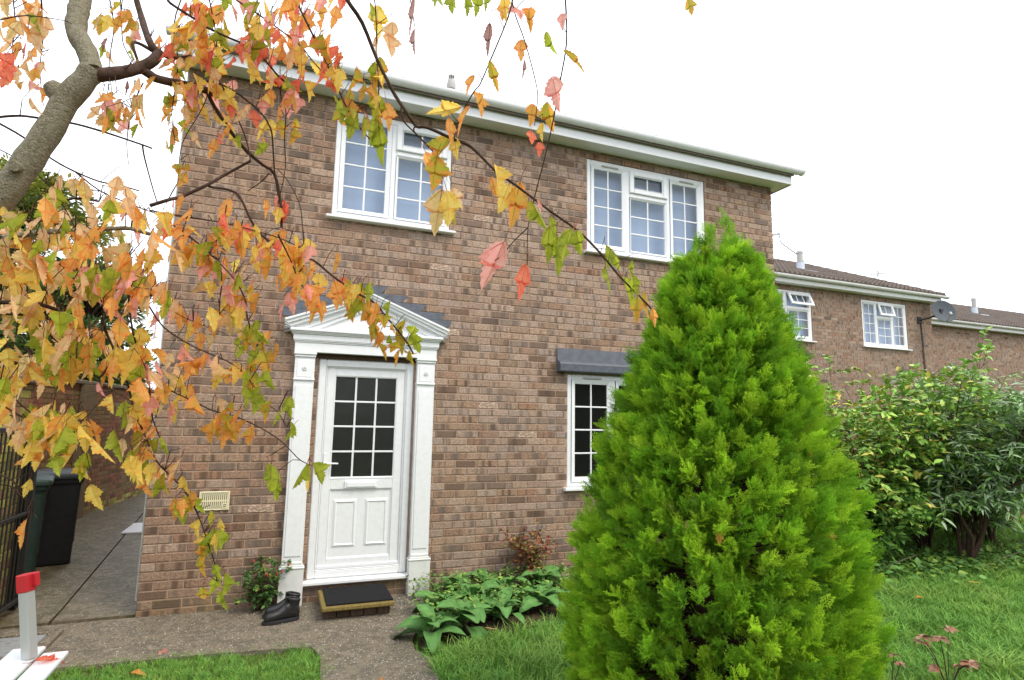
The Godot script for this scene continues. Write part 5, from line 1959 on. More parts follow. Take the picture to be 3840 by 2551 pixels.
# ---------------------------------------------------------------- the maple
func maple_leaf(sd: int, kind: int) -> MB:
	# stalk end at the origin, blade hanging down -y to y = -1, face +z
	var r := RandomNumberGenerator.new()
	r.seed = sd
	var lobe := r.randf_range(0.6, 1.0)
	var half := [Vector2(0.025, 0.0), Vector2(0.11, 0.05), Vector2(0.2, 0.09), Vector2(0.22, 0.15), Vector2(0.31, 0.17), Vector2(0.27, 0.24), Vector2(0.36, 0.27), Vector2(0.38, 0.35), Vector2(0.47, 0.46), Vector2(0.36, 0.45), Vector2(0.33, 0.52), Vector2(0.24, 0.46), Vector2(0.17, 0.46), Vector2(0.16, 0.53), Vector2(0.24, 0.6), Vector2(0.18, 0.65), Vector2(0.21, 0.73), Vector2(0.13, 0.77), Vector2(0.11, 0.86), Vector2(0.045, 0.93), Vector2(0.008, 1.0)]
	if kind == 7:
		lobe *= 0.45
	var cs := [[Color(0.86, 0.16, 0.10), Color(0.92, 0.30, 0.17)], [Color(0.93, 0.36, 0.08), Color(0.95, 0.54, 0.16)], [Color(0.92, 0.58, 0.30), Color(0.95, 0.68, 0.38)], [Color(0.9, 0.60, 0.10), Color(0.92, 0.74, 0.20)], [Color(0.33, 0.40, 0.035), Color(0.5, 0.54, 0.06)], [Color(0.86, 0.34, 0.07), Color(0.5, 0.5, 0.06)], [Color(0.92, 0.38, 0.32), Color(0.94, 0.54, 0.45)], [Color(0.46, 0.24, 0.22), Color(0.58, 0.38, 0.32)]]
	var edge: Color = cs[kind][0]
	var heart: Color = cs[kind][1]
	if r.randf() < 0.3 and kind in [1, 2, 3]:
		heart = heart.lerp(Color(0.4, 0.42, 0.05), 0.55)
	if r.randf() < 0.25 and kind in [3, 4]:
		edge = edge.lerp(Color(0.7, 0.22, 0.04), 0.5)
	var fold := r.randf_range(0.15, 1.0)
	var bend := r.randf_range(-0.4, 0.75)
	if absf(bend) < 0.05:
		bend = 0.05
	var twist := r.randf_range(-0.9, 0.9)
	var curl := r.randf_range(-0.9, 0.7)
	var ng := FastNoiseLite.new()
	ng.seed = sd
	ng.frequency = 1.7
	var put := func(x: float, y: float) -> Vector3:
		var xx := x * lobe
		var z := absf(xx) * fold + curl * xx * xx * 1.2
		var a := twist * y
		var p := Vector3(xx * cos(a) - z * sin(a), 0, xx * sin(a) + z * cos(a))
		return p + Vector3(0, -sin(bend * y) / bend, -(1.0 - cos(bend * y)) / bend)
	var m := MB.new()
	for s in [-1.0, 1.0]:
		for i in half.size() - 1:
			var a: Vector2 = half[i]
			var b: Vector2 = half[i + 1]
			var ia := Vector2(a.x * 0.5, lerpf(a.y, 0.12 + a.y * 0.82, 0.6))
			var ib := Vector2(b.x * 0.5, lerpf(b.y, 0.12 + b.y * 0.82, 0.6))
			var ma := Vector2(0, clampf(a.y * 0.9 + 0.02, 0.0, 1.0))
			var mb := Vector2(0, clampf(b.y * 0.9 + 0.02, 0.0, 1.0))
			var n1 := ng.get_noise_2d(a.x * s * 2.0, a.y * 2.0)
			var mixed := edge.lerp(heart, clampf(0.35 + n1 * 1.1 - (0.9 * (a.y - 0.5) if kind == 5 else 0.0), 0.0, 1.0))
			m.col = mixed * (1.0 + 0.25 * ng.get_noise_2d(a.x * s * 6.0, a.y * 6.0 + 9.0))
			m.poly([put.call(s * a.x, a.y), put.call(s * b.x, b.y), put.call(s * ib.x, ib.y), put.call(s * ia.x, ia.y)], Vector3(0, 0, 1))
			m.col = mixed.lerp(heart, 0.45)
			m.poly([put.call(s * ia.x, ia.y), put.call(s * ib.x, ib.y), put.call(0.0, mb.y), put.call(0.0, ma.y)], Vector3(0, 0, 1))
	# veins and stalk
	m.col = heart.lerp(Color(0.6, 0.2, 0.1), 0.5)
	for q in [[0.0, 0.97], [0.4, 0.4], [-0.4, 0.4]]:
		var ps := []
		for k in 4:
			ps.append(put.call(q[0] * k / 3.0, 0.01 + q[1] * k / 3.0) + Vector3(0, 0, 0.004))
		m.tube(ps, [0.009, 0.007, 0.005, 0.002], 3, false)
	m.col = Color(0.42, 0.12, 0.08)
	m.tube([Vector3(0, 0, 0), Vector3(r.randf_range(-0.04, 0.04), 0.16, -0.03), Vector3(r.randf_range(-0.1, 0.1), 0.34, -0.02)], [0.011, 0.009, 0.008], 4, false)
	return m


func maple() -> void:
	var t := thing("maple_tree", "autumn maple with pale bark and orange and yellow leaves framing the left", "tree")
	var r := RandomNumberGenerator.new()
	r.seed = 601
	for q in BRANCHES:
		var raw := []
		for i in range(0, q[1].size(), 3):
			raw.append(Vector3(q[1][i], q[1][i + 1], q[1][i + 2]))
		# rounded through the traced points
		var ps := []
		var rs := []
		for i in raw.size() - 1:
			var steps := 4 if q[0] in ["trunk", "limb"] else 3
			for k in steps:
				var f := float(k) / steps
				ps.append(raw[i].cubic_interpolate(raw[i + 1], raw[maxi(i - 1, 0)], raw[mini(i + 2, raw.size() - 1)], f))
				var w: float = lerpf(q[2][i], q[2][i + 1], f)
				rs.append(w * (1.0 + r.randf_range(-0.05, 0.08)))
		ps.append(raw[-1])
		rs.append(q[2][-1])
		var m := MB.new()
		m.tube(ps, rs, 14 if q[0] == "trunk" else 10 if q[0] == "limb" else 8)
		if q[0] == "trunk":
			# pruned stub and knots
			var c: Vector3 = raw[-3]
			m.tube([c, c + Vector3(-0.03, 0.03, 0.0), c + Vector3(-0.042, 0.043, 0.004)], [0.03, 0.027, 0.018], 9)
			c = raw[-5]
			m.tube([c, c + Vector3(0.0, -0.01, 0.05)], [0.022, 0.014], 8)
		part(q[0], m, M.bark if q[0] in ["trunk", "limb"] else M.bark_dark, t)
	var fine := MB.new()
	for i in range(0, TWIGLETS.size(), 9):
		var a := Vector3(TWIGLETS[i], TWIGLETS[i + 1], TWIGLETS[i + 2])
		var b := Vector3(TWIGLETS[i + 3], TWIGLETS[i + 4], TWIGLETS[i + 5])
		var c := Vector3(TWIGLETS[i + 6], TWIGLETS[i + 7], TWIGLETS[i + 8])
		fine.tube([a, b, c], [0.0016, 0.0012, 0.0009], 4, false)
	stuff(part("fine_twigs", fine, M.bark_dark, t))
	# leaves: ten shapes of each colouring, the largest ones apart
	var shapes := []
	for k in 80:
		shapes.append(maple_leaf(620 + k, k / 10))
	var meshes := {}
	var rest := MB.new()
	var n := LEAVES.size() / 6
	for i in n:
		var o := i * 6
		var shown: bool = LEAVES[o + 5] > 9
		var kind: int = (int(LEAVES[o + 5]) % 10) * 10 + r.randi() % 10
		var lean := deg_to_rad(LEAVES[o + 4])
		# facing roughly along the hanging twig's side, turned at random
		var b := Basis(Vector3(0, 1, 0), deg_to_rad(-21.0) + r.randfn(0.0, 0.45 if shown else 1.0) + (PI if r.randf() < 0.3 else 0.0))
		b = b * Basis(Vector3(1, 0, 0), r.randfn(0.05, 0.28))
		b = Basis(Vector3(0.36, 0.0, -0.93).normalized(), -lean) * b
		b = b.scaled(Vector3.ONE * float(LEAVES[o + 3])).scaled_local(Vector3(r.randf_range(0.62, 1.08), r.randf_range(1.0, 1.2), r.randf_range(0.6, 1.8)))
		var x := Transform3D(b, Vector3(LEAVES[o], LEAVES[o + 1], LEAVES[o + 2]))
		if i < 300:
			if not meshes.has(kind):
				meshes[kind] = shapes[kind].mesh(M.leaf)
			var q := MeshInstance3D.new()
			q.name = "leaf"
			q.mesh = meshes[kind]
			q.transform = x
			t.add_child(q, true)
		else:
			rest.add(shapes[kind], x)
	stuff(part("foliage", rest, M.leaf, t))
	# leaves that have come down
	for q in [[Vector3(-0.02, 0.004, 0.86), 0.6, 6, "pinkish fallen maple leaf on the path edge left of the boots"], [Vector3(-0.12, 0.03, 1.28), 1.9, 1, "orange fallen maple leaf on the lawn left of the path"], [Vector3(1.36, 0.004, 1.86), 2.5, 1, "russet fallen maple leaf on the path in the foreground"], [Vector3(2.36, 0.03, 1.28), 4.0, 2, "pale tan fallen leaf between the bed and the lawn"], [Vector3(4.9, 0.06, 1.5), 5.0, 3, "yellow fallen leaf on the lawn beyond the conifer"], [Vector3(7.4, 0.09, 1.7), 1.0, 3, "yellow fallen leaves on the lawn near the butterfly bush"], [Vector3(6.4, 0.08, 1.9), 3.0, 1, "brown orange fallen leaf in the middle of the right lawn"], [Vector3(-0.13, 0.75, 3.06), 2.2, 0, "red brown fallen leaf lying on the white metal stand"]]:
		var m := MB.new()
		m.add(shapes[q[2] * 10 + 3], Transform3D(Basis(Vector3(0, 1, 0), q[1]) * Basis(Vector3(1, 0, 0), -PI / 2 + 0.15).scaled(Vector3.ONE * 0.11), q[0]))
		one("fallen_leaf", m, M.leaf, q[3], "leaf", "fallen maple leaves")
	for q in [[Vector3(2.36, 1.24, 3.64), 2, "tan maple leaf caught in the conifer on its left side"], [Vector3(2.45, 1.2, 3.74), 1, "orange maple leaf caught in the conifer left of its middle"], [Vector3(2.92, 1.21, 3.9), 1, "orange maple leaf caught in the middle of the conifer"], [Vector3(3.22, 1.54, 3.56), 0, "dark red maple leaf caught in the conifer on its right side"]]:
		var m := MB.new()
		m.add(shapes[q[1] * 10 + 5], Transform3D(Basis(Vector3(0, 1, 0), -0.3 + r.randf()).scaled(Vector3.ONE * 0.055), q[0]))
		one("fallen_leaf", m, M.leaf, q[2], "leaf", "fallen maple leaves")


const BRANCHES := [
	["trunk", [-0.578,-0.05,3.815, -0.558,0.35,3.815, -0.488,1,3.825, -0.358,1.6,3.845, -0.158,2.137,3.865, -0.109,2.249,3.876, -0.066,2.337,3.886, -0.005,2.475,3.902, 0.02,2.55,3.908, 0.058,2.611,3.919, 0.08,2.654,3.925], [0.0700,0.0560,0.0500,0.0450,0.0397,0.0377,0.0361,0.0336,0.0323,0.0311,0.0303]],
	["limb", [0.081,2.647,3.925, 0.053,2.718,3.898, 0.011,2.791,3.864, 0.003,2.865,3.847, 0.003,2.915,3.837, -0.002,3.017,3.816], [0.0277,0.0276,0.0275,0.0273,0.0272,0.0270]],
	["branch", [0.08,2.639,3.923, 0.11,2.645,3.925, 0.153,2.672,3.911, 0.185,2.717,3.873, 0.215,2.747,3.873, 0.221,2.796,3.839], [0.0202,0.0192,0.0179,0.0168,0.0157,0.0151]],
	["branch", [0.221,2.793,3.838, 0.2,2.813,3.845, 0.169,2.885,3.799, 0.142,2.959,3.746, 0.118,3.027,3.729, 0.104,3.088,3.727], [0.0117,0.0110,0.0104,0.0099,0.0089,0.0080]],
	["branch", [0.216,2.808,3.827, 0.234,2.816,3.788, 0.268,2.811,3.806, 0.298,2.851,3.768], [0.0062,0.0055,0.0046,0.0036]],
	["branch", [0.205,2.795,3.843, 0.172,2.809,3.844, 0.155,2.799,3.861, 0.166,2.761,3.877, 0.175,2.738,3.866], [0.0055,0.0050,0.0047,0.0043,0.0040]],
	["branch", [0.181,2.717,3.866, 0.211,2.7,3.873, 0.224,2.701,3.855, 0.254,2.733,3.788, 0.307,2.743,3.771, 0.351,2.746,3.753, 0.388,2.746,3.737, 0.417,2.738,3.744], [0.0133,0.0129,0.0128,0.0128,0.0123,0.0118,0.0115,0.0111]],
	["branch", [0.346,2.763,3.72, 0.375,2.708,3.726, 0.432,2.638,3.699, 0.482,2.593,3.667, 0.536,2.558,3.655, 0.576,2.535,3.645, 0.601,2.452,3.615, 0.613,2.352,3.602], [0.0067,0.0064,0.0061,0.0059,0.0057,0.0055,0.0052,0.0048]],
	["branch", [0.76,3.036,4.03, 0.766,2.994,4.047, 0.82,2.955,4.01, 0.879,2.851,3.984, 0.944,2.745,3.977, 0.987,2.681,3.99, 1.021,2.654,3.97, 1.054,2.643,3.998, 1.149,2.64,3.961, 1.217,2.616,3.974, 1.305,2.534,3.992, 1.371,2.489,4.011, 1.516,2.424,3.988, 1.621,2.352,4.015, 1.72,2.285,4.002, 1.803,2.204,4.003, 1.875,2.133,4.023, 1.932,2.083,4.025], [0.0063,0.0062,0.0062,0.0059,0.0057,0.0055,0.0054,0.0053,0.0053,0.0051,0.0048,0.0046,0.0044,0.0041,0.0039,0.0037,0.0034,0.0033]],
	["twig", [1.026,2.678,3.92, 1.024,2.661,3.918, 1.06,2.639,3.904, 1.098,2.603,3.91, 1.16,2.546,3.899], [0.0030,0.0029,0.0026,0.0022,0.0016]],
	["twig", [0.973,2.733,3.929, 0.984,2.686,3.929, 1.035,2.656,3.91, 1.099,2.619,3.885], [0.0030,0.0027,0.0024,0.0019]],
	["twig", [1.154,2.649,3.944, 1.181,2.653,3.909, 1.202,2.638,3.907], [0.0023,0.0020,0.0016]],
	["twig", [0.61,2.961,4.069, 0.615,2.921,4.086, 0.664,2.847,4.061, 0.714,2.797,4.003, 0.751,2.722,4.004, 0.792,2.667,3.969, 0.83,2.62,3.962, 0.871,2.585,3.954], [0.0033,0.0032,0.0030,0.0028,0.0026,0.0025,0.0023,0.0022]],
	["twig", [0.431,2.98,3.948, 0.438,2.964,3.952, 0.523,2.961,3.894, 0.631,2.883,3.92, 0.676,2.855,3.891, 0.714,2.83,3.874], [0.0027,0.0027,0.0025,0.0021,0.0020,0.0019]],
	["branch", [0.245,2.935,3.923, 0.258,2.911,3.934, 0.308,2.91,3.893, 0.362,2.878,3.903, 0.423,2.87,3.888, 0.484,2.874,3.856, 0.531,2.831,3.869, 0.576,2.801,3.837, 0.626,2.777,3.832], [0.0040,0.0039,0.0038,0.0037,0.0035,0.0034,0.0032,0.0031,0.0030]],
	["twig", [0.577,2.811,3.817, 0.582,2.771,3.772, 0.603,2.7,3.809, 0.604,2.615,3.775, 0.613,2.524,3.728, 0.596,2.42,3.659], [0.0022,0.0022,0.0020,0.0019,0.0017,0.0016]],
	["twig", [0.299,2.756,3.755, 0.354,2.785,3.744, 0.429,2.765,3.756, 0.521,2.697,3.772, 0.552,2.661,3.757, 0.564,2.626,3.756, 0.577,2.531,3.696, 0.594,2.45,3.663], [0.0036,0.0035,0.0033,0.0030,0.0029,0.0028,0.0025,0.0023]],
	["twig", [0.391,2.763,3.792, 0.406,2.736,3.82, 0.432,2.705,3.77, 0.481,2.608,3.739, 0.502,2.528,3.746], [0.0029,0.0028,0.0027,0.0024,0.0022]],
	["branch", [0.502,2.528,3.746, 0.429,2.471,3.735, 0.381,2.415,3.764, 0.311,2.361,3.77, 0.294,2.324,3.841, 0.239,2.3,3.827], [0.0044,0.0050,0.0052,0.0057,0.0056,0.0060]],
	["twig", [0.378,2.422,3.737, 0.394,2.413,3.752, 0.436,2.425,3.718, 0.475,2.402,3.734, 0.519,2.318,3.747, 0.549,2.286,3.709, 0.614,2.237,3.734, 0.686,2.211,3.732, 0.725,2.198,3.772, 0.788,2.149,3.782, 0.842,2.119,3.771, 0.885,2.087,3.795, 0.932,2.069,3.785, 1.001,2.008,3.751, 1.052,1.939,3.787, 1.083,1.896,3.773], [0.0043,0.0043,0.0043,0.0042,0.0041,0.0041,0.0039,0.0038,0.0037,0.0036,0.0036,0.0035,0.0034,0.0033,0.0032,0.0031]],
	["limb", [-0.111,2.115,3.934, -0.078,2.125,3.926, -0.04,2.141,3.918, 0.027,2.164,3.905, 0.104,2.181,3.893, 0.165,2.198,3.886, 0.207,2.205,3.881, 0.256,2.197,3.873], [0.0080,0.0079,0.0076,0.0072,0.0068,0.0064,0.0061,0.0058]],
	["branch", [-0.129,2.203,3.885, -0.068,2.196,3.908, -0.029,2.191,3.893, 0.002,2.207,3.877, 0.013,2.273,3.823, 0.056,2.287,3.847, 0.107,2.292,3.828], [0.0042,0.0039,0.0038,0.0037,0.0036,0.0034,0.0032]],
	["branch", [-0.208,2.53,3.74, -0.184,2.536,3.752, -0.135,2.547,3.759, -0.114,2.579,3.69, -0.056,2.566,3.723, -0.002,2.562,3.731, 0.076,2.551,3.73, 0.178,2.535,3.716, 0.196,2.542,3.683], [0.0039,0.0038,0.0037,0.0037,0.0035,0.0034,0.0032,0.0029,0.0029]],
	["twig", [0.172,2.544,3.696, 0.182,2.51,3.72, 0.186,2.485,3.691, 0.222,2.388,3.74, 0.235,2.349,3.724], [0.0029,0.0027,0.0025,0.0020,0.0018]],
	["branch", [-0.184,2.505,3.8, -0.151,2.483,3.83, -0.109,2.47,3.789, -0.034,2.416,3.791, 0.01,2.407,3.732, 0.094,2.366,3.789, 0.127,2.375,3.762, 0.191,2.363,3.763], [0.0032,0.0030,0.0029,0.0027,0.0026,0.0023,0.0022,0.0021]],
	["twig", [0.017,2.399,3.755, 0.077,2.36,3.721, 0.166,2.324,3.739, 0.263,2.299,3.728], [0.0027,0.0023,0.0019,0.0014]],
	["branch", [-0.065,1.942,3.981, -0.055,1.95,3.936, 0.004,1.951,3.96, 0.044,1.947,3.967, 0.088,1.934,3.931], [0.0061,0.0060,0.0055,0.0052,0.0047]],
	["branch", [-0.063,1.916,3.977, -0.037,1.916,3.975, 0.017,1.915,3.988, 0.053,1.913,3.945, 0.089,1.918,3.929], [0.0056,0.0053,0.0048,0.0045,0.0042]],
	["twig", [-0.035,1.957,3.886, 0.005,1.915,3.884, 0.031,1.877,3.817, 0.105,1.818,3.795, 0.164,1.782,3.804, 0.21,1.757,3.828, 0.266,1.728,3.801, 0.33,1.74,3.78], [0.0030,0.0028,0.0028,0.0026,0.0024,0.0023,0.0021,0.0020]],
	["twig", [0.22,2.093,3.952, 0.232,1.997,3.939, 0.24,1.928,3.919, 0.252,1.873,3.902, 0.259,1.837,3.849, 0.288,1.782,3.888, 0.295,1.753,3.887, 0.296,1.653,3.795, 0.327,1.586,3.811], [0.0031,0.0028,0.0027,0.0026,0.0025,0.0024,0.0023,0.0021,0.0019]],
	["twig", [0.224,1.862,3.919, 0.228,1.804,3.886, 0.23,1.753,3.832, 0.261,1.659,3.834, 0.278,1.601,3.777, 0.307,1.532,3.769, 0.355,1.471,3.743, 0.393,1.43,3.736, 0.433,1.357,3.729, 0.463,1.283,3.73, 0.491,1.194,3.692, 0.498,1.13,3.649], [0.0031,0.0030,0.0029,0.0027,0.0027,0.0025,0.0024,0.0023,0.0022,0.0020,0.0018,0.0018]],
	["twig", [0.183,1.914,3.965, 0.19,1.878,3.924, 0.206,1.832,3.906, 0.185,1.79,3.876, 0.173,1.764,3.885], [0.0036,0.0035,0.0033,0.0032,0.0031]],
	["twig", [-0.02,1.758,4.026, 0.001,1.734,4.028, 0.054,1.663,3.977, 0.095,1.667,3.964, 0.147,1.64,3.967, 0.146,1.611,3.96], [0.0022,0.0021,0.0018,0.0017,0.0015,0.0014]],
	["twig", [-0.016,1.7,4.019, -0.011,1.684,3.98, 0.034,1.652,3.969, 0.083,1.616,3.937], [0.0022,0.0021,0.0018,0.0014]],
	["twig", [0.274,1.982,3.902, 0.311,1.923,3.859, 0.384,1.876,3.832, 0.447,1.848,3.846, 0.499,1.828,3.79, 0.543,1.79,3.772, 0.577,1.747,3.813, 0.603,1.711,3.739, 0.645,1.678,3.727, 0.676,1.629,3.737], [0.0025,0.0024,0.0022,0.0021,0.0020,0.0019,0.0017,0.0017,0.0016,0.0014]],
	["twig", [0.275,1.782,3.874, 0.337,1.738,3.83, 0.403,1.707,3.849, 0.453,1.679,3.771, 0.525,1.66,3.806, 0.589,1.629,3.731, 0.651,1.591,3.731, 0.689,1.557,3.754, 0.726,1.52,3.731, 0.768,1.498,3.7], [0.0025,0.0024,0.0022,0.0022,0.0020,0.0019,0.0018,0.0016,0.0016,0.0015]],
	["twig", [0.422,2.163,3.824, 0.439,2.151,3.814, 0.451,2.094,3.8, 0.446,2.031,3.759, 0.45,1.97,3.753], [0.0021,0.0020,0.0018,0.0016,0.0014]],
	["twig", [0.31,2.24,3.846, 0.381,2.2,3.805, 0.442,2.141,3.839, 0.496,2.084,3.838, 0.523,2.038,3.759, 0.532,1.988,3.801, 0.557,1.892,3.729], [0.0027,0.0025,0.0023,0.0022,0.0021,0.0020,0.0018]],
	["twig", [0.24,2.285,3.825, 0.29,2.29,3.795, 0.444,2.272,3.834, 0.544,2.272,3.782, 0.612,2.26,3.78, 0.676,2.239,3.768, 0.72,2.209,3.785], [0.0027,0.0026,0.0023,0.0022,0.0021,0.0020,0.0019]],
	["twig", [1.443,3.085,4.251, 1.452,3.065,4.238, 1.492,2.964,4.168, 1.481,2.82,4.135, 1.496,2.735,4.057, 1.485,2.614,4.014, 1.491,2.518,3.924, 1.484,2.392,3.867, 1.5,2.256,3.827], [0.0029,0.0029,0.0027,0.0025,0.0024,0.0022,0.0021,0.0019,0.0017]],
	["twig", [1.493,2.4,3.845, 1.446,2.348,3.821, 1.405,2.291,3.793, 1.382,2.273,3.783], [0.0025,0.0022,0.0018,0.0017]],
	["twig", [1.286,3.082,4.189, 1.269,2.987,4.181, 1.233,2.865,4.118, 1.219,2.81,4.05, 1.201,2.784,4.039, 1.173,2.718,3.975, 1.157,2.639,3.965], [0.0029,0.0027,0.0024,0.0023,0.0022,0.0021,0.0019]],
	["twig", [1.281,3.053,4.183, 1.3,3.009,4.17, 1.329,2.913,4.186, 1.379,2.806,4.159, 1.403,2.761,4.128, 1.397,2.664,4.117], [0.0022,0.0021,0.0019,0.0017,0.0016,0.0015]],
	["twig", [-0.152,2.72,3.952, -0.134,2.73,3.953, -0.062,2.733,3.998, -0.001,2.77,3.95, 0.033,2.751,3.975], [0.0018,0.0017,0.0015,0.0013,0.0012]],
	["twig", [0.139,2.88,3.981, 0.131,2.823,3.899, 0.146,2.753,3.916, 0.166,2.727,3.861], [0.0019,0.0017,0.0015,0.0013]],
	["twig", [0.61,2.219,3.96, 0.652,2.162,3.881, 0.684,2.106,3.827, 0.73,2.063,3.768], [0.0027,0.0022,0.0019,0.0015]],
	["twig", [0.674,2.209,3.876, 0.688,2.231,3.858, 0.68,2.285,3.872, 0.667,2.362,3.856, 0.628,2.45,3.807, 0.59,2.501,3.777], [0.0021,0.0021,0.0019,0.0018,0.0016,0.0015]],
	["twig", [0.57,2.425,3.921, 0.543,2.425,3.832, 0.503,2.407,3.783], [0.0021,0.0018,0.0014]],
	["twig", [-0.016,1.508,3.936, 0.031,1.488,3.961, 0.058,1.442,3.945, 0.06,1.402,3.895, 0.072,1.385,3.898], [0.0022,0.0019,0.0015,0.0013,0.0011]],
	["twig", [-0.036,1.471,3.869, -0.02,1.465,3.832, 0.012,1.443,3.848, 0.034,1.411,3.833], [0.0017,0.0016,0.0014,0.0012]],
	["twig", [0.844,3.037,4.064, 0.858,2.977,4.045, 0.874,2.899,3.981, 0.89,2.796,3.947, 0.901,2.698,3.928], [0.0021,0.0020,0.0018,0.0017,0.0015]],
	["twig", [0.933,2.967,4.197, 0.947,2.936,4.185, 0.976,2.928,4.099], [0.0020,0.0018,0.0014]],
	["twig", [1.005,2.991,4.174, 1.098,3.031,4.145, 1.213,3.057,4.157], [0.0021,0.0018,0.0014]],
	["twig", [1.465,3.115,4.21, 1.575,3.135,4.247, 1.735,3.168,4.27, 1.925,3.193,4.293], [0.0022,0.0020,0.0018,0.0016]],
	["twig", [-0.152,2.874,3.866, -0.167,2.816,3.784, -0.172,2.752,3.77, -0.176,2.701,3.723], [0.0019,0.0015,0.0013,0.0010]],
	["twig", [-0.077,2.876,3.896, -0.091,2.799,3.799, -0.097,2.698,3.774, -0.107,2.623,3.685], [0.0019,0.0016,0.0013,0.0010]],
	["twig", [0.074,2.951,3.858, 0.076,2.893,3.771, 0.068,2.787,3.744, 0.062,2.714,3.656], [0.0020,0.0017,0.0014,0.0011]],
	["twig", [0.194,2.675,3.864, 0.16,2.609,3.813, 0.13,2.537,3.704, 0.132,2.472,3.648], [0.0020,0.0017,0.0014,0.0011]],
	["twig", [0.268,3.012,3.834, 0.246,2.922,3.8, 0.26,2.818,3.749, 0.24,2.688,3.664, 0.259,2.583,3.66], [0.0021,0.0019,0.0017,0.0013,0.0011]],
	["twig", [0.347,3.014,3.865, 0.375,2.877,3.779, 0.344,2.709,3.728, 0.272,2.606,3.616, 0.257,2.49,3.537], [0.0021,0.0019,0.0016,0.0014,0.0012]],
	["twig", [-0.119,2.379,3.915, -0.064,2.359,3.869, -0.003,2.299,3.812, 0.039,2.209,3.735], [0.0018,0.0016,0.0013,0.0010]],
	["twig", [-0.063,2.101,3.788, 0.05,2.1,3.738, 0.186,2.063,3.718, 0.335,1.981,3.7, 0.462,1.94,3.645], [0.0019,0.0017,0.0015,0.0013,0.0011]],
	["twig", [-0.05,1.839,3.863, 0.056,1.814,3.811, 0.162,1.735,3.683, 0.279,1.657,3.64], [0.0018,0.0016,0.0013,0.0011]],
]
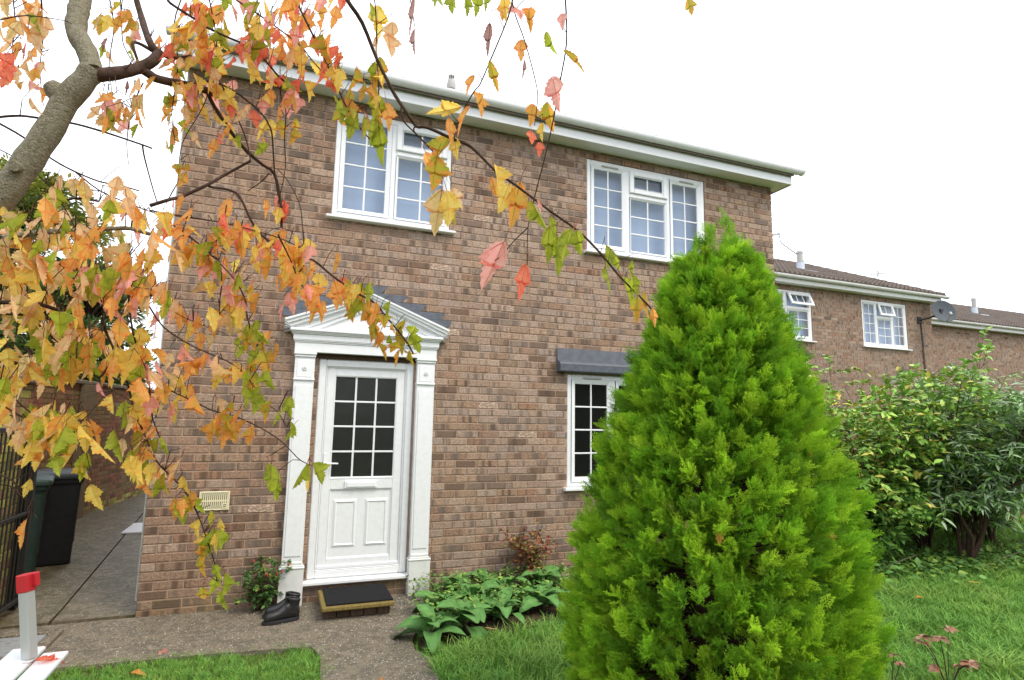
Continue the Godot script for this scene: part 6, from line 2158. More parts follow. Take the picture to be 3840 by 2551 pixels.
const TWIGLETS := [
	1.292,3.021,4.178,1.319,3.055,4.2,1.343,3.071,4.189,
	1.475,2.979,4.2,1.457,3.032,4.172,1.425,3.038,4.136,
	1.222,2.822,4.062,1.197,2.855,4.074,1.185,2.834,4.096,
	1.284,3.067,4.183,1.27,3.073,4.207,1.239,3.069,4.218,
	1.269,2.976,4.141,1.231,3.022,4.159,1.211,3.012,4.15,
	1.397,2.681,4.122,1.421,2.705,4.132,1.432,2.709,4.108,
	1.49,2.651,4.023,1.484,2.678,4.004,1.47,2.686,4.007,
	1.165,2.69,3.987,1.134,2.711,3.997,1.123,2.72,4.004,
	0.863,2.949,4.028,0.879,2.961,4.035,0.908,2.967,4.08,
	0.867,2.917,4.015,0.889,2.93,4.061,0.892,2.926,4.075,
	0.817,2.636,3.964,0.825,2.659,4,0.843,2.659,4.021,
	1.543,2.394,4.012,1.544,2.434,3.987,1.531,2.423,3.955,
	1.581,2.372,4.016,1.562,2.396,4.018,1.55,2.38,3.989,
	1.72,2.285,4.002,1.736,2.347,4.005,1.759,2.358,3.976,
	1.742,2.247,4.021,1.757,2.303,4.012,1.77,2.301,4.014,
	1.775,2.215,4.021,1.81,2.27,4.015,1.842,2.29,4.03,
	1.808,2.186,4.021,1.816,2.224,4.036,1.808,2.22,4.082,
	1.16,2.546,3.899,1.143,2.532,3.937,1.141,2.496,3.944,
	1.16,2.546,3.899,1.169,2.548,3.861,1.182,2.513,3.861,
	1.16,2.546,3.899,1.163,2.563,3.875,1.152,2.562,3.836,
	1.16,2.546,3.899,1.161,2.536,3.902,1.175,2.525,3.875,
	0.677,1.567,3.731,0.655,1.551,3.703,0.633,1.532,3.693,
	0.677,1.567,3.731,0.653,1.55,3.709,0.619,1.527,3.649,
	0.726,1.52,3.731,0.701,1.523,3.757,0.658,1.486,3.752,
	0.06,1.402,3.895,0.06,1.437,3.908,0.063,1.413,3.948,
	-0.082,2.799,3.829,-0.091,2.815,3.828,-0.106,2.816,3.82,
	-0.154,2.851,3.847,-0.149,2.879,3.83,-0.145,2.901,3.835,
	-0.152,2.874,3.866,-0.141,2.864,3.901,-0.138,2.831,3.965,
	-0.155,2.839,3.837,-0.123,2.859,3.852,-0.108,2.836,3.889,
	-0.172,2.752,3.77,-0.137,2.717,3.856,-0.114,2.646,3.939,
	-0.094,2.749,3.785,-0.047,2.716,3.872,-0.014,2.631,3.993,
	-0.061,2.753,3.965,-0.064,2.745,3.972,-0.058,2.705,3.985,
	-0.157,2.815,3.817,-0.177,2.833,3.833,-0.182,2.815,3.843,
	-0.17,2.767,3.775,-0.15,2.822,3.768,-0.15,2.817,3.754,
	-0.166,2.779,3.786,-0.144,2.776,3.792,-0.136,2.762,3.831,
	-0.175,2.742,3.754,-0.111,2.704,3.867,-0.068,2.641,3.962,
	-0.135,2.547,3.759,-0.099,2.557,3.855,-0.051,2.545,3.945,
	0.078,2.915,3.827,0.063,2.937,3.844,0.055,2.912,3.83,
	0.137,2.822,3.931,0.147,2.848,3.952,0.156,2.844,3.951,
	0.158,2.916,3.783,0.138,2.946,3.768,0.122,2.951,3.725,
	0.08,2.903,3.817,0.06,2.947,3.771,0.041,2.956,3.755,
	0.138,2.846,3.951,0.152,2.855,3.94,0.163,2.856,3.968,
	0.092,2.646,3.915,0.101,2.636,3.882,0.092,2.596,3.864,
	0.119,2.665,3.9,0.109,2.688,3.896,0.116,2.654,3.86,
	0.076,2.551,3.73,0.081,2.591,3.806,0.104,2.579,3.872,
	0.15,2.606,3.775,0.141,2.62,3.782,0.118,2.619,3.784,
	0.11,2.645,3.925,0.129,2.63,3.945,0.129,2.557,3.95,
	0.16,2.609,3.813,0.153,2.641,3.825,0.137,2.624,3.875,
	0.16,2.609,3.813,0.166,2.589,3.902,0.169,2.553,3.958,
	0.16,2.609,3.813,0.16,2.586,3.877,0.167,2.561,3.964,
	0.178,2.653,3.834,0.179,2.663,3.897,0.184,2.613,3.921,
	0.153,2.672,3.911,0.188,2.682,3.975,0.214,2.637,4.005,
	0.062,2.743,3.678,0.06,2.715,3.719,0.06,2.685,3.783,
	0.11,2.645,3.925,0.117,2.643,3.906,0.125,2.599,3.924,
	0.16,2.609,3.813,0.152,2.579,3.903,0.136,2.526,3.97,
	0.11,2.645,3.925,0.144,2.632,3.956,0.157,2.574,3.97,
	0.26,2.818,3.749,0.273,2.866,3.718,0.272,2.862,3.707,
	0.185,2.849,3.809,0.19,2.879,3.816,0.21,2.878,3.814,
	0.216,2.808,3.827,0.239,2.836,3.839,0.246,2.824,3.884,
	0.185,2.849,3.809,0.198,2.883,3.824,0.212,2.878,3.831,
	0.349,3,3.858,0.345,3.039,3.825,0.328,3.026,3.828,
	0.347,3.014,3.865,0.334,3.033,3.835,0.314,3.033,3.841,
	0.347,3.014,3.865,0.345,3.034,3.874,0.343,3.05,3.901,
	0.322,2.901,3.898,0.336,2.906,3.935,0.343,2.901,3.966,
	0.358,2.957,3.836,0.384,2.984,3.84,0.394,2.967,3.862,
	0.308,2.91,3.893,0.304,2.934,3.888,0.293,2.915,3.865,
	0.352,2.986,3.851,0.361,3.039,3.832,0.378,3.046,3.831,
	0.322,2.901,3.898,0.308,2.922,3.901,0.303,2.886,3.905,
	0.248,2.897,3.779,0.262,2.893,3.824,0.283,2.887,3.841,
	0.246,2.912,3.784,0.262,2.961,3.768,0.264,2.957,3.76,
	0.373,2.855,3.783,0.389,2.887,3.802,0.404,2.873,3.803,
	0.373,2.855,3.783,0.357,2.879,3.784,0.34,2.86,3.817,
	0.298,2.851,3.768,0.323,2.867,3.813,0.336,2.867,3.849,
	0.37,2.899,3.807,0.352,2.92,3.802,0.331,2.895,3.825,
	0.318,2.763,3.757,0.318,2.794,3.781,0.312,2.785,3.81,
	0.248,2.897,3.779,0.266,2.928,3.808,0.281,2.934,3.8,
	0.362,2.878,3.903,0.355,2.873,3.907,0.341,2.847,3.91,
	0.347,2.892,3.892,0.347,2.915,3.839,0.327,2.931,3.825,
	0.249,2.707,3.704,0.278,2.704,3.739,0.293,2.689,3.773,
	0.256,2.602,3.666,0.25,2.616,3.707,0.245,2.589,3.715,
	0.305,2.668,3.65,0.289,2.691,3.632,0.278,2.706,3.636,
	0.25,2.723,3.71,0.267,2.755,3.708,0.297,2.734,3.733,
	0.343,2.739,3.706,0.327,2.768,3.676,0.308,2.795,3.645,
	0.51,2.946,3.927,0.503,2.979,3.909,0.5,2.952,3.912,
	0.495,2.951,3.93,0.5,2.988,3.949,0.522,2.98,4.004,
	0.538,2.935,3.921,0.541,2.988,3.936,0.543,2.989,3.926,
	0.51,2.946,3.927,0.511,2.943,3.952,0.51,2.917,3.966,
	0.484,2.874,3.856,0.484,2.889,3.88,0.502,2.88,3.926,
	0.51,2.946,3.927,0.497,2.977,3.896,0.494,2.967,3.884,
	0.431,2.98,3.948,0.42,3.002,3.981,0.413,2.988,3.991,
	0.484,2.874,3.856,0.492,2.918,3.879,0.497,2.917,3.902,
	0.431,2.98,3.948,0.433,3.013,3.909,0.44,3.044,3.899,
	0.469,2.867,3.873,0.467,2.905,3.896,0.481,2.901,3.924,
	0.495,2.951,3.93,0.494,3.004,3.963,0.508,2.998,3.959,
	0.431,2.98,3.948,0.413,3.012,3.945,0.395,2.988,3.917,
	0.581,2.776,3.804,0.564,2.796,3.794,0.549,2.8,3.784,
	0.474,2.733,3.759,0.467,2.735,3.781,0.468,2.703,3.807,
	0.531,2.831,3.869,0.507,2.873,3.824,0.5,2.869,3.804,
	0.453,2.87,3.875,0.441,2.877,3.853,0.432,2.842,3.871,
	0.603,2.907,3.907,0.601,2.926,3.887,0.582,2.926,3.871,
	0.581,2.776,3.804,0.551,2.801,3.78,0.533,2.813,3.743,
	0.504,2.715,3.757,0.512,2.752,3.747,0.517,2.762,3.777,
	0.515,2.847,3.862,0.503,2.84,3.879,0.494,2.809,3.895,
	0.429,2.765,3.756,0.424,2.815,3.735,0.428,2.849,3.711,
	0.421,2.656,3.69,0.397,2.67,3.671,0.384,2.646,3.665,
	0.421,2.656,3.69,0.406,2.686,3.649,0.38,2.68,3.629,
	0.557,2.65,3.741,0.55,2.665,3.722,0.528,2.675,3.681,
	0.615,2.921,4.086,0.63,2.935,4.11,0.628,2.925,4.134,
	0.648,2.89,4.042,0.633,2.932,4.024,0.62,2.931,3.988,
	0.615,2.921,4.086,0.598,2.948,4.097,0.59,2.94,4.094,
	0.681,2.841,4.026,0.695,2.882,3.996,0.7,2.895,3.985,
	0.639,2.903,4.047,0.654,2.922,4.081,0.668,2.926,4.078,
	0.622,2.928,4.055,0.617,2.967,4.016,0.602,2.957,4.009,
	0.76,3.036,4.03,0.733,3.06,4.018,0.698,3.046,3.983,
	0.631,2.915,4.051,0.634,2.963,4.037,0.657,2.97,4.023,
	0.656,2.877,4.038,0.672,2.915,4.055,0.694,2.908,4.071,
	0.622,2.928,4.055,0.599,2.953,4.027,0.576,2.935,4.032,
	0.639,2.903,4.047,0.623,2.939,4.036,0.611,2.929,4.02,
	0.766,2.994,4.047,0.744,3.006,4.048,0.733,3.002,4.034,
	0.615,2.921,4.086,0.606,2.928,4.095,0.59,2.914,4.129,
	0.705,2.804,4.015,0.722,2.848,4.019,0.744,2.863,4.018,
	0.681,2.841,4.026,0.698,2.898,4.004,0.704,2.9,3.982,
	0.631,2.883,3.92,0.628,2.91,3.934,0.639,2.918,3.932,
	0.714,2.797,4.003,0.736,2.815,4.023,0.758,2.826,4.058,
	0.676,2.855,3.891,0.654,2.849,3.912,0.651,2.825,3.924,
	0.697,2.817,4.018,0.72,2.826,4.068,0.746,2.821,4.093,
	0.626,2.777,3.832,0.64,2.805,3.868,0.644,2.796,3.9,
	0.626,2.777,3.832,0.64,2.79,3.864,0.651,2.802,3.885,
	0.681,2.841,4.026,0.693,2.85,4.069,0.717,2.857,4.093,
	0.736,2.755,3.999,0.744,2.767,4.038,0.76,2.761,4.073,
	0.665,2.868,3.89,0.642,2.854,3.883,0.639,2.835,3.913,
	0.673,2.853,4.03,0.682,2.866,4.068,0.7,2.872,4.067,
	0.792,2.667,3.969,0.801,2.681,4.011,0.807,2.667,4.024,
	0.768,2.704,3.983,0.785,2.752,3.946,0.795,2.777,3.941,
	0.768,2.704,3.983,0.75,2.726,3.979,0.749,2.733,3.954,
	0.729,2.767,4.003,0.731,2.782,4.006,0.747,2.786,4.046,
	0.783,2.679,3.975,0.782,2.707,3.947,0.766,2.713,3.916,
	0.89,2.796,3.947,0.879,2.791,3.977,0.862,2.779,3.989,
	0.804,2.651,3.968,0.819,2.68,3.954,0.84,2.702,3.966,
	0.89,2.796,3.947,0.872,2.834,3.96,0.84,2.812,3.95,
	0.88,2.837,3.982,0.85,2.845,3.973,0.809,2.827,3.996,
	0.626,2.777,3.832,0.64,2.795,3.82,0.65,2.769,3.823,
	0.603,2.662,3.763,0.625,2.664,3.812,0.637,2.651,3.828,
	0.603,2.696,3.777,0.615,2.723,3.787,0.633,2.73,3.757,
	0.59,2.743,3.792,0.607,2.787,3.754,0.613,2.796,3.747,
	-0.052,2.136,3.921,-0.016,2.128,4.021,0.024,2.082,4.084,
	-0.007,2.153,3.911,0.038,2.153,4.023,0.071,2.109,4.102,
	-0.065,2.131,3.923,-0.08,2.136,3.884,-0.094,2.138,3.833,
	-0.115,2.235,3.874,-0.09,2.24,3.913,-0.085,2.236,3.912,
	-0.054,2.202,3.864,-0.066,2.256,3.853,-0.069,2.253,3.842,
	-0.093,2.205,3.875,-0.086,2.208,3.882,-0.086,2.188,3.899,
	-0.029,2.191,3.893,0.026,2.199,4.038,0.081,2.204,4.15,
	0.078,2.175,3.897,0.103,2.194,3.996,0.131,2.17,4.065,
	0.056,2.287,3.847,0.086,2.296,3.965,0.128,2.293,4.064,
	0.193,2.203,3.882,0.209,2.249,3.962,0.22,2.271,4.036,
	-0.027,2.322,3.834,0.024,2.314,3.97,0.083,2.251,4.093,
	0.107,2.292,3.828,0.153,2.268,3.973,0.21,2.227,4.133,
	0.056,2.287,3.847,0.08,2.309,3.948,0.106,2.287,4.067,
	-0.027,2.322,3.834,0.015,2.348,3.874,0.042,2.341,3.947,
	0.207,2.205,3.881,0.218,2.248,3.906,0.215,2.242,3.931,
	0.04,2.167,3.903,0.075,2.177,3.983,0.105,2.182,4.082,
	0.094,2.366,3.789,0.15,2.349,3.922,0.204,2.322,4.058,
	0.093,2.292,3.831,0.099,2.292,3.856,0.117,2.263,3.913,
	-0.034,2.33,3.841,0.029,2.295,3.966,0.083,2.245,4.125,
	0.107,2.292,3.828,0.144,2.303,3.95,0.185,2.268,4.043,
	0.207,2.205,3.881,0.219,2.245,3.933,0.243,2.256,4.025,
	0.104,2.181,3.893,0.131,2.189,4.005,0.174,2.16,4.099,
	0.056,2.287,3.847,0.085,2.289,3.985,0.126,2.259,4.105,
	-0.063,2.101,3.788,-0.076,2.131,3.805,-0.084,2.119,3.842,
	-0.018,2.149,3.914,0.007,2.141,3.99,0.048,2.097,4.059,
	0.088,1.934,3.931,0.113,1.966,3.959,0.129,1.982,4.018,
	0.089,1.918,3.929,0.111,1.951,3.961,0.141,1.939,3.988,
	-0.035,1.957,3.886,-0.053,2.017,3.841,-0.08,2.043,3.799,
	0.088,1.934,3.931,0.111,1.943,4.034,0.146,1.948,4.11,
	0.005,2.156,3.909,0.037,2.13,3.942,0.054,2.084,4.009,
	0.015,1.951,3.955,0.037,2.014,4.003,0.054,2.047,4.074,
	0.088,1.934,3.931,0.127,1.988,3.996,0.166,2.019,4.077,
	-0.018,2.149,3.914,0.014,2.124,4.01,0.052,2.082,4.075,
	0.078,2.175,3.897,0.086,2.158,3.937,0.099,2.118,3.938,
	0.044,1.947,3.967,0.07,1.985,4.028,0.087,1.984,4.085,
	0.016,2.16,3.907,0.079,2.126,4.033,0.128,2.066,4.174,
	0.005,2.156,3.909,0.051,2.134,3.992,0.078,2.07,4.074,
	-0.078,2.125,3.926,-0.06,2.122,3.97,-0.031,2.084,4.005,
	-0.008,1.95,3.962,0.021,1.972,4.03,0.042,1.971,4.106,
	-0.055,1.95,3.936,-0.059,2.012,3.916,-0.078,2.018,3.871,
	0.075,1.938,3.935,0.121,2.014,4.011,0.167,2.032,4.124,
	0.091,2.178,3.895,0.137,2.142,4.042,0.185,2.096,4.155,
	-0.063,2.101,3.788,-0.058,2.143,3.81,-0.04,2.151,3.841,
	0.004,1.951,3.96,0.018,1.982,3.987,0.017,1.994,4.013,
	0.044,1.947,3.967,0.08,2.007,4.03,0.12,2.025,4.092,
	-0.063,2.101,3.788,-0.067,2.122,3.786,-0.081,2.09,3.808,
	-0.065,2.131,3.923,-0.038,2.118,3.94,-0.025,2.07,3.978,
	0.088,1.934,3.931,0.138,1.969,4.062,0.179,1.947,4.17,
	0.05,1.946,3.944,0.031,1.987,3.914,0.023,2.02,3.874,
	0.22,2.093,3.952,0.253,2.111,4.038,0.269,2.088,4.16,
	0.22,2.093,3.952,0.204,2.158,3.902,0.198,2.172,3.881,
	0.227,2.016,3.926,0.199,2.028,3.873,0.176,2.038,3.857,
	0.232,1.997,3.939,0.272,2.027,4.072,0.318,1.998,4.184,
	0.222,2.062,3.941,0.241,2.107,3.895,0.272,2.116,3.881,
	0.256,2.197,3.873,0.266,2.213,3.89,0.278,2.172,3.934,
	0.22,2.093,3.952,0.2,2.109,4.032,0.188,2.065,4.097,
	0.128,2.188,3.89,0.147,2.177,3.949,0.164,2.147,3.988,
	0.274,1.982,3.902,0.319,2.01,4.048,0.362,2.003,4.198,
	0.274,1.982,3.902,0.268,2.031,3.874,0.259,2.064,3.848,
	0.222,2.062,3.941,0.215,2.061,4.025,0.216,2.029,4.129,
	0.224,2.047,3.936,0.254,2.091,3.921,0.268,2.08,3.928,
	0.22,2.093,3.952,0.236,2.122,3.975,0.263,2.103,3.989,
	0.092,2.087,3.742,0.099,2.124,3.768,0.103,2.141,3.756,
	0.183,1.914,3.965,0.193,1.974,4.023,0.204,1.99,4.042,
	0.274,1.982,3.902,0.314,2.024,4.008,0.357,2.019,4.09,
	0.232,1.997,3.939,0.275,1.997,4.065,0.326,1.978,4.158,
	0.183,1.914,3.965,0.205,1.963,4.064,0.243,1.973,4.148,
	0.153,2.195,3.887,0.168,2.19,3.905,0.172,2.163,3.937,
	0.118,2.08,3.734,0.146,2.102,3.788,0.156,2.109,3.84,
	0.225,2.031,3.931,0.258,2.031,3.988,0.273,2.022,4.055,
	0.256,2.197,3.873,0.263,2.19,3.898,0.267,2.182,3.895,
	0.221,2.078,3.947,0.218,2.094,4.037,0.23,2.059,4.098,
	0.221,2.078,3.947,0.244,2.087,4.041,0.284,2.056,4.126,
	0.22,2.093,3.952,0.206,2.129,3.933,0.189,2.108,3.954,
	0.065,2.172,3.899,0.098,2.187,3.945,0.114,2.145,4.02,
	0.274,1.982,3.902,0.296,2.018,3.981,0.334,2.052,4.023,
	0.225,2.031,3.931,0.244,2.058,3.914,0.264,2.08,3.911,
	0.042,2.097,3.757,0.095,2.1,3.9,0.139,2.051,4.033,
	0.22,2.093,3.952,0.257,2.139,3.985,0.276,2.145,4.031,
	0.274,1.982,3.902,0.298,2.027,3.965,0.31,2.038,4.025,
	0.224,2.047,3.936,0.2,2.046,3.966,0.169,2.036,4.011,
	0.222,2.062,3.941,0.206,2.075,4.02,0.181,2.033,4.072,
	0.232,1.997,3.939,0.265,2.017,3.992,0.287,2.02,4.066,
	0.22,2.093,3.952,0.252,2.116,4.052,0.272,2.118,4.158,
	0.225,2.031,3.931,0.262,2.059,3.987,0.283,2.031,4.06,
	0.116,2.184,3.892,0.119,2.199,3.866,0.108,2.172,3.864,
	0.412,2.169,3.827,0.426,2.221,3.798,0.422,2.24,3.798,
	0.335,2.225,3.842,0.347,2.273,3.857,0.341,2.263,3.853,
	0.36,2.209,3.838,0.341,2.241,3.815,0.331,2.215,3.78,
	0.352,2.281,3.815,0.351,2.321,3.848,0.353,2.329,3.851,
	0.485,2.381,3.749,0.456,2.415,3.709,0.445,2.405,3.674,
	0.347,2.217,3.84,0.344,2.209,3.817,0.324,2.198,3.821,
	0.411,2.28,3.811,0.398,2.295,3.822,0.405,2.252,3.848,
	0.426,2.279,3.81,0.436,2.279,3.861,0.438,2.252,3.874,
	0.604,2.426,3.631,0.61,2.456,3.615,0.629,2.472,3.6,
	0.644,2.244,3.795,0.653,2.283,3.835,0.655,2.283,3.842,
	0.594,2.45,3.663,0.574,2.47,3.614,0.552,2.476,3.603,
	0.606,2.408,3.624,0.619,2.449,3.605,0.634,2.439,3.616,
	0.444,2.272,3.834,0.454,2.317,3.881,0.454,2.303,3.907,
	0.604,2.426,3.631,0.609,2.458,3.596,0.626,2.463,3.593,
	0.475,2.275,3.806,0.483,2.299,3.837,0.478,2.299,3.863,
	0.493,2.273,3.805,0.499,2.295,3.816,0.495,2.273,3.795,
	0.482,2.101,3.809,0.488,2.147,3.851,0.5,2.138,3.855,
	0.527,2.013,3.778,0.521,2.04,3.802,0.5,2.02,3.787,
	0.426,2.157,3.824,0.408,2.169,3.811,0.399,2.155,3.817,
	0.303,2,3.679,0.305,2.032,3.685,0.32,2.053,3.671,
	0.449,2.009,3.768,0.444,2.034,3.788,0.422,2.025,3.822,
	0.347,2.217,3.84,0.332,2.208,3.854,0.319,2.182,3.867,
	0.335,2.225,3.842,0.321,2.234,3.824,0.315,2.235,3.793,
	0.527,2.013,3.778,0.517,2.034,3.742,0.488,2.049,3.711,
	0.363,1.974,3.664,0.365,2.025,3.694,0.376,2.02,3.693,
	0.29,2.007,3.683,0.308,2.042,3.69,0.317,2.057,3.726,
	0.449,1.99,3.761,0.459,2.009,3.753,0.473,2.022,3.766,
	0.372,2.201,3.836,0.357,2.215,3.827,0.355,2.204,3.794,
	0.482,2.101,3.809,0.497,2.134,3.832,0.504,2.123,3.863,
	0.399,2.181,3.83,0.402,2.227,3.84,0.422,2.23,3.844,
	0.668,2.135,3.852,0.665,2.179,3.817,0.641,2.169,3.789,
	0.501,2.076,3.801,0.52,2.096,3.821,0.54,2.107,3.827,
	0.598,2.246,3.741,0.582,2.245,3.739,0.586,2.227,3.775,
	0.695,2.096,3.807,0.666,2.106,3.773,0.638,2.071,3.73,
	0.684,2.106,3.827,0.674,2.11,3.821,0.655,2.105,3.79,
	0.501,2.076,3.801,0.53,2.111,3.815,0.544,2.123,3.822,
	0.66,2.148,3.868,0.631,2.155,3.878,0.617,2.14,3.859,
	0.566,2.267,3.738,0.55,2.287,3.701,0.535,2.278,3.699,
	0.676,2.121,3.836,0.693,2.155,3.863,0.695,2.152,3.852,
	0.872,2.101,3.771,0.86,2.117,3.802,0.846,2.078,3.799,
	0.857,2.11,3.77,0.863,2.136,3.8,0.871,2.141,3.823,
	0.73,2.063,3.768,0.743,2.088,3.733,0.772,2.095,3.732,
	0.857,2.11,3.77,0.847,2.108,3.798,0.841,2.099,3.791,
	0.757,2.178,3.761,0.775,2.227,3.761,0.798,2.273,3.736,
	0.705,2.204,3.756,0.697,2.225,3.768,0.698,2.199,3.751,
	0.885,2.087,3.795,0.88,2.112,3.787,0.865,2.086,3.808,
	0.676,2.121,3.836,0.681,2.145,3.821,0.695,2.157,3.805,
	0.718,2.074,3.781,0.731,2.108,3.802,0.747,2.102,3.848,
	0.872,2.101,3.771,0.884,2.151,3.756,0.891,2.166,3.741,
	0.885,2.087,3.795,0.889,2.136,3.835,0.907,2.154,3.839,
	0.91,2.081,3.775,0.91,2.135,3.777,0.917,2.141,3.761,
	0.824,2.131,3.766,0.828,2.169,3.801,0.839,2.154,3.822,
	0.971,2.03,3.778,0.962,2.051,3.761,0.941,2.024,3.754,
	0.885,2.087,3.795,0.882,2.116,3.749,0.875,2.087,3.725,
	0.945,2.057,3.778,0.925,2.069,3.79,0.924,2.06,3.789,
	1.039,1.957,3.777,1.02,1.955,3.796,1.012,1.948,3.818,
	1.001,2.008,3.751,0.983,2.018,3.743,0.959,1.989,3.738,
	1.025,1.972,3.778,1.047,2.014,3.757,1.049,2.01,3.767,
	1.011,1.988,3.778,0.978,1.992,3.728,0.962,1.957,3.716,
	0.958,2.044,3.778,0.964,2.073,3.798,0.979,2.086,3.836,
	1.001,2.008,3.751,0.983,2.027,3.747,0.964,1.992,3.764,
	1.068,1.918,3.775,1.048,1.95,3.748,1.032,1.929,3.759,
	1.011,1.988,3.778,1.039,2.027,3.769,1.049,2.036,3.78,
	1.025,1.972,3.778,1.018,1.979,3.76,1.004,1.979,3.749,
	1.052,1.939,3.787,1.072,1.981,3.763,1.076,1.993,3.778,
	0.958,2.044,3.778,0.939,2.07,3.773,0.938,2.046,3.759,
	0.971,2.03,3.778,0.951,2.032,3.751,0.936,2.017,3.762,
	1.068,1.918,3.775,1.063,1.93,3.739,1.055,1.927,3.739,
	0.971,2.03,3.778,0.967,2.06,3.734,0.955,2.037,3.716,
	0.971,2.03,3.778,0.948,2.027,3.818,0.936,2.013,3.823,
	-0.02,1.758,4.026,-0.033,1.796,3.984,-0.051,1.81,3.928,
	-0.011,1.83,3.834,-0.001,1.852,3.853,0.009,1.822,3.896,
	0.019,1.896,3.855,0.018,1.897,3.871,0.025,1.884,3.911,
	0.056,1.814,3.811,0.074,1.841,3.855,0.107,1.808,3.925,
	0.004,1.726,4.012,0.019,1.782,3.984,0.018,1.79,3.995,
	-0.05,1.839,3.863,-0.052,1.827,3.866,-0.045,1.802,3.904,
	0.089,1.918,3.929,0.107,1.946,3.932,0.11,1.945,3.915,
	-0.05,1.839,3.863,-0.056,1.842,3.868,-0.049,1.831,3.864,
	-0.04,1.837,3.856,-0.061,1.828,3.844,-0.063,1.813,3.822,
	-0.05,1.839,3.863,-0.037,1.851,3.913,-0.015,1.807,3.937,
	0.053,1.913,3.945,0.068,1.914,4,0.087,1.869,4.073,
	0.089,1.918,3.929,0.111,1.918,4.003,0.153,1.878,4.103,
	0.076,1.917,3.932,0.069,1.945,3.928,0.06,1.915,3.905,
	0.029,1.885,3.85,0.037,1.893,3.919,0.06,1.868,3.975,
	-0.031,1.835,3.849,-0.049,1.822,3.832,-0.05,1.784,3.809,
	0.069,1.85,3.834,0.099,1.893,3.899,0.127,1.893,3.961,
	0.001,1.734,4.028,0.011,1.779,4.05,0.03,1.767,4.088,
	0.019,1.823,3.813,0.032,1.828,3.839,0.039,1.811,3.865,
	-0.011,1.83,3.834,0.004,1.846,3.907,0.034,1.803,3.966,
	0.053,1.913,3.945,0.073,1.92,3.999,0.084,1.898,4.03,
	0.08,1.841,3.83,0.087,1.866,3.85,0.113,1.881,3.893,
	0.19,1.878,3.924,0.15,1.923,3.871,0.123,1.937,3.806,
	0.183,1.914,3.965,0.22,1.934,4.069,0.266,1.919,4.147,
	0.192,1.888,3.956,0.179,1.888,3.994,0.167,1.874,4.006,
	0.09,1.833,3.826,0.12,1.878,3.873,0.132,1.888,3.888,
	0.1,1.825,3.823,0.128,1.846,3.882,0.155,1.857,3.934,
	0.177,1.774,3.801,0.17,1.825,3.816,0.183,1.829,3.803,
	0.288,1.782,3.888,0.291,1.804,3.971,0.302,1.814,4.071,
	0.192,1.888,3.956,0.195,1.904,3.985,0.188,1.863,4.039,
	0.228,1.819,3.898,0.268,1.843,3.98,0.295,1.821,4.058,
	0.08,1.841,3.83,0.096,1.887,3.842,0.1,1.921,3.823,
	0.044,1.645,3.964,0.022,1.654,3.952,0.018,1.633,3.929,
	0.044,1.645,3.964,0.044,1.66,3.996,0.058,1.633,4.042,
	0.095,1.667,3.964,0.087,1.717,3.928,0.079,1.717,3.899,
	0.148,1.626,3.969,0.192,1.661,4.022,0.251,1.648,4.036,
	0.147,1.64,3.967,0.16,1.676,3.987,0.176,1.668,3.978,
	0.146,1.611,3.96,0.14,1.632,3.929,0.134,1.609,3.867,
	0.147,1.64,3.967,0.165,1.665,3.974,0.185,1.674,3.991,
	0.126,1.654,3.981,0.149,1.666,4.047,0.16,1.652,4.112,
	0.083,1.616,3.937,0.122,1.605,4.035,0.161,1.577,4.118,
	0.146,1.611,3.96,0.19,1.633,4.04,0.219,1.628,4.1,
	0.083,1.616,3.937,0.095,1.616,3.958,0.106,1.614,4.018,
	0.126,1.654,3.981,0.147,1.694,4.016,0.161,1.685,4.065,
	0.138,1.647,3.979,0.141,1.648,4.019,0.14,1.645,4.021,
	0.146,1.611,3.96,0.158,1.625,4.024,0.167,1.611,4.078,
	0.083,1.616,3.937,0.1,1.624,4,0.118,1.611,4.038,
	0.147,1.64,3.967,0.151,1.683,3.933,0.142,1.667,3.86,
	0.028,1.474,3.927,0.045,1.495,3.972,0.07,1.513,3.981,
	0.083,1.616,3.937,0.078,1.649,3.911,0.074,1.656,3.89,
	0.063,1.63,3.95,0.071,1.639,4.01,0.085,1.621,4.041,
	0.146,1.611,3.96,0.158,1.607,3.913,0.156,1.579,3.87,
	0.147,1.64,3.967,0.157,1.694,3.971,0.179,1.692,4.009,
	0.138,1.647,3.979,0.156,1.668,4.041,0.154,1.635,4.089,
	0.3,1.765,3.861,0.315,1.814,3.833,0.311,1.814,3.808,
	0.384,1.876,3.832,0.373,1.884,3.842,0.354,1.838,3.865,
	0.259,1.837,3.849,0.245,1.847,3.854,0.233,1.851,3.831,
	0.277,1.8,3.867,0.296,1.835,3.872,0.3,1.845,3.873,
	0.33,1.74,3.78,0.324,1.787,3.781,0.337,1.805,3.776,
	0.369,1.723,3.83,0.365,1.767,3.828,0.374,1.776,3.797,
	0.354,1.73,3.836,0.371,1.782,3.886,0.38,1.802,3.899,
	0.259,1.837,3.849,0.278,1.878,3.854,0.285,1.881,3.838,
	0.354,1.73,3.836,0.348,1.731,3.847,0.346,1.718,3.865,
	0.338,1.497,3.77,0.352,1.557,3.8,0.384,1.564,3.84,
	0.256,1.675,3.833,0.259,1.689,3.836,0.244,1.68,3.877,
	0.415,1.862,3.837,0.409,1.861,3.817,0.391,1.852,3.78,
	0.473,1.838,3.824,0.468,1.856,3.83,0.467,1.819,3.868,
	0.363,1.974,3.664,0.354,2.024,3.651,0.362,2.029,3.648,
	0.535,1.976,3.762,0.522,1.997,3.745,0.505,1.99,3.76,
	0.395,1.963,3.657,0.391,1.989,3.634,0.373,1.972,3.593,
	0.557,1.892,3.729,0.564,1.907,3.734,0.562,1.87,3.756,
	0.535,1.976,3.762,0.549,2.006,3.754,0.571,2.002,3.78,
	0.544,1.943,3.749,0.538,1.972,3.729,0.519,1.953,3.726,
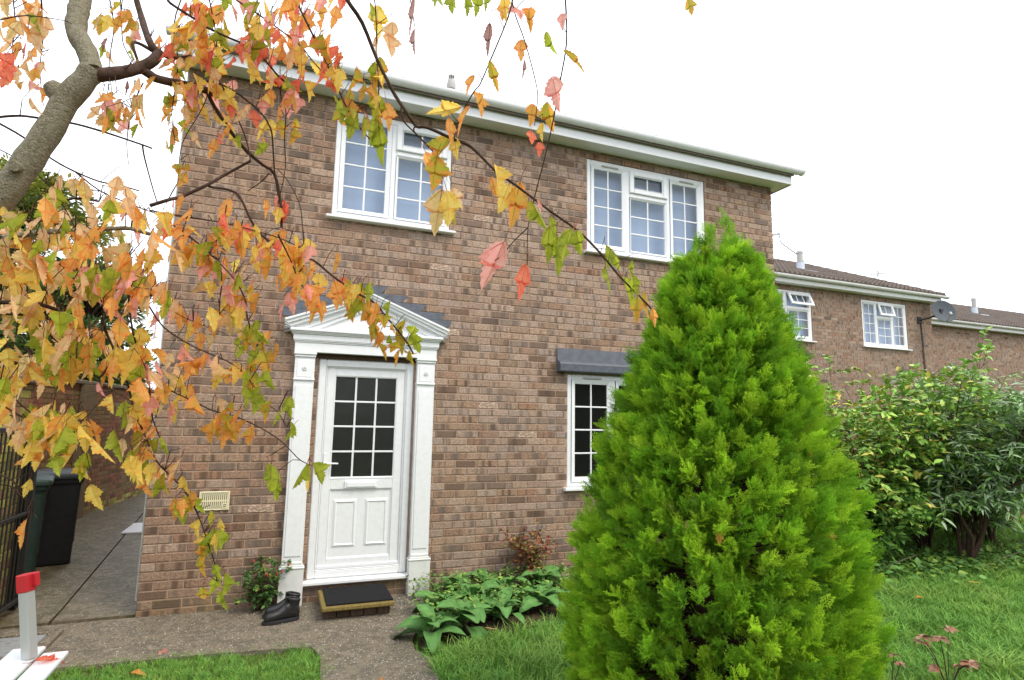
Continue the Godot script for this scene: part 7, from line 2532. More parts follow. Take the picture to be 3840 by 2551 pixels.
	0.53,1.801,3.807,0.528,1.827,3.812,0.543,1.828,3.821,
	0.557,1.892,3.729,0.576,1.898,3.749,0.588,1.9,3.8,
	0.544,1.943,3.749,0.538,1.965,3.747,0.526,1.944,3.761,
	0.557,1.892,3.729,0.581,1.922,3.732,0.62,1.929,3.735,
	0.548,1.926,3.742,0.571,1.972,3.747,0.602,1.963,3.775,
	0.557,1.892,3.729,0.59,1.913,3.737,0.607,1.905,3.751,
	0.557,1.892,3.729,0.578,1.897,3.731,0.598,1.86,3.764,
	0.553,1.909,3.736,0.576,1.937,3.771,0.586,1.93,3.778,
	0.676,1.629,3.737,0.692,1.66,3.745,0.696,1.657,3.764,
	0.555,1.775,3.796,0.555,1.822,3.808,0.562,1.817,3.782,
	0.555,1.775,3.796,0.586,1.833,3.831,0.605,1.832,3.852,
	0.645,1.678,3.727,0.667,1.741,3.756,0.683,1.755,3.769,
	0.543,1.79,3.772,0.545,1.824,3.758,0.564,1.833,3.736,
	0.645,1.678,3.727,0.668,1.738,3.755,0.671,1.749,3.761,
	0.665,1.645,3.744,0.671,1.684,3.747,0.681,1.664,3.783,
	0.453,1.679,3.771,0.45,1.72,3.738,0.457,1.735,3.731,
	0.472,1.674,3.794,0.465,1.675,3.762,0.461,1.666,3.764,
	0.472,1.674,3.794,0.472,1.694,3.814,0.47,1.667,3.797,
	0.453,1.679,3.771,0.45,1.682,3.785,0.461,1.672,3.816,
	0.525,1.66,3.806,0.54,1.7,3.814,0.536,1.708,3.821,
	0.506,1.665,3.785,0.516,1.725,3.801,0.507,1.731,3.845,
	0.384,1.716,3.824,0.384,1.758,3.815,0.384,1.784,3.784,
	0.506,1.665,3.785,0.497,1.668,3.789,0.488,1.638,3.794,
	0.402,1.417,3.748,0.393,1.426,3.746,0.375,1.42,3.706,
	0.338,1.497,3.77,0.356,1.517,3.789,0.369,1.536,3.817,
	0.393,1.43,3.736,0.376,1.452,3.685,0.355,1.425,3.67,
	0.37,1.459,3.76,0.384,1.484,3.748,0.381,1.498,3.76,
	0.307,1.532,3.769,0.293,1.549,3.773,0.271,1.511,3.745,
	0.338,1.497,3.77,0.331,1.512,3.784,0.321,1.49,3.791,
	0.454,1.298,3.709,0.477,1.337,3.688,0.495,1.332,3.673,
	0.454,1.298,3.709,0.475,1.32,3.745,0.489,1.333,3.772,
	0.466,1.26,3.696,0.499,1.305,3.714,0.528,1.313,3.753,
	0.447,1.317,3.715,0.471,1.366,3.722,0.498,1.365,3.761,
	0.463,1.283,3.73,0.48,1.324,3.783,0.493,1.333,3.811,
	0.402,1.417,3.748,0.388,1.437,3.715,0.361,1.403,3.689,
	0.454,1.298,3.709,0.469,1.322,3.75,0.484,1.342,3.772,
	0.433,1.357,3.729,0.441,1.372,3.718,0.467,1.384,3.742,
	0.463,1.283,3.73,0.447,1.288,3.722,0.435,1.28,3.69,
	0.498,1.13,3.649,0.507,1.133,3.612,0.509,1.112,3.609,
	0.495,1.15,3.656,0.503,1.169,3.679,0.521,1.187,3.697,
	0.498,1.13,3.649,0.475,1.145,3.639,0.458,1.14,3.656,
	0.478,1.225,3.684,0.457,1.239,3.695,0.451,1.246,3.672,
	0.289,1.585,3.799,0.298,1.607,3.905,0.306,1.598,3.975,
	0.303,1.55,3.786,0.31,1.564,3.908,0.316,1.555,4.017,
	0.303,1.55,3.786,0.289,1.562,3.849,0.293,1.545,3.913,
	0.296,1.568,3.793,0.294,1.583,3.872,0.306,1.566,3.969,
	0.146,1.611,3.96,0.161,1.581,3.909,0.178,1.491,3.881,
	0.146,1.611,3.96,0.145,1.601,3.926,0.153,1.553,3.879,
	0.296,1.568,3.793,0.314,1.581,3.94,0.319,1.577,4.069,
	0.296,1.568,3.793,0.302,1.576,3.916,0.312,1.562,4.031,
	0.289,1.585,3.799,0.296,1.595,3.893,0.29,1.577,4.014,
	0.289,1.585,3.799,0.292,1.61,3.865,0.281,1.585,3.962,
	0.296,1.568,3.793,0.313,1.582,3.922,0.325,1.562,4.055,
	0.289,1.585,3.799,0.293,1.587,3.889,0.305,1.582,3.981,
	-0.106,2.686,3.732,-0.12,2.716,3.742,-0.143,2.696,3.72,
	-0.094,2.749,3.785,-0.095,2.765,3.818,-0.11,2.737,3.828,
	-0.172,2.752,3.77,-0.202,2.787,3.735,-0.218,2.796,3.715,
	-0.176,2.701,3.723,-0.17,2.729,3.718,-0.182,2.698,3.689,
	-0.176,2.701,3.723,-0.189,2.709,3.755,-0.188,2.703,3.754,
	-0.09,2.762,3.797,-0.118,2.799,3.754,-0.133,2.803,3.742,
	0.146,2.593,3.761,0.166,2.617,3.782,0.18,2.581,3.807,
	0.16,2.609,3.813,0.166,2.627,3.846,0.158,2.603,3.875,
	0.062,2.714,3.656,0.08,2.736,3.66,0.081,2.737,3.636,
	0.137,2.834,3.941,0.139,2.876,3.952,0.148,2.868,3.927,
	0.072,2.839,3.759,0.057,2.844,3.77,0.054,2.83,3.783,
	0.153,2.672,3.911,0.146,2.703,3.889,0.155,2.686,3.869,
	0.15,2.606,3.775,0.123,2.628,3.735,0.087,2.638,3.726,
	0.314,2.683,3.662,0.283,2.719,3.631,0.27,2.73,3.625,
	0.25,2.723,3.71,0.241,2.738,3.681,0.222,2.753,3.685,
	0.261,2.525,3.556,0.282,2.55,3.6,0.292,2.52,3.62,
	0.265,2.56,3.575,0.289,2.578,3.594,0.3,2.549,3.622,
	0.251,2.639,3.678,0.232,2.671,3.625,0.225,2.671,3.608,
	-0.018,2.099,3.774,-0.181,2.221,3.408,-0.33,2.283,3.068,
	0.105,2.084,3.738,0.014,2.194,3.488,-0.081,2.266,3.209,
	0.006,2.278,3.792,-0.117,2.355,3.601,-0.239,2.379,3.392,
	-0.054,2.202,3.864,-0.148,2.283,3.61,-0.25,2.332,3.392,
	0.039,2.209,3.735,-0.063,2.319,3.45,-0.177,2.371,3.156,
	0.039,2.209,3.735,-0.055,2.26,3.557,-0.143,2.291,3.364,
	-0.054,2.202,3.864,-0.156,2.29,3.606,-0.27,2.341,3.37,
	0.027,2.232,3.754,-0.013,2.271,3.647,-0.072,2.304,3.547,
	0.039,2.209,3.735,-0.052,2.28,3.453,-0.14,2.309,3.18,
	0.011,2.267,3.782,-0.063,2.334,3.614,-0.155,2.383,3.458,
	0.039,2.209,3.735,-0.015,2.316,3.486,-0.084,2.378,3.25,
	0.017,2.255,3.773,-0.022,2.289,3.697,-0.055,2.304,3.652,
	0.151,2.331,3.734,0.13,2.354,3.68,0.1,2.322,3.629,
	0.077,2.36,3.721,-0.024,2.41,3.544,-0.127,2.423,3.341,
	0.077,2.36,3.721,0.061,2.355,3.703,0.041,2.35,3.676,
	0.234,2.307,3.729,0.19,2.375,3.564,0.127,2.412,3.401,
	0.08,2.09,3.746,0.046,2.168,3.663,0.018,2.199,3.54,
	0.257,2.49,3.537,0.219,2.493,3.403,0.173,2.456,3.294,
	0.192,2.319,3.731,0.136,2.413,3.533,0.071,2.455,3.343,
	0.039,2.209,3.735,-0.03,2.308,3.537,-0.091,2.351,3.373,
	0.249,2.303,3.729,0.169,2.327,3.492,0.084,2.315,3.252,
	0.257,2.49,3.537,0.222,2.489,3.428,0.174,2.448,3.301,
	0.206,2.315,3.731,0.184,2.346,3.675,0.172,2.341,3.642,
	0.22,2.311,3.73,0.206,2.341,3.684,0.178,2.321,3.632,
	0.179,2.323,3.732,0.128,2.328,3.611,0.082,2.321,3.503,
	-0.002,1.828,3.827,-0.157,1.91,3.467,-0.313,1.955,3.133,
	0.05,2.1,3.738,-0.08,2.098,3.469,-0.224,2.051,3.169,
	0.031,1.877,3.817,-0.07,1.965,3.508,-0.182,2.036,3.203,
	0.031,1.877,3.817,-0.087,1.97,3.577,-0.185,2.013,3.332,
	0.031,1.877,3.817,-0.038,1.957,3.68,-0.123,1.99,3.51,
	-0.006,2.099,3.77,-0.051,2.167,3.638,-0.106,2.183,3.513,
	0.006,2.098,3.767,-0.086,2.165,3.53,-0.189,2.188,3.307,
	0.05,2.1,3.738,-0.006,2.145,3.609,-0.074,2.141,3.462,
	0.009,1.907,3.861,-0.047,1.98,3.679,-0.117,2.012,3.527,
	0.05,2.1,3.738,-0.025,2.108,3.577,-0.119,2.074,3.404,
	0.031,1.877,3.817,-0.001,1.968,3.658,-0.046,2.01,3.498,
	0.006,2.098,3.767,-0.049,2.091,3.629,-0.122,2.035,3.479,
	0.031,1.877,3.817,-0.084,1.963,3.504,-0.217,2.023,3.211,
	0.05,2.1,3.738,-0.025,2.088,3.595,-0.096,2.029,3.425,
	0.237,2.036,3.7,0.179,2.138,3.493,0.136,2.23,3.301,
	0.317,1.993,3.675,0.263,2.066,3.504,0.22,2.083,3.322,
	0.237,2.036,3.7,0.177,2.082,3.529,0.114,2.101,3.322,
	0.172,2.067,3.72,0.086,2.152,3.463,-0.013,2.212,3.175,
	0.303,2,3.679,0.267,2.078,3.491,0.213,2.131,3.304,
	0.276,2.015,3.687,0.247,2.04,3.598,0.228,2.044,3.521,
	0.105,2.084,3.738,0.073,2.111,3.641,0.032,2.117,3.539,
	0.211,2.05,3.708,0.172,2.045,3.639,0.136,1.998,3.563,
	0.198,2.057,3.712,0.21,2.131,3.683,0.21,2.155,3.679,
	0.186,2.063,3.718,0.196,2.11,3.732,0.203,2.13,3.73,
	0.347,1.98,3.667,0.302,2.056,3.49,0.252,2.08,3.341,
	0.105,1.818,3.795,0.08,1.897,3.671,0.059,1.956,3.586,
	0.224,2.043,3.704,0.174,2.096,3.579,0.131,2.101,3.444,
	0.198,2.057,3.712,0.142,2.169,3.535,0.099,2.235,3.32,
	0.08,2.09,3.746,0.064,2.147,3.714,0.061,2.169,3.681,
	0.224,2.043,3.704,0.196,2.127,3.593,0.168,2.158,3.493,
	0.158,2.07,3.724,0.138,2.118,3.645,0.123,2.159,3.606,
	0.303,2,3.679,0.24,2.054,3.474,0.184,2.067,3.298,
	0.06,1.808,3.785,0.012,1.847,3.64,-0.055,1.857,3.522,
	0.029,1.82,3.806,-0.082,1.81,3.59,-0.183,1.788,3.336,
	0.031,1.877,3.817,0.006,1.926,3.703,-0.007,1.932,3.605,
	0.101,1.78,3.753,-0.011,1.766,3.549,-0.104,1.713,3.325,
	0.04,1.818,3.8,-0.075,1.873,3.528,-0.184,1.894,3.253,
	0.031,1.877,3.817,-0.029,1.91,3.669,-0.091,1.918,3.489,
	0.029,1.82,3.806,-0.109,1.855,3.512,-0.238,1.862,3.207,
	0.019,1.823,3.813,-0.068,1.864,3.599,-0.15,1.882,3.419,
	0.009,1.825,3.82,-0.157,1.841,3.463,-0.304,1.81,3.141,
	0.162,1.735,3.683,0.026,1.74,3.381,-0.129,1.723,3.092,
	0.228,1.692,3.67,0.209,1.735,3.574,0.183,1.767,3.458,
	0.347,1.98,3.667,0.324,1.959,3.588,0.282,1.893,3.538,
	0.162,1.735,3.683,0.094,1.844,3.452,0.008,1.95,3.231,
	0.279,1.657,3.64,0.271,1.715,3.551,0.262,1.768,3.492,
	0.158,2.07,3.724,0.041,2.043,3.434,-0.072,2.015,3.146,
	0.241,1.684,3.662,0.26,1.738,3.662,0.261,1.755,3.629,
	0.25,2.029,3.695,0.146,2,3.456,0.032,1.967,3.198,
	0.224,2.043,3.704,0.184,2.032,3.652,0.151,1.968,3.608,
	0.259,1.837,3.849,0.222,1.876,3.733,0.201,1.905,3.628,
	0.211,2.05,3.708,0.108,2.052,3.481,0.014,1.997,3.259,
	0.241,1.684,3.662,0.199,1.746,3.515,0.16,1.804,3.36,
	0.105,1.818,3.795,0.089,1.905,3.671,0.075,1.948,3.578,
	0.279,1.657,3.64,0.218,1.627,3.431,0.16,1.557,3.253,
	0.307,1.532,3.769,0.26,1.538,3.607,0.199,1.531,3.453,
	0.162,1.735,3.683,0.046,1.728,3.393,-0.087,1.711,3.143,
	0.162,1.735,3.683,0.115,1.712,3.599,0.054,1.641,3.519,
	0.083,1.616,3.937,0.009,1.617,3.7,-0.079,1.617,3.469,
	0.278,1.601,3.777,0.233,1.631,3.675,0.176,1.607,3.59,
	0.083,1.616,3.937,-0.028,1.596,3.557,-0.158,1.549,3.189,
	0.266,1.666,3.647,0.225,1.659,3.516,0.174,1.635,3.403,
	0.381,2.2,3.805,0.381,2.257,3.723,0.372,2.258,3.614,
	0.45,2.077,3.797,0.438,2.12,3.757,0.42,2.111,3.741,
	0.613,2.352,3.602,0.583,2.361,3.542,0.549,2.349,3.475,
	0.451,2.094,3.8,0.423,2.145,3.698,0.408,2.148,3.612,
	0.451,2.094,3.8,0.414,2.116,3.76,0.388,2.117,3.751,
	0.549,2.286,3.709,0.503,2.31,3.571,0.475,2.277,3.442,
	0.482,2.101,3.809,0.507,2.175,3.741,0.516,2.197,3.685,
	0.566,2.267,3.738,0.567,2.286,3.748,0.56,2.245,3.769,
	0.523,2.038,3.759,0.545,2.072,3.792,0.563,2.09,3.785,
	0.439,2.151,3.814,0.445,2.196,3.805,0.444,2.204,3.763,
	0.439,2.151,3.814,0.419,2.22,3.709,0.385,2.253,3.585,
	0.349,3,3.858,0.345,3.004,3.883,0.328,2.999,3.869,
	0.542,2.828,3.854,0.549,2.926,3.799,0.56,2.977,3.749,
	0.515,2.847,3.862,0.498,2.863,3.847,0.476,2.847,3.833,
	0.375,2.877,3.779,0.341,2.992,3.69,0.315,3.056,3.589,
	0.308,2.91,3.893,0.299,2.971,3.868,0.309,2.99,3.872,
	0.37,2.899,3.807,0.372,2.993,3.729,0.372,3.036,3.674,
	0.364,2.928,3.822,0.331,3.006,3.764,0.313,3.048,3.672,
	0.352,2.986,3.851,0.366,3.045,3.842,0.388,3.05,3.827,
	0.515,2.847,3.862,0.515,2.883,3.897,0.531,2.89,3.898,
	0.553,2.819,3.849,0.54,2.872,3.8,0.528,2.874,3.771,
	0.484,2.874,3.856,0.483,3.004,3.701,0.482,3.106,3.577,
	0.721,2.78,4.007,0.748,2.8,4.046,0.768,2.821,4.047,
	0.523,2.961,3.894,0.527,3.081,3.752,0.523,3.198,3.593,
	0.76,3.036,4.03,0.731,3.182,3.838,0.683,3.272,3.657,
	0.577,2.811,3.817,0.568,2.956,3.696,0.539,3.044,3.601,
	0.523,2.961,3.894,0.557,3.092,3.846,0.601,3.202,3.764,
	0.542,2.828,3.854,0.532,2.919,3.777,0.536,2.986,3.735,
	0.603,2.907,3.907,0.593,2.95,3.851,0.575,2.954,3.818,
	0.551,2.93,3.918,0.57,2.99,3.911,0.583,3.038,3.896,
	0.617,2.901,3.904,0.632,3.019,3.847,0.641,3.11,3.794,
	0.523,2.961,3.894,0.543,3.1,3.75,0.549,3.224,3.619,
	0.778,3,4.022,0.781,3.172,3.862,0.778,3.299,3.713,
	0.686,2.211,3.732,0.701,2.285,3.604,0.719,2.299,3.49,
	0.613,2.352,3.602,0.644,2.35,3.577,0.687,2.322,3.523,
	0.667,2.214,3.749,0.664,2.223,3.743,0.642,2.188,3.697,
	0.725,2.198,3.772,0.729,2.194,3.771,0.722,2.182,3.809,
]
# where each leaf hangs: x, y, z, length, lean in degrees, colouring
const LEAVES := [
	1.42,2.354,3.781,0.203,-22,16,
	1.154,2.506,3.828,0.179,-7,12,
	0.951,2.945,4.214,0.133,0,17,
	1.407,2.523,3.97,0.157,-6,11,
	1.575,2.34,4.064,0.147,-3,14,
	1.55,2.334,3.982,0.146,0,14,
	1.144,2.661,3.935,0.132,-21,15,
	0.897,2.638,3.962,0.125,5,14,
	1.103,2.576,3.943,0.129,-4,15,
	1.535,2.381,3.95,0.132,-1,14,
	1.217,2.976,4.147,0.116,-1,17,
	1.46,2.856,4.126,0.118,11,16,
	1.19,2.734,4.032,0.116,-16,11,
	1.503,2.27,3.803,0.132,-4,10,
	1.143,2.458,3.94,0.118,2,13,
	-0.006,2.06,3.949,0.09,-10,2,
	0.085,2.06,3.871,0.095,24,2,
	1.292,3.062,4.152,0.112,4,16,
	1.173,2.746,3.994,0.115,-79,13,
	1.37,2.513,3.956,0.119,-19,13,
	0.207,2.088,3.991,0.09,23,6,
	-0.024,2.043,3.974,0.086,15,3,
	1.087,2.637,3.83,0.12,2,11,
	-0.057,2.125,3.816,0.093,5,1,
	0.189,2.038,4.093,0.083,-15,4,
	0.131,1.866,3.958,0.087,-4,4,
	0.03,1.948,4.123,0.077,17,2,
	0.279,2.117,4.028,0.087,-19,1,
	-0.084,2.091,3.839,0.089,6,3,
	0.051,2.071,4.057,0.081,8,1,
	0.287,1.994,4.062,0.084,-2,1,
	0.02,1.764,3.992,0.08,6,1,
	0.241,2.049,3.998,0.086,-7,1,
	0.025,1.992,3.871,0.088,5,1,
	0.166,2.213,3.797,0.096,0,4,
	0.897,2.894,4.073,0.101,4,12,
	0.896,2.763,3.926,0.107,-8,14,
	1.294,2.544,4.006,0.109,-1,13,
	1.453,2.46,3.968,0.114,25,14,
	1.831,2.214,3.973,0.119,7,14,
	0.087,1.873,4.027,0.08,1,4,
	0.263,2.052,3.906,0.09,0,2,
	0.086,1.889,4.035,0.079,-6,2,
	0.135,1.907,4.134,0.075,5,4,
	0.02,1.902,3.937,0.082,18,4,
	0.297,2.161,4.052,0.084,17,1,
	0.204,1.964,4.038,0.081,35,6,
	0.041,1.784,3.861,0.085,-2,2,
	0.184,1.822,3.876,0.087,-18,1,
	0.124,1.687,4.069,0.076,-7,2,
	0.285,2.031,4.122,0.078,-22,6,
	0.279,2.144,3.931,0.088,-7,3,
	-0.052,1.919,3.926,0.081,9,2,
	0.891,2.675,3.923,0.104,-7,14,
	0.136,1.835,3.896,0.085,-5,4,
	0.224,1.927,3.963,0.084,2,1,
	0.025,1.954,4.028,0.077,-6,2,
	0.084,1.645,3.842,0.085,7,3,
	0.254,1.623,4.033,0.078,23,4,
	0.176,1.643,3.975,0.08,4,3,
	0.222,1.604,4.097,0.075,12,3,
	0.224,2.013,4.028,0.081,1,1,
	0.171,1.652,4.038,0.077,-2,4,
	0.278,2.19,3.957,0.086,-9,2,
	0.056,2.059,4.006,0.079,5,1,
	0.167,2.121,3.985,0.082,-7,2,
	0.272,2.094,4.154,0.076,-15,2,
	-0.063,2.14,3.825,0.085,-2,3,
	0.052,1.621,3.88,0.081,-6,3,
	0.265,1.895,4.143,0.075,-7,1,
	-0.054,1.743,3.875,0.08,5,1,
	0.09,2.042,4.019,0.078,-20,2,
	0.194,2.082,3.951,0.083,-21,1,
	0.162,1.664,4.086,0.074,5,3,
	-0.022,1.676,3.92,0.078,-3,3,
	0.027,1.858,3.908,0.081,20,2,
	0.051,2.058,4.071,0.075,14,2,
	0.008,2.261,3.858,0.085,-12,1,
	0.161,1.642,4.1,0.072,-32,2,
	0.132,2.269,4.062,0.078,11,2,
	0.086,1.795,3.968,0.078,25,1,
	0.005,2.183,3.909,0.082,6,4,
	0.162,1.629,4.109,0.072,14,3,
	0.147,2.282,3.925,0.084,10,3,
	0.175,1.634,4.134,0.071,-1,4,
	1.756,2.248,3.977,0.111,3,14,
	0.136,1.638,4.039,0.074,-10,4,
	0.152,2.157,3.991,0.081,-7,1,
	0.106,1.59,4.015,0.075,-32,1,
	0.046,1.952,4.015,0.076,-19,2,
	0.185,1.649,3.987,0.078,6,1,
	0.029,2.085,3.849,0.084,31,1,
	0.17,2.179,3.967,0.082,-21,1,
	0.12,1.811,3.961,0.078,1,3,
	0.103,1.643,4.025,0.074,-21,4,
	0.094,1.631,3.946,0.077,1,3,
	-0.016,2.144,3.905,0.08,-20,1,
	-0.037,2.125,3.838,0.082,6,3,
	-0.021,1.94,3.945,0.076,15,4,
	0.018,2.19,3.955,0.078,-8,2,
	0.269,2.013,4.134,0.073,-21,6,
	0.011,1.932,3.94,0.077,14,1,
	0.271,2.089,3.877,0.085,-4,1,
	1.458,2.901,4.21,0.096,60,15,
	1.216,2.837,4.155,0.094,16,15,
	0.867,3.027,4.019,0.095,-3,13,
	0.921,2.733,3.945,0.098,5,11,
	0.842,2.63,4.016,0.092,2,14,
	1.186,2.48,3.858,0.105,6,14,
	0.168,2.012,4.007,0.077,10,4,
	0.06,1.66,3.973,0.074,2,2,
	0.365,1.981,4.196,0.071,2,1,
	0.357,1.995,4.086,0.076,-4,4,
	0.149,2.051,3.932,0.08,7,6,
	0.016,2.169,4.043,0.073,-17,4,
	0.108,1.92,3.911,0.079,-5,2,
	0.269,1.859,3.962,0.079,-13,3,
	0.198,2.08,3.85,0.084,-10,2,
	0.369,1.891,3.799,0.088,-2,3,
	1.343,3.041,4.184,0.095,4,11,
	0.098,2.093,3.934,0.078,-5,1,
	0.051,1.658,3.965,0.073,1,3,
	0.272,1.812,3.865,0.082,-36,1,
	0.083,2.183,4.148,0.069,6,1,
	-0.004,2.101,3.862,0.079,39,2,
	0.168,1.851,4.003,0.074,3,1,
	0.242,2.232,4.021,0.077,11,1,
	-0.03,2.062,4.003,0.072,22,1,
	0.037,1.721,4.074,0.068,-11,3,
	0.113,1.822,4.014,0.072,1,2,
	0.085,1.599,4.038,0.069,-6,3,
	0.136,1.584,3.864,0.077,-2,3,
	0.118,1.647,3.878,0.077,15,2,
	0.156,1.833,3.93,0.076,19,2,
	0.044,2.263,3.966,0.075,-4,2,
	0.278,1.82,3.926,0.078,-5,6,
	0.153,1.856,4.1,0.069,-19,2,
	0.387,1.538,3.838,0.082,-13,2,
	0.122,1.83,3.784,0.081,19,1,
	0.242,1.81,4.071,0.071,1,1,
	0.194,1.707,3.649,0.088,16,4,
	0.262,1.715,3.858,0.08,-2,3,
	0.048,1.944,3.997,0.072,-15,3,
	0.48,2.124,3.772,0.09,30,4,
	0.217,1.841,3.896,0.078,44,3,
	0.165,1.996,4.074,0.07,-16,2,
	0.083,1.676,4.028,0.069,26,1,
	0.116,2.122,4.018,0.073,17,3,
	0.23,1.695,3.62,0.089,15,1,
	0.205,2.299,4.056,0.073,-9,2,
	0.056,2.025,4.071,0.069,-8,3,
	0.158,2.084,3.837,0.08,-14,2,
	0.262,1.573,3.75,0.083,-31,4,
	0.131,1.864,3.884,0.076,10,3,
	0.037,1.781,3.964,0.07,17,3,
	1.48,2.814,4.037,0.098,1,15,
	1.159,2.65,3.953,0.095,12,13,
	0.883,2.827,3.949,0.092,-5,13,
	1.834,2.12,4.07,0.098,0,15,
	1.901,2.155,4.021,0.101,8,15,
	0.5,2.986,3.881,0.089,-14,3,
	0.157,1.902,3.792,0.08,-29,4,
	0.093,1.657,3.869,0.074,-1,1,
	-0.081,2.019,3.796,0.077,-15,2,
	-0.046,2.168,3.906,0.073,-14,2,
	0.632,2.242,3.807,0.089,-6,3,
	0.085,2.224,4.123,0.067,-6,2,
	0.248,1.912,3.857,0.078,-7,4,
	0.263,1.616,3.81,0.079,1,4,
	0.425,2.204,3.842,0.084,-22,4,
	0.713,2.095,3.855,0.087,5,1,
	0.192,1.698,3.664,0.084,10,4,
	0.03,2.153,3.983,0.071,13,2,
	0.059,1.846,3.971,0.07,19,2,
	0.23,2.038,4.095,0.068,-4,4,
	0.498,2.925,3.907,0.086,-13,0,
	-0.059,1.966,3.796,0.075,-15,2,
	0.091,1.849,4.072,0.066,3,3,
	0.158,1.556,3.867,0.073,-3,4,
	0.334,2.029,4.019,0.073,-26,2,
	0.262,2.039,3.845,0.079,-14,3,
	0.267,1.862,3.928,0.074,4,1,
	-0.02,1.648,3.852,0.071,-22,2,
	0.059,1.944,3.877,0.073,4,3,
	0.093,1.647,3.838,0.074,-19,3,
	0.167,2.537,3.96,0.075,-24,2,
	1.252,3.037,4.178,0.086,1,11,
	1.241,3.042,4.215,0.085,6,13,
	1.213,2.808,3.995,0.092,14,11,
	0.987,2.956,4.05,0.087,-7,17,
	0.91,2.94,4.076,0.084,-1,12,
	0.892,2.896,3.942,0.089,1,15,
	0.824,2.646,3.997,0.085,-5,14,
	1.6,2.346,4.038,0.094,11,14,
	0.757,1.499,3.708,0.088,7,13,
	0.637,1.504,3.691,0.087,9,14,
	0.178,1.671,4.006,0.068,-26,3,
	0.174,2.139,3.934,0.074,-3,2,
	0.737,3.061,3.988,0.086,-11,3,
	0.539,2.249,3.696,0.09,-2,3,
	0.71,2.231,3.847,0.086,-5,6,
	0.27,1.906,3.935,0.074,-4,3,
	0.033,1.748,4.086,0.063,-12,4,
	0.044,2.319,3.945,0.072,-10,2,
	0.046,1.951,4.105,0.063,6,2,
	-0.093,2.115,3.83,0.073,-33,4,
	0.098,1.839,3.983,0.068,-8,2,
	0.639,2.845,3.944,0.084,5,3,
	0.699,2.847,4.063,0.08,2,5,
	0.668,2.868,3.863,0.088,34,3,
	0.091,1.639,4.008,0.066,11,4,
	0.105,1.808,3.802,0.075,-25,3,
	0.003,2.077,3.922,0.07,-28,2,
	0.06,1.933,3.89,0.071,11,1,
	0.072,1.807,3.904,0.07,-2,4,
	0.177,1.468,3.877,0.071,30,3,
	0.334,2.927,3.89,0.081,8,3,
	0.341,2.876,3.881,0.081,6,1,
	0.198,2.148,3.878,0.075,18,1,
	0.349,3.024,3.899,0.081,-2,3,
	0.272,2.057,3.926,0.073,-19,4,
	-0.048,1.789,3.926,0.067,15,1,
	0.482,2.875,3.921,0.082,28,4,
	0.602,2.244,3.712,0.088,11,1,
	0.097,1.66,4.028,0.064,-8,3,
	0.132,1.657,3.964,0.067,7,4,
	0.355,2.806,3.711,0.087,5,6,
	0.19,2.325,3.901,0.074,7,2,
	0.261,1.822,3.892,0.073,10,1,
	-0.113,2.897,3.806,0.077,-15,2,
	0.102,1.67,3.932,0.068,-6,4,
	0.357,1.504,3.758,0.078,9,1,
	0.266,2.158,3.891,0.075,8,1,
	-0.038,2.188,3.983,0.066,7,4,
	0.103,2.116,3.752,0.077,15,4,
	0.382,3.02,3.829,0.084,-9,1,
	1.126,2.693,4,0.087,8,11,
	0.749,1.511,3.735,0.084,-17,14,
	0.065,1.392,3.946,0.065,0,11,
	0.298,1.8,4.056,0.066,-34,3,
	0.301,1.787,3.954,0.07,29,2,
	0.144,1.644,3.857,0.071,-22,1,
	0.29,1.556,4.011,0.066,13,3,
	0.187,2.076,4.154,0.062,-17,1,
	0.238,1.841,4.006,0.067,2,3,
	0.12,2.594,3.781,0.079,6,1,
	0.272,1.655,3.779,0.076,-12,1,
	0.406,2.846,3.8,0.084,-31,4,
	0.284,1.564,3.842,0.073,5,1,
	0.109,1.662,4.013,0.064,6,4,
	0.053,1.848,3.896,0.069,16,2,
	0.101,1.898,3.82,0.073,-4,3,
	0.71,2.855,3.859,0.086,1,0,
	0.061,1.925,3.883,0.07,34,2,
	0.426,1.843,3.859,0.076,-33,1,
	0.461,2.973,3.868,0.082,12,1,
	-0.045,1.74,3.857,0.068,-10,4,
	0.318,2.027,3.667,0.082,4,1,
	0.641,2.175,3.854,0.081,-7,3,
	0.212,2.54,3.978,0.071,7,1,
	0.287,1.857,3.836,0.074,22,1,
	0.306,1.794,4.07,0.065,-7,4,
	0.032,1.965,3.836,0.071,2,1,
	0.243,1.953,4.145,0.062,4,1,
	0.168,1.661,4.132,0.06,-16,1,
	0.587,2.201,3.772,0.083,-10,1,
	0.394,2.907,3.872,0.08,16,4,
	0.08,2.08,3.768,0.075,-2,3,
	0.59,2.815,3.841,0.084,-7,0,
	0.212,2.207,4.131,0.063,3,4,
	0.29,1.807,3.916,0.07,6,6,
	0.182,1.928,4.169,0.06,7,1,
	0.313,1.621,3.843,0.072,-15,2,
	0.284,2.01,4.058,0.066,16,1,
	0.271,1.488,3.741,0.075,11,1,
	0.795,2.125,3.81,0.084,7,1,
	0.654,2.079,3.786,0.082,16,6,
	0.129,1.961,4.015,0.065,18,4,
	0.341,1.49,3.791,0.074,-9,4,
	0.219,2.593,3.959,0.072,3,2,
	0.105,1.673,4.022,0.062,10,4,
	0.572,2.947,3.857,0.083,-1,1,
	-0.142,2.878,3.832,0.073,8,1,
	0.087,1.964,4.082,0.061,-20,3,
	0.06,1.897,3.978,0.064,7,2,
	0.521,2.956,4,0.077,22,3,
	0.23,1.704,3.639,0.079,1,1,
	-0.043,2.128,3.952,0.065,-13,2,
	0.31,1.728,3.738,0.076,-5,1,
	0.305,1.822,3.871,0.072,8,6,
	0.492,2.942,3.88,0.081,-6,3,
	-0.107,2.793,3.817,0.073,21,2,
	-0.042,2.744,3.962,0.068,-16,2,
	0.149,1.929,4.108,0.061,6,3,
	0.256,2.744,3.786,0.079,38,3,
	0.279,2.908,3.796,0.08,14,3,
	0.119,2.63,3.858,0.074,-13,1,
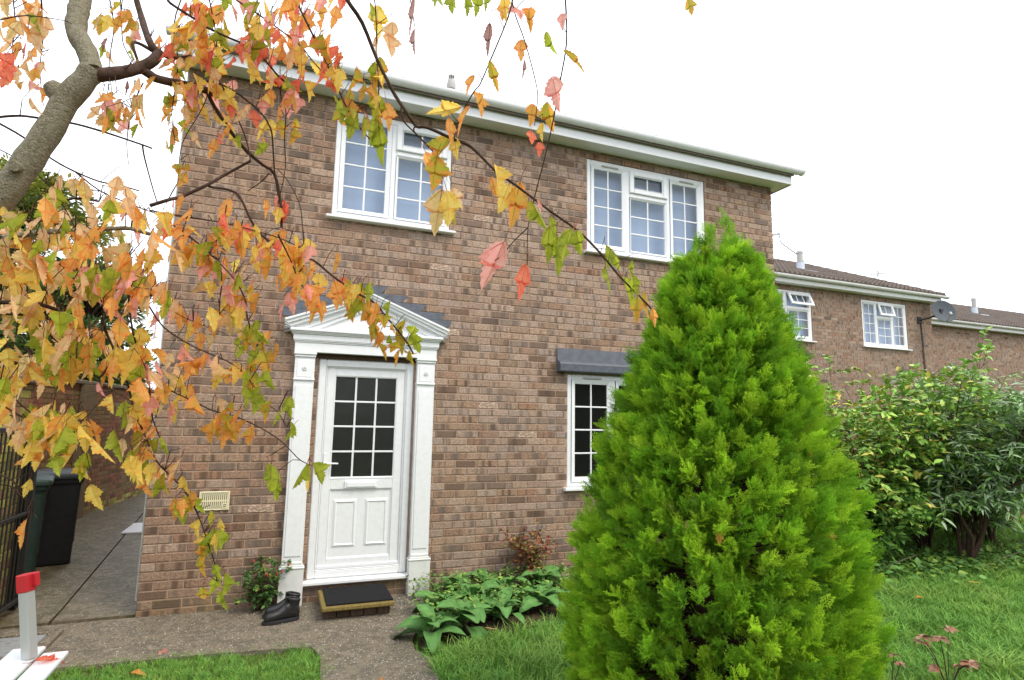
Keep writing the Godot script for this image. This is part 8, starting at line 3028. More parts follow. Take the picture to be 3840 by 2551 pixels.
	0.293,1.535,3.794,0.072,8,4,
	0.185,1.806,3.801,0.072,-13,3,
	0.104,2.162,4.079,0.062,-10,4,
	0.747,2.063,3.757,0.083,-10,1,
	0.354,2.305,3.847,0.075,-14,1,
	0.745,2.077,3.843,0.08,-7,1,
	0.365,2.214,3.796,0.077,-14,1,
	0.359,1.714,3.798,0.074,-10,3,
	0.312,1.757,4.094,0.062,-6,1,
	0.453,2.886,3.887,0.078,-3,6,
	0.077,2.05,4.071,0.061,-4,2,
	0.374,1.753,3.793,0.074,-9,3,
	-0.016,1.709,3.933,0.063,-14,1,
	0.166,1.886,3.849,0.07,-2,1,
	-0.067,2.82,3.896,0.07,-11,1,
	-0.072,2.097,3.954,0.063,30,2,
	0.493,2.24,3.822,0.077,10,1,
	0.389,1.761,3.783,0.075,-10,1,
	0.016,1.73,4.028,0.06,-20,2,
	0.684,2.246,3.842,0.079,8,3,
	0.128,2.577,3.922,0.07,1,6,
	0.315,2.21,3.79,0.076,-12,2,
	0.106,2.557,3.869,0.071,-21,2,
	0.013,1.802,3.895,0.065,5,1,
	0.425,2.001,3.82,0.075,11,3,
	0.092,1.608,3.987,0.061,21,1,
	0.268,2.069,4.157,0.06,-23,1,
	1.428,3.012,4.133,0.083,20,14,
	1.335,2.957,4.134,0.082,2,11,
	0.769,1.505,3.657,0.083,26,14,
	0.508,2.974,3.956,0.076,-21,4,
	0.309,2.878,3.899,0.075,-4,3,
	0.129,2.535,3.947,0.069,26,4,
	0.348,2.895,3.904,0.075,1,1,
	0.168,2.013,4.122,0.06,1,2,
	-0.182,2.793,3.84,0.069,19,2,
	0.502,2.114,3.852,0.075,6,2,
	0.143,1.626,4.019,0.061,9,3,
	0.242,2.015,4.057,0.063,36,1,
	0.188,2.248,4.041,0.064,16,2,
	0.086,2.232,4.092,0.06,-3,4,
	0.301,1.582,3.743,0.073,-32,1,
	0.485,2.854,3.833,0.079,-20,3,
	-0.082,2.767,3.947,0.066,35,4,
	0.401,1.942,3.63,0.08,11,2,
	0.187,1.844,4.036,0.062,-2,4,
	0.595,2.954,4.062,0.072,19,0,
	0.531,2.787,3.739,0.083,3,3,
	-0.07,2.791,3.912,0.067,-3,2,
	0.022,1.614,3.928,0.062,3,3,
	0.511,2.955,3.87,0.078,25,6,
	0.224,2.251,4.034,0.064,19,2,
	0.091,1.854,3.827,0.068,8,3,
	-0.095,2.749,3.936,0.066,16,1,
	0.699,2.128,3.85,0.077,-9,3,
	0.692,2.229,3.808,0.079,-22,6,
	0.816,2.128,3.724,0.083,-3,1,
	0.595,2.844,3.787,0.081,6,4,
	0.329,2.728,3.814,0.076,-1,6,
	-0.135,2.81,3.963,0.064,17,2,
	0.569,1.977,3.776,0.076,-7,4,
	0.676,2.162,3.822,0.077,12,3,
	0.324,2.175,3.817,0.072,36,3,
	0.133,1.819,3.835,0.067,-2,3,
	0.674,2.267,3.723,0.081,6,1,
	-0.171,2.806,3.758,0.071,-6,2,
	0.477,1.999,3.764,0.075,0,2,
	-0.113,2.659,3.916,0.065,-4,0,
	0.639,2.901,3.916,0.077,-26,3,
	-0.019,1.829,3.956,0.06,15,3,
	0.333,2.24,3.833,0.072,3,1,
	0.595,2.759,3.805,0.08,19,1,
	-0.107,2.892,3.852,0.069,17,1,
	0.464,1.846,3.881,0.07,4,2,
	0.141,2.602,3.874,0.07,-13,2,
	0.315,3.009,3.838,0.076,9,3,
	0.292,1.737,3.875,0.067,2,3,
	0.036,1.701,4.025,0.058,-4,2,
	0.164,1.56,4.117,0.055,15,4,
	0.11,1.788,3.924,0.063,-21,3,
	-0.137,2.809,3.832,0.068,-29,2,
	0.406,2.229,3.845,0.072,31,1,
	0.06,2.662,3.78,0.072,16,2,
	0.32,1.558,4.067,0.059,-4,3,
	0.591,2.893,4.126,0.068,8,1,
	0.69,2.209,3.823,0.077,-28,3,
	0.195,1.635,4.1,0.057,6,3,
	0.379,1.781,3.895,0.067,11,3,
	0.374,1.87,3.898,0.067,8,6,
	0.514,2.011,3.826,0.073,-5,3,
	-0.115,2.626,3.935,0.063,14,0,
	0.027,2.064,4.083,0.057,18,2,
	0.118,2.242,3.911,0.065,5,2,
	0.611,2.87,3.919,0.075,-7,2,
	0.371,2.847,3.835,0.075,13,0,
	0.735,2.978,4.031,0.073,-1,1,
	0.287,1.963,4.11,0.059,-3,6,
	0.596,2.794,3.849,0.077,28,4,
	0.41,2.25,3.851,0.071,36,4,
	0.58,2.901,3.867,0.077,19,1,
	0.262,1.66,3.789,0.068,1,1,
	0.305,1.578,3.972,0.062,-2,1,
	0.01,2.15,4.08,0.057,-21,4,
	0.319,2.749,3.755,0.076,-9,0,
	0.624,3.008,4.023,0.072,11,0,
	0.615,2.81,3.795,0.079,-7,6,
	0.175,2.141,4.097,0.059,-6,1,
	0.498,1.997,3.783,0.074,3,3,
	0.29,1.575,3.787,0.068,-5,2,
	0.521,1.821,3.778,0.073,20,1,
	0.451,1.222,3.669,0.073,1,5,
	0.486,2.119,3.83,0.072,-5,6,
	0.413,1.724,3.871,0.068,34,1,
	0.286,1.853,3.935,0.064,-23,3,
	0.378,1.997,3.69,0.075,11,1,
	0.739,2.758,4.054,0.071,2,3,
	0.407,2.731,3.808,0.075,36,3,
	0.232,1.845,4.03,0.06,-4,3,
	0.123,1.657,4.115,0.054,17,3,
	0.745,2.147,3.808,0.077,-7,3,
	0.075,1.809,3.943,0.061,-6,4,
	0.218,2.011,4.127,0.057,-5,4,
	0.394,1.403,3.716,0.071,13,4,
	0.375,2.797,3.826,0.074,15,2,
	-0.269,2.316,3.367,0.079,5,2,
	0.905,2.067,3.83,0.077,-21,1,
	0.415,1.435,3.789,0.069,-7,1,
	0.766,2.798,4.044,0.072,-8,0,
	0.356,2.181,3.792,0.072,-16,3,
	1.404,2.764,4.083,0.079,-8,11,
	1.415,2.429,4.036,0.079,-3,14,
	1.76,2.331,3.972,0.086,-2,14,
	1.177,2.499,3.872,0.082,32,12,
	0.9,2.11,3.766,0.08,19,1,
	0.335,2.745,3.807,0.074,3,2,
	0.075,1.636,3.888,0.061,32,4,
	0.126,1.916,3.805,0.067,30,1,
	0.905,2.129,3.835,0.077,2,4,
	0.516,2.872,3.877,0.074,-13,6,
	0.315,1.526,3.824,0.066,-8,3,
	0.084,2.288,3.248,0.087,12,4,
	-0.05,1.764,3.806,0.063,13,3,
	0.451,2.287,3.851,0.071,-3,1,
	0.255,2.885,3.827,0.072,-12,1,
	0.531,1.928,3.673,0.077,7,4,
	0.491,2.025,3.709,0.075,6,4,
	-0.08,2.07,3.805,0.064,11,2,
	0.611,2.308,3.697,0.079,-26,1,
	0.183,2.04,3.294,0.086,10,6,
	0.277,2.003,4.053,0.06,-12,1,
	0.89,2.067,3.792,0.078,-28,4,
	0.396,2.181,3.813,0.071,7,1,
	0.433,2.718,3.787,0.075,15,3,
	-0.018,1.907,3.961,0.059,9,2,
	-0.04,1.947,3.889,0.061,2,3,
	0.357,1.817,3.864,0.067,11,2,
	0.112,1.861,3.89,0.063,6,4,
	0.43,2.684,3.648,0.08,19,3,
	0.166,2.133,3.488,0.079,-21,6,
	0.094,1.645,3.91,0.06,4,3,
	0.569,1.743,3.848,0.07,-21,4,
	0.166,1.778,3.358,0.082,7,2,
	0.151,1.819,4.089,0.056,3,4,
	0.285,2.269,3.871,0.068,18,3,
	0.545,2.701,3.724,0.079,-23,3,
	0.641,2.812,3.911,0.074,10,1,
	0.284,2.922,3.882,0.07,-14,3,
	-0.148,2.795,3.751,0.068,-11,0,
	0.474,2.879,3.811,0.075,1,3,
	-0.329,2.256,3.064,0.087,24,2,
	-0.174,2.343,3.153,0.087,16,1,
	0.465,1.295,3.722,0.07,13,4,
	0.448,2.392,3.73,0.075,-21,1,
	-0.081,2.169,3.898,0.061,20,2,
	0.313,2.669,3.695,0.076,-34,1,
	-0.177,2.01,3.201,0.083,-13,2,
	0.139,2.506,3.968,0.063,3,1,
	0.334,2.004,3.699,0.072,5,1,
	0.374,3.011,3.671,0.079,-8,3,
	0.551,1.948,3.788,0.072,-14,5,
	-0.009,1.84,3.948,0.058,23,2,
	0.323,2.161,3.865,0.067,18,2,
	0.845,2.129,3.821,0.076,3,5,
	0.375,2.234,3.611,0.077,-10,0,
	0.802,2.248,3.734,0.079,-3,1,
	0.181,1.584,3.589,0.072,8,2,
	0.497,1.312,3.809,0.067,4,3,
	0.253,2.799,3.735,0.074,5,1,
	0.019,1.976,4.011,0.057,-3,2,
	0.279,2.048,4.161,0.056,-8,1,
	0.438,2.231,3.87,0.069,22,3,
	0.414,2.993,3.895,0.071,-6,6,
	0.521,1.164,3.694,0.071,-5,4,
	0.45,2.063,3.696,0.074,4,6,
	0.478,2.824,3.83,0.074,25,3,
	0.125,1.653,4.083,0.054,-40,3,
	0.564,2.067,3.782,0.073,-9,1,
	0.871,2.84,3.994,0.073,-14,4,
	0.051,1.911,3.897,0.061,-21,3,
	0.471,2.837,3.928,0.07,-5,0,
	0.455,2.282,3.904,0.068,1,0,
	0.573,2.25,3.679,0.077,-2,1,
	-0.142,2.282,3.175,0.085,-2,2,
	-0.053,2.686,3.984,0.06,51,2,
	0.406,1.843,3.833,0.067,4,1,
	0.92,2.116,3.759,0.078,2,1,
	0.32,1.537,4.016,0.058,-16,3,
	0.654,2.779,3.883,0.074,31,3,
	0.451,2.152,3.804,0.07,-3,6,
	0.542,1.687,3.82,0.069,-6,1,
	0.249,2.759,3.668,0.075,-14,1,
	0.316,1.512,3.716,0.068,-18,2,
	0.219,2.222,3.929,0.063,29,3,
	0.21,2.133,3.676,0.071,-21,6,
	-0.069,2.233,3.839,0.062,7,4,
	0.219,2.056,3.317,0.083,-25,3,
	0.158,1.618,4.088,0.054,-20,3,
	0.061,1.896,3.903,0.06,-1,2,
	0.245,2.652,3.648,0.075,-2,1,
	0.309,2.928,3.852,0.071,-8,3,
	0.546,1.758,3.787,0.07,-4,4,
	0.447,2.037,3.7,0.073,9,3,
	0.443,2.689,3.795,0.073,-17,3,
	0.533,2.867,3.895,0.072,-20,0,
	0.366,2.777,3.809,0.072,-6,3,
	-0.074,1.999,3.869,0.06,-14,2,
	0.126,2.049,4.171,0.053,-6,4,
	0.679,2.097,3.784,0.074,4,1,
	0.374,2.689,3.734,0.074,26,3,
	0.758,2.739,4.069,0.068,-6,3,
	0.007,1.923,3.226,0.083,36,2,
	0.328,2.977,3.866,0.07,-4,0,
	-0.103,1.689,3.322,0.077,14,3,
	0.07,2.092,4.099,0.054,-30,4,
	0.842,2.679,3.963,0.072,4,7,
	0.178,2.363,3.599,0.074,-14,2,
	0.309,1.793,3.805,0.066,20,2,
	-0.007,2.204,3.785,0.065,19,2,
	-0.123,2.398,3.339,0.079,7,2,
	0.316,1.505,3.726,0.067,12,1,
	1.123,3.023,4.19,0.07,-3,14,
	1.184,3.096,4.116,0.074,-6,14,
	0.838,3.012,4.042,0.071,11,14,
	0.661,1.463,3.75,0.071,-3,14,
	1.306,2.535,3.948,0.078,13,11,
	0.518,1.65,3.752,0.07,-6,1,
	0.182,2.298,3.63,0.073,2,6,
	0.457,2.29,3.745,0.072,-11,1,
	0.588,2.919,4.091,0.065,27,3,
	0.273,2.02,4.15,0.055,18,6,
	0.044,1.688,3.96,0.056,12,4,
	0.637,2.413,3.613,0.08,-11,0,
	0.459,1.118,3.653,0.069,0,5,
	0.307,2.865,3.904,0.068,-4,1,
	0.893,2.142,3.738,0.077,-9,4,
	0.12,1.594,4.036,0.054,9,2,
	0.074,1.925,3.574,0.071,-5,3,
	0.348,2.962,3.734,0.074,-3,1,
	0.463,1.645,3.761,0.068,-12,1,
	0.143,1.92,3.986,0.058,5,1,
	0.437,2.148,3.744,0.071,10,3,
	0.502,1.823,3.808,0.068,6,3,
	0.255,2.858,3.808,0.07,4,0,
	0.624,1.714,3.813,0.069,2,5,
	0.266,2.084,3.987,0.06,-16,3,
	0.732,2.82,3.972,0.071,-16,1,
	0.393,1.83,3.778,0.068,-23,1,
	0.542,3.018,3.598,0.082,-12,0,
	0.568,1.811,3.734,0.071,11,4,
	0.892,2.112,3.766,0.076,-3,5,
	0.557,2.283,3.692,0.075,-19,1,
	0.61,1.811,3.851,0.068,9,4,
	0.511,1.71,3.844,0.066,-5,5,
	0.874,2.793,3.923,0.074,2,5,
	0.34,1.784,3.774,0.067,-5,3,
	-0.109,2.817,3.886,0.062,-7,2,
	0.747,2.766,3.984,0.07,21,5,
	0.797,2.706,3.958,0.071,-10,1,
	-0.247,2.308,3.39,0.074,-12,2,
	0.3,2.26,3.835,0.066,1,0,
	-0.093,2.006,3.423,0.074,-11,3,
	0.605,2.93,3.866,0.072,1,3,
	0.295,2.711,3.728,0.072,11,5,
	0.449,2.182,3.762,0.07,13,1,
	-0.18,1.989,3.33,0.075,18,1,
	0.039,2.159,3.93,0.059,-13,3,
	0.328,2.908,3.822,0.07,-7,3,
	-0.161,2.672,3.792,0.063,-27,0,
	0.102,1.792,3.974,0.056,13,4,
	0.36,1.403,3.669,0.068,9,1,
	0.442,3.009,3.922,0.069,19,6,
	-0.055,1.835,3.519,0.07,47,3,
	0.605,1.883,3.747,0.071,-5,5,
	0.772,2.679,4,0.069,-30,4,
	0.721,2.836,4.092,0.066,-9,1,
	-0.06,1.795,3.82,0.059,-12,2,
	0.265,1.744,3.49,0.074,-3,2,
	-0.016,1.789,3.934,0.056,29,3,
	0.113,1.665,3.923,0.057,1,2,
	0.454,2.058,3.745,0.07,4,3,
	0.864,2.103,3.761,0.075,27,4,
	0.487,1.321,3.77,0.066,-31,4,
	0.811,2.805,3.994,0.07,-1,5,
	0.793,2.724,3.929,0.071,-9,3,
	0.582,3.015,3.892,0.071,-9,0,
	0.601,2.41,3.655,0.076,-2,3,
	0.588,1.878,3.797,0.069,-3,5,
	0.605,2.936,4.007,0.067,8,0,
	0.113,1.648,4.113,0.051,-11,4,
	0.344,2.725,3.686,0.073,10,3,
	0.723,2.272,3.487,0.083,10,1,
	0.08,1.698,3.897,0.058,9,3,
	0.062,1.617,4.04,0.052,-10,2,
	0.029,2.095,3.535,0.071,-5,6,
	0.067,1.671,3.997,0.054,19,3,
	0.069,2.353,3.858,0.062,9,1,
	-0.156,1.524,3.186,0.078,-1,3,
	-0.183,1.765,3.333,0.073,3,2,
	0.643,2.146,3.786,0.071,-16,1,
	0.237,1.831,3.83,0.063,10,3,
	0.244,1.686,3.601,0.07,-8,3,
	0.347,1.698,3.862,0.062,-2,6,
	0.383,2.623,3.662,0.074,-15,1,
	0.48,1.671,3.804,0.066,31,5,
	-0.133,2.659,3.853,0.061,13,2,
	-0.041,1.785,3.903,0.056,5,3,
	0.389,2.223,3.75,0.069,-9,0,
	0.102,2.21,3.318,0.08,-8,2,
	0.315,2.035,3.722,0.068,-4,2,
	0.134,1.905,4.107,0.052,-18,2,
	0.034,1.941,3.194,0.081,-1,3,
	0.469,1.291,3.685,0.068,-10,3,
	0.395,2.794,3.734,0.072,2,3,
	0.303,1.715,3.893,0.061,1,6,
	0.347,2.88,3.964,0.064,-6,1,
	0.339,2.845,3.847,0.068,-12,3,
	-0.24,2.356,3.388,0.073,45,2,
	-0.046,1.812,3.863,0.057,1,2,
	0.645,3.087,3.792,0.075,-4,1,
	0.681,2.127,3.876,0.068,-15,1,
	0.364,2.007,3.646,0.071,8,6,
	0.034,2.218,3.924,0.058,-14,1,
	0.564,1.848,3.754,0.069,-19,5,
	0.344,2.838,3.815,0.069,5,1,
	0.059,1.619,3.517,0.069,16,3,
	-0.12,1.99,3.523,0.068,-14,4,
	0.575,2.752,3.736,0.074,-1,1,
	0.326,1.961,4.155,0.053,-15,2,
	-0.074,1.595,3.468,0.069,-10,3,
	0.118,2.008,4.089,0.053,25,1,
	0.708,2.071,3.857,0.068,-21,1,
	0.317,2.763,3.808,0.068,14,3,
	0.774,2.723,3.935,0.07,20,7,
	0.518,1.93,3.722,0.069,-13,4,
	0.405,2.134,3.816,0.066,-7,6,
	0.628,2.439,3.59,0.078,7,0,
	-0.216,1.999,3.208,0.077,12,4,
	0.374,1.949,3.59,0.072,8,1,
	0.317,1.981,4.181,0.052,-22,1,
	0.779,3.274,3.709,0.08,-10,0,
	0.167,1.594,4.075,0.052,-41,4,
	1.184,2.812,4.092,0.07,-23,11,
	1.395,2.655,4.095,0.072,-13,10,
	1.433,2.687,4.105,0.072,6,13,
	1.2,3.091,4.131,0.07,3,14,
	1.807,2.196,4.078,0.076,8,14,
	-0.067,2.824,3.861,0.062,13,2,
	0.642,2.165,3.693,0.073,21,1,
	0.112,2.153,3.863,0.06,4,1,
	-0.092,1.896,3.485,0.069,-4,3,
	0.416,2.968,3.989,0.064,-1,4,
	0.313,2.02,4.023,0.057,-11,1,
	0.615,2.908,4.019,0.065,11,3,
	0.872,2.096,3.734,0.074,8,5,
	0.771,2.071,3.728,0.073,-6,1,
	0.534,2.887,3.967,0.066,8,4,
	0.096,1.815,3.868,0.058,-16,4,
	0.842,2.79,3.947,0.07,-9,5,
	-0.035,1.954,3.906,0.056,-15,4,
	0.304,1.706,3.8,0.063,-16,3,
	0.218,1.753,3.778,0.062,12,3,
	-0.069,2.283,3.545,0.069,-3,2,
	-0.043,1.989,3.496,0.069,9,2,
	0.33,1.6,3.843,0.061,24,4,
	0.289,2.359,3.77,0.066,-30,0,
	0.309,1.631,3.835,0.061,-23,1,
	0.272,2.283,3.738,0.067,-20,2,
	0.266,1.711,3.769,0.063,45,3,
	0.31,1.588,3.757,0.063,-30,4,
	0.723,2.16,3.806,0.07,-18,2,
	0.042,1.669,3.971,0.053,5,4,
	0.57,2.818,3.83,0.07,-37,3,
	0.151,1.947,3.605,0.068,29,1,
	0.452,2.873,3.853,0.068,-34,1,
	0.509,2.896,3.963,0.065,1,3,
	0.008,2.109,4.075,0.051,-9,3,
	0.436,2.821,3.87,0.067,4,0,
	0.046,2.329,3.674,0.066,1,2,
	0.523,2.925,3.902,0.067,-15,6,
	0.743,2.842,4.014,0.066,-7,0,
	0.218,3.058,3.608,0.074,-12,2,
	0.681,1.733,3.765,0.068,-11,4,
	0.039,1.804,3.865,0.057,-13,1,
	0.409,2.183,3.865,0.063,-2,1,
	0.253,1.687,3.826,0.06,22,3,
	0.511,2.303,3.769,0.068,-8,0,
	-0.151,1.86,3.415,0.069,-23,2,
	0.18,2.019,3.856,0.06,-17,2,
	0.16,2.825,3.95,0.06,6,5,
	0.934,2.058,3.848,0.07,-8,1,
	0.622,2.911,3.985,0.065,9,6,
	0.172,1.612,3.398,0.072,-14,3,
	0.214,2.619,4.002,0.058,-19,2,
	0.507,2.859,3.925,0.066,-20,6,
	0.587,2.928,3.842,0.07,39,1,
	0.427,2.22,3.797,0.066,-4,1,
	0.266,2.863,3.813,0.066,12,2,
	1.024,1.958,3.774,0.072,32,4,
	0.633,2.448,3.598,0.075,-18,0,
	0.328,1.545,4.054,0.053,-4,3,
	0.399,2.935,3.83,0.067,9,3,
	0.086,2.081,3.857,0.059,20,6,
	0.471,1.799,3.867,0.062,-1,3,
	1.075,1.97,3.774,0.073,22,4,
	0.798,2.756,3.939,0.068,-22,5,
	0.576,1.633,3.725,0.067,-14,1,
	0.728,2.751,3.975,0.066,31,0,
	0.73,2.823,3.976,0.066,6,5,
	0.619,2.223,3.903,0.064,-12,0,
	0.273,2.84,3.705,0.069,-33,1,
	0.128,2.138,3.605,0.067,23,2,
	0.136,1.643,4.018,0.052,3,3,
	0.316,1.545,4.03,0.053,-7,3,
	0.125,2.243,4.102,0.052,16,3,
	0.159,1.669,4.062,0.051,-13,4,
	0.965,1.934,3.714,0.073,21,5,
	0.586,1.729,3.713,0.067,16,4,
	0.362,1.868,3.813,0.062,15,6,
	0.681,2.199,3.814,0.067,10,1,
	0.43,2.826,3.709,0.071,-9,6,
	0.844,2.056,3.795,0.069,20,3,
	0.6,3.179,3.76,0.073,-2,0,
	-0.179,1.871,3.252,0.073,-33,2,
	0.272,1.955,4.092,0.052,-16,2,
	0.384,1.478,3.758,0.062,25,3,
	0.14,1.669,4.115,0.049,-4,3,
	0.503,2.847,3.802,0.068,7,1,
	0.157,1.887,3.821,0.059,15,2,
	0.178,2.423,3.299,0.078,-4,3,
	0.366,1.383,3.688,0.064,23,4,
	0.353,2.928,3.744,0.069,-14,4,
	0.409,2.157,3.816,0.064,-18,1,
	0.565,1.797,3.78,0.065,-1,5,
	-0.154,2.361,3.455,0.069,12,4,
	0.304,1.565,3.978,0.054,-13,1,
	0.332,1.758,3.905,0.058,12,1,
	0.933,1.994,3.757,0.071,-5,5,
	0.443,2.383,3.67,0.07,-29,1,
	0.528,3.174,3.591,0.077,-4,1,
	0.549,2.102,3.821,0.065,-34,6,
	0.261,1.806,3.999,0.054,-16,1,
	0.675,2.883,3.997,0.064,-4,0,
	0.071,1.497,3.98,0.051,-7,3,
	0.494,2.252,3.792,0.066,-2,0,
	0.329,2.249,3.85,0.062,-26,1,
	0.13,2.388,3.399,0.074,-18,3,
	0.878,2.064,3.723,0.071,-18,5,
	0.644,2.925,4.028,0.063,-6,1,
	0.5,2.896,3.9,0.065,-24,3,
	0.49,1.313,3.77,0.062,18,4,
	1.074,3.01,4.191,0.064,5,14,
	0.69,2.297,3.52,0.077,-19,1,
	0.384,2.861,3.755,0.068,-2,3,
	0.438,2.257,3.836,0.063,-20,1,
	0.432,1.85,3.865,0.06,-4,1,
	0.635,2.863,4.092,0.06,-13,0,
	0.307,2.724,3.759,0.066,-3,1,
	0.516,2.032,3.807,0.064,-10,6,
	0.238,1.798,3.865,0.058,0,2,
	0.125,2.93,3.723,0.066,-8,6,
	0.14,2.034,4.031,0.052,-8,4,
	0.245,2.804,3.881,0.062,-8,0,
	0.402,2.185,3.872,0.061,-20,4,
	0.464,1.981,3.767,0.064,-34,2,
	0.329,2.893,3.952,0.061,28,0,
	0.508,1.97,3.758,0.065,23,2,
	0.229,1.8,3.879,0.057,28,3,
	0.266,2.936,3.758,0.066,-11,3,
	0.685,3.248,3.654,0.076,14,1,
	0.181,2.017,4.07,0.051,-4,6,
	0.504,1.652,3.831,0.061,15,5,
	0.672,1.728,3.758,0.066,20,4,
	0.477,2.072,3.86,0.061,-6,6,
	0.701,2.178,3.749,0.068,3,1,
	0.967,1.97,3.761,0.07,15,1,
	0.078,1.617,3.987,0.051,-10,3,
	0.231,1.698,3.674,0.063,16,1,
	0.152,1.535,3.876,0.055,2,3,
	-0.302,1.787,3.139,0.073,-13,3,
	0.396,1.416,3.803,0.059,9,1,
	0.322,2.351,3.821,0.062,-5,1,
	0.506,1.84,3.734,0.064,9,3,
	0.286,1.751,3.705,0.062,5,2,
	0.491,2.959,3.953,0.062,-23,6,
	0.31,1.549,3.968,0.053,-11,3,
	0.485,2.112,3.748,0.065,-2,1,
	0.562,1.94,3.807,0.063,36,4,
	0.475,2.814,3.929,0.062,13,1,
	0.282,1.568,3.96,0.053,6,4,
	0.867,2.064,3.806,0.067,-7,1,
	0.576,1.896,3.681,0.067,-19,4,
	1.443,3.015,4.236,0.065,2,16,
	1.04,3.043,4.132,0.064,4,14,
	-0.087,2.219,3.909,0.053,25,3,
	0.548,2.969,3.925,0.064,-22,6,
	0.398,2.714,3.684,0.068,1,1,
	0.132,2.154,4.063,0.051,30,2,
	0.039,2.936,3.751,0.063,5,5,
	0.015,1.974,3.255,0.073,20,2,
	0.254,2.837,3.787,0.064,-16,0,
	0.109,2.271,4.066,0.051,14,2,
	0.474,1.67,3.82,0.06,-5,1,
	0.749,2.766,4.044,0.061,5,4,
	0.431,1.852,3.807,0.061,26,6,
	-0.123,1.97,3.507,0.064,-34,3,
	0.651,2.804,3.921,0.064,23,0,
	0.253,2.835,3.738,0.065,21,4,
	0.351,2.807,3.667,0.068,-33,2,
	0.07,2.836,3.795,0.061,-26,7,
	0,2.159,4.071,0.049,-29,2,
	0.354,3.015,3.787,0.065,7,0,
	0.935,1.991,3.82,0.067,9,4,
	0.595,2.255,3.776,0.065,-30,3,
	0.491,1.618,3.792,0.06,0,1,
	-0.049,2.528,3.943,0.053,10,2,
	0.642,2.928,4.031,0.061,-11,3,
	0.923,2.039,3.785,0.068,-6,1,
	0.584,2.938,3.874,0.065,26,1,
	0.282,2.802,3.833,0.062,-10,2,
	1.034,2.012,3.734,0.07,10,4,
	0.63,2.906,4.132,0.057,-32,1,
	0.184,2.595,3.918,0.057,8,2,
	0.541,2.087,3.824,0.062,-4,3,
	-0.054,2.285,3.65,0.061,4,1,
	0.641,2.05,3.729,0.066,2,6,
	-0.117,2.777,3.906,0.055,-4,1,
	-0.086,2.329,3.372,0.069,21,2,
	-0.007,2.159,4.049,0.049,2,2,
	0.279,2.685,3.633,0.067,5,4,
	0.43,1.974,3.7,0.064,8,1,
	0.624,2.78,3.829,0.066,-18,6,
	0.308,2.97,3.869,0.061,7,1,
	0.062,1.936,3.584,0.063,15,6,
	0.748,2.713,3.951,0.063,8,4,
	0.654,2.263,3.838,0.063,-3,3,
	0.496,1.818,3.743,0.062,-17,1,
	0.384,2.865,3.839,0.063,11,3,
	0.869,2.12,3.819,0.066,-8,3,
	1.325,2.847,4.189,0.063,14,17,
	0.871,2.936,3.989,0.064,2,12,
	1.402,2.305,3.752,0.075,-63,16,
	1.897,2.084,4.074,0.07,1,11,
	0.434,2.148,3.84,0.06,16,4,
	0.559,2.938,3.896,0.063,-25,1,
	0.228,2.023,3.517,0.067,-8,6,
	-0.089,2.636,3.963,0.052,-19,0,
	0.502,2.104,3.86,0.06,-6,4,
	0.756,2.807,4.054,0.06,-11,1,
	0.069,2.432,3.338,0.072,12,6,
	0.537,2.965,3.733,0.068,-3,1,
	0.838,2.165,3.712,0.068,9,0,
	0.297,1.529,3.912,0.053,0,4,
	0.392,1.42,3.755,0.058,18,5,
	-0.067,1.992,3.144,0.074,-2,1,
	-0.133,2.745,3.83,0.056,-5,1,
	0.467,1.649,3.794,0.059,9,5,
	0.144,2.81,3.972,0.055,-1,1,
	0.471,1.819,3.882,0.057,4,2,
	0.509,1.092,3.606,0.063,28,4,
	0.503,2.294,3.771,0.063,-20,1,
	0.261,2.664,3.745,0.062,-26,1,
	0.435,2.003,3.744,0.061,9,1,
	0.642,2.178,3.881,0.061,12,1,
	0.076,1.734,3.315,0.069,0,3,
	0.605,2.296,3.722,0.065,4,2,
	0.783,2.721,3.926,0.063,23,1,
	0.958,2.016,3.714,0.068,2,4,
	0.624,2.733,3.884,0.063,-7,1,
	-0.101,2.756,3.938,0.053,19,2,
	0.568,1.628,3.747,0.061,5,1,
	0.243,1.663,3.875,0.054,7,2,
	0.325,3.007,3.825,0.062,15,0,
	0.424,2.762,3.786,0.063,15,4,
	0.322,1.472,3.789,0.056,-7,4,
	0.618,2.121,3.857,0.06,-15,1,
	0.554,1.93,3.777,0.061,1,5,
	0.386,2.097,3.747,0.061,-15,2,
	-0.145,2.27,3.36,0.067,12,2,
	0.618,2.364,3.542,0.071,-7,0,
	0.394,2.787,3.74,0.064,-5,3,
	0.461,1.716,3.729,0.06,36,2,
	0.703,2.876,3.984,0.061,-1,0,
	0.638,2.227,3.817,0.062,24,1,
	0.92,2.057,3.805,0.065,-9,4,
	0.658,2.951,4.021,0.059,-27,6,
	0.299,1.522,3.773,0.056,13,1,
	0.066,2.151,3.68,0.059,-12,3,
	0.635,2.709,3.755,0.066,15,5,
	0.268,2.777,3.855,0.059,-19,2,
	0.552,2.454,3.6,0.068,6,1,
	0.339,2.828,3.906,0.058,-22,2,
	0.383,2.232,3.581,0.066,-4,1,
	0.496,2.708,3.758,0.064,16,0,
	0.282,2.868,3.838,0.06,-8,4,
	0.015,2.179,3.536,0.062,-5,3,
	0.293,1.582,3.854,0.054,10,3,
	0.295,2.772,3.723,0.063,-23,2,
	0.286,2.862,3.756,0.062,-4,6,
	0.323,2.733,3.818,0.06,-27,3,
	0.158,2.557,3.968,0.053,-47,1,
	0.51,1.835,3.764,0.06,13,2,
	-0.007,1.913,3.603,0.059,-21,2,
	-0.08,2.356,3.248,0.07,4,4,
	0.565,2.901,3.952,0.059,-8,0,
	1.054,1.989,3.765,0.066,16,4,
	0.497,2.79,3.893,0.06,4,3,
	0.346,3,3.798,0.062,-9,3,
	0.558,2.226,3.766,0.062,-3,6,
	0.708,2.092,3.872,0.06,7,6,
	0.356,2.879,3.793,0.061,6,2,
	0.592,1.755,3.881,0.057,-16,4,
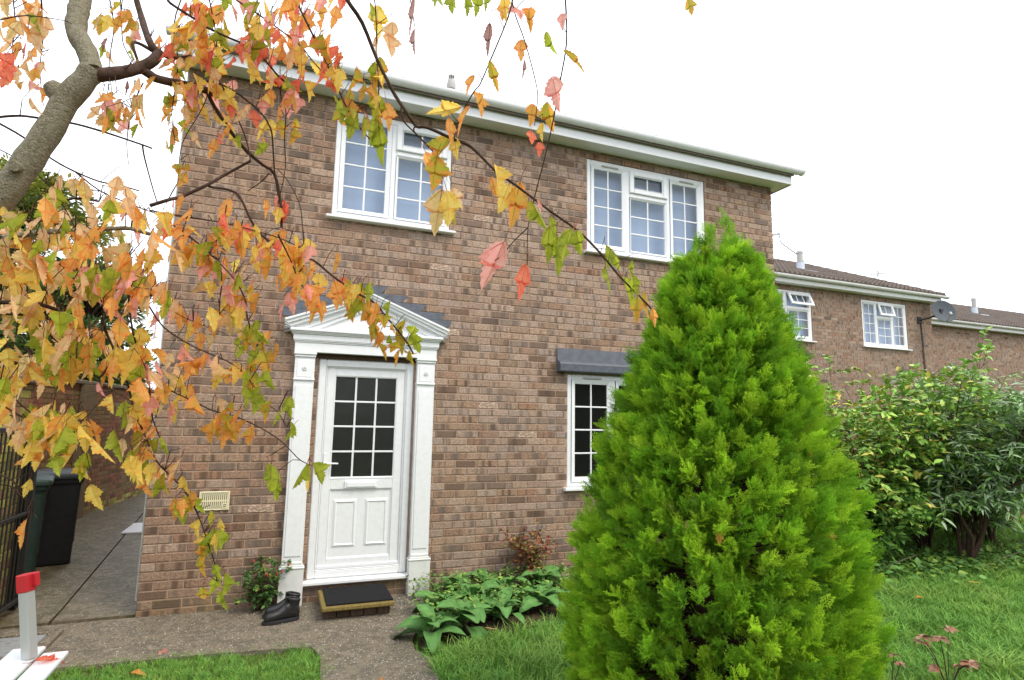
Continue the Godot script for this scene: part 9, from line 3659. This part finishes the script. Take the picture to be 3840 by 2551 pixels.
	0.293,2.896,3.862,0.059,-1,3,
	0.565,2.956,3.748,0.065,-13,2,
	0.529,1.294,3.75,0.058,-37,4,
	0.358,1.965,3.731,0.059,-12,3,
	0.371,1.519,3.815,0.055,-23,1,
	1.037,1.908,3.758,0.066,-7,1,
	0.961,2.016,3.829,0.063,-8,5,
	0.486,1.195,3.695,0.058,27,4,
	0.168,2.536,3.956,0.053,13,1,
	0.095,2.578,3.863,0.055,-6,2,
	0.53,2.299,3.737,0.062,-13,1,
	0.435,2.694,3.809,0.061,2,0,
	0.511,2.926,3.927,0.059,-33,4,
	0.502,2.104,3.748,0.061,-11,3,
	1.523,2.403,3.989,0.066,11,14,
	1.843,2.268,4.027,0.068,-3,14,
	0.461,1.654,3.813,0.056,5,3,
	0.309,2.775,3.642,0.064,-8,1,
	0.579,2.917,4.03,0.056,13,1,
	0.235,2.678,3.911,0.055,-26,1,
	0.438,2.263,3.835,0.058,26,0,
	0.698,3.027,3.98,0.059,-7,6,
	0.539,1.96,3.788,0.059,9,4,
	0.586,2.7,3.742,0.064,8,5,
	0.5,1.347,3.759,0.057,0,3,
	0.442,2.27,3.83,0.058,11,1,
	0.558,2.582,3.783,0.062,-57,4,
	0.174,2.434,3.291,0.071,11,2,
	0.596,1.841,3.76,0.059,10,1,
	0.595,2.941,3.845,0.062,7,1,
	0.983,2.067,3.835,0.063,-3,4,
	0.652,2.749,3.821,0.062,-13,6,
	0.699,1.638,3.762,0.06,2,4,
	0.504,2.248,3.863,0.057,-30,3,
	0.691,2.261,3.817,0.061,15,3,
	0.499,1.139,3.61,0.06,-18,4,
	0.32,3.035,3.588,0.066,-15,0,
	0.473,2.684,3.806,0.06,-6,2,
	0.057,2.895,3.828,0.056,-20,2,
	0.535,2.295,3.792,0.06,15,3,
	0.702,2.882,3.979,0.058,13,1,
	0.151,2.83,4,0.051,11,5,
	0.388,2.744,3.821,0.059,-12,1,
	0.696,2.137,3.803,0.06,-11,3,
	0.55,2.703,3.723,0.063,2,3,
	0.528,2.854,3.768,0.062,12,0,
	0.48,2.281,3.861,0.057,6,1,
	0.505,1.809,3.776,0.057,8,6,
	-0.119,2.016,3.478,0.06,-17,3,
	0.485,2.701,3.804,0.06,15,2,
	0.47,2.953,3.913,0.058,-10,4,
	0.349,2.977,3.831,0.059,14,4,
	0.376,1.403,3.704,0.056,12,1,
	0.292,2.717,3.847,0.057,-6,1,
	1.049,2.016,3.777,0.064,-25,5,
	0.444,1.339,3.712,0.056,5,3,
	0.383,2.66,3.627,0.063,31,0,
	0.4,2.971,3.916,0.057,-1,4,
	0.547,1.81,3.82,0.056,-8,4,
	-0.207,2.737,3.662,0.056,-9,1,
	0.281,2.951,3.845,0.057,21,0,
	0.522,2.743,3.776,0.061,18,6,
	0.549,2.79,3.894,0.058,19,2,
	0.745,2.804,4.09,0.055,-26,0,
	0.443,3.026,3.898,0.058,4,4,
	0.303,2.82,3.817,0.057,-15,3,
	0.513,2.056,3.765,0.058,-8,1,
	0.667,2.909,4.076,0.054,-8,1,
	0.293,2.671,3.77,0.058,0,2,
	0.627,2.881,4.08,0.054,-12,1,
	0.408,2.128,3.609,0.061,-26,3,
	0.96,1.969,3.736,0.063,2,1,
	0.552,2.327,3.473,0.067,26,6,
	0.137,2.818,3.861,0.054,28,5,
	-0.076,2.122,3.458,0.06,1,4,
	-0.108,2.164,3.51,0.058,-13,1,
	0.158,1.536,3.249,0.066,-13,4,
	0.339,2.246,3.85,0.054,18,3,
	0.16,2.586,3.873,0.053,-7,1,
	1.016,1.929,3.816,0.061,-18,5,
	0.479,3.085,3.573,0.066,-29,1,
	0.853,2.079,3.822,0.059,16,3,
	0.331,2.198,3.777,0.055,22,1,
	0.624,1.508,3.648,0.059,-12,14,
	1.923,3.186,4.283,0.063,8,15,
	0.332,2.877,3.823,0.057,-13,6,
	0.642,2.9,3.93,0.057,-1,1,
	0.474,1.246,3.693,0.055,-7,5,
	0.842,2.08,3.788,0.06,2,1,
	0.796,2.654,4,0.056,-24,4,
	0.136,1.98,3.56,0.058,25,2,
	-0.013,2.616,3.991,0.047,-4,2,
	0.091,2.865,3.873,0.052,-11,3,
	-0.127,1.701,3.09,0.067,9,2,
	0.887,2.686,3.987,0.057,-2,5,
	0.603,1.945,3.772,0.057,-11,1,
	0.213,2.861,3.813,0.055,-9,1,
	0.132,2.081,3.442,0.061,-16,2,
	0.284,2.981,3.856,0.055,-21,0,
	0.939,2.027,3.756,0.061,40,1,
	0.917,2.089,3.754,0.061,1,1,
	0.139,2.925,3.779,0.055,-9,2,
	-0.09,1.69,3.138,0.065,-20,4,
	0.126,2.62,3.705,0.056,-14,6,
	0.852,2.115,3.729,0.061,-10,1,
	0.634,2.918,3.872,0.058,-11,1,
	-0.064,2.626,3.961,0.047,-8,2,
	-0.078,2.663,3.855,0.05,-4,1,
	0.258,2.059,3.34,0.065,-31,6,
	0.397,2.949,3.861,0.056,11,4,
	0.764,2.695,3.912,0.057,-5,5,
	0.871,2.859,3.944,0.058,-1,4,
	0.116,2.081,3.32,0.064,-7,6,
	0.551,2.782,3.782,0.059,5,1,
	0.449,2.982,3.665,0.061,-12,3,
	0.686,2.204,3.689,0.06,13,1,
	0.242,2.827,3.705,0.058,22,1,
	0.293,2.501,3.618,0.059,-27,1,
	0.206,1.887,3.628,0.056,-17,3,
	0.215,2.861,3.83,0.054,22,1,
	0.555,1.648,3.788,0.054,-8,1,
	0.614,2.777,3.745,0.06,21,1,
	0.235,2.749,3.659,0.058,-19,4,
	0.701,2.788,4.007,0.054,22,0,
	0.469,1.368,3.74,0.053,-2,4,
	0.461,2.116,3.788,0.054,21,1,
	0.887,2.735,3.977,0.056,-1,3,
	0.528,2.656,3.678,0.06,14,1,
	0.202,2.113,3.727,0.053,6,2,
	0.697,2.892,4.069,0.052,-23,1,
	0.101,1.761,3.603,0.054,20,6,
	0.467,1.254,3.73,0.053,-3,4,
	0.516,2.179,3.683,0.058,-19,2,
	0.175,2.323,3.64,0.056,-15,3,
	0.624,1.911,3.735,0.056,-18,1,
	0.173,2.74,3.875,0.051,13,2,
	0.135,2.209,3.298,0.064,-7,2,
	0.149,2.852,3.925,0.05,-13,6,
	1.032,1.986,3.743,0.061,4,4,
	0.594,2.443,3.676,0.06,-13,0,
	0.525,1.927,3.758,0.055,8,4,
	0.584,1.912,3.775,0.055,23,5,
	-0.18,2.682,3.687,0.052,11,1,
	0.408,2.832,3.636,0.06,-38,1,
	0.943,2.005,3.752,0.059,9,1,
	0.232,2.748,3.671,0.057,0,1,
	1.771,2.281,4.011,0.061,21,14,
	0.618,2.459,3.603,0.061,3,0,
	0.865,2.762,3.988,0.054,-3,1,
	0.837,2.136,3.818,0.056,3,5,
	0.243,2.571,3.712,0.054,33,2,
	0.163,2.841,3.966,0.048,-24,1,
	-0.078,2.246,3.207,0.063,1,1,
	0.288,2.69,3.868,0.051,0,2,
	0.423,2.094,3.74,0.053,-9,3,
	0.874,2.807,3.99,0.054,-1,5,
	0.644,2.778,3.897,0.054,5,0,
	-0.309,1.936,3.132,0.061,12,3,
	0.805,2.65,4.021,0.052,3,4,
	0.324,2.765,3.673,0.056,4,4,
	0.431,2.641,3.745,0.055,-34,1,
	0.464,2.623,3.732,0.056,11,4,
	0.258,1.739,3.626,0.053,8,6,
	0.573,2.936,3.814,0.056,26,1,
	0.499,1.315,3.673,0.053,19,4,
	0.199,1.514,3.45,0.056,8,3,
	0.182,1.749,3.456,0.056,-7,2,
	0.217,2.111,3.303,0.062,44,3,
	0.616,2.346,3.6,0.059,11,1,
	0.306,2.639,3.657,0.056,22,2,
	-0.13,2.787,3.741,0.05,-23,1,
	0.685,1.648,3.782,0.053,26,4,
	0.153,2.67,3.866,0.049,-3,7,
	0.082,2.303,3.5,0.056,17,2,
	0.646,1.682,3.77,0.052,-35,4,
	1.045,1.967,3.716,0.059,-3,5,
	0.166,2.649,3.829,0.049,9,1,
	-0.233,1.843,3.206,0.058,-20,3,
	0.39,3.033,3.825,0.053,-9,2,
	-0.016,2.193,3.171,0.062,-19,2,
	-0.114,2.057,3.403,0.055,-8,2,
	0.288,1.875,3.537,0.055,-14,2,
	0.552,3.205,3.617,0.06,-6,1,
	-0.19,2.17,3.304,0.057,10,4,
	-0.096,2.665,3.728,0.049,-3,1,
	-0.22,2.781,3.712,0.048,1,1,
	0.634,2.634,3.825,0.053,-1,5,
	0.248,2.667,3.705,0.052,-6,2,
	-0.016,2.259,3.568,0.051,2,2,
	-0.226,2.032,3.165,0.058,2,3,
	0.595,2.758,3.73,0.055,11,6,
	0.473,2.258,3.438,0.059,-12,3,
	0.314,3.031,3.67,0.055,6,0,
	0.97,2.042,3.725,0.056,-25,5,
	0.44,1.264,3.689,0.049,17,5,
	0.948,2.057,3.736,0.055,-8,4,
	0.262,2.529,3.613,0.053,12,5,
	0.604,1.731,3.846,0.048,-44,4,
	0.098,2.306,3.626,0.051,15,3,
	-0.122,2.763,3.697,0.048,-4,6,
	0.219,2.736,3.682,0.051,21,4,
	-0.185,2.688,3.753,0.045,10,2,
	0.18,2.566,3.805,0.047,-22,4,
	0.148,2.745,3.843,0.046,15,7,
	0.085,2.721,3.635,0.05,-12,7,
	1.461,2.451,4.001,0.053,18,16,
	1.605,3.175,4.203,0.052,-3,17,
	0.295,2.733,3.769,0.049,12,5,
	0.058,2.816,3.783,0.046,-10,4,
	0.272,2.714,3.624,0.051,19,5,
	0.091,2.623,3.725,0.046,-4,6,
	1.07,1.907,3.777,0.051,21,5,
	1.001,2.001,3.794,0.05,18,5,
	1.059,1.911,3.738,0.052,2,5,
	1.001,1.962,3.746,0.051,14,4,
	-0.079,2.701,3.811,0.042,27,2,
	1.059,1.895,3.81,0.05,20,4,
	0.285,2.742,3.79,0.046,-26,1,
	1.468,2.67,4.004,0.051,-1,10,
	0.222,2.655,3.604,0.048,20,2,
	0.041,2.855,3.679,0.045,22,2,
	-0.138,2.683,3.72,0.042,30,6,
	0.297,2.534,3.619,0.047,-17,5,
	0.171,2.731,3.938,0.039,-12,4,
	0.177,2.575,3.868,0.039,-10,2,
	-0.092,2.653,3.777,0.039,-33,2,
	-0.109,2.725,3.827,0.038,11,2,
	0.252,2.574,3.67,0.043,9,4,
	0.18,2.633,3.851,0.039,-13,2,
	-0.181,2.731,3.753,0.038,-5,6,
]
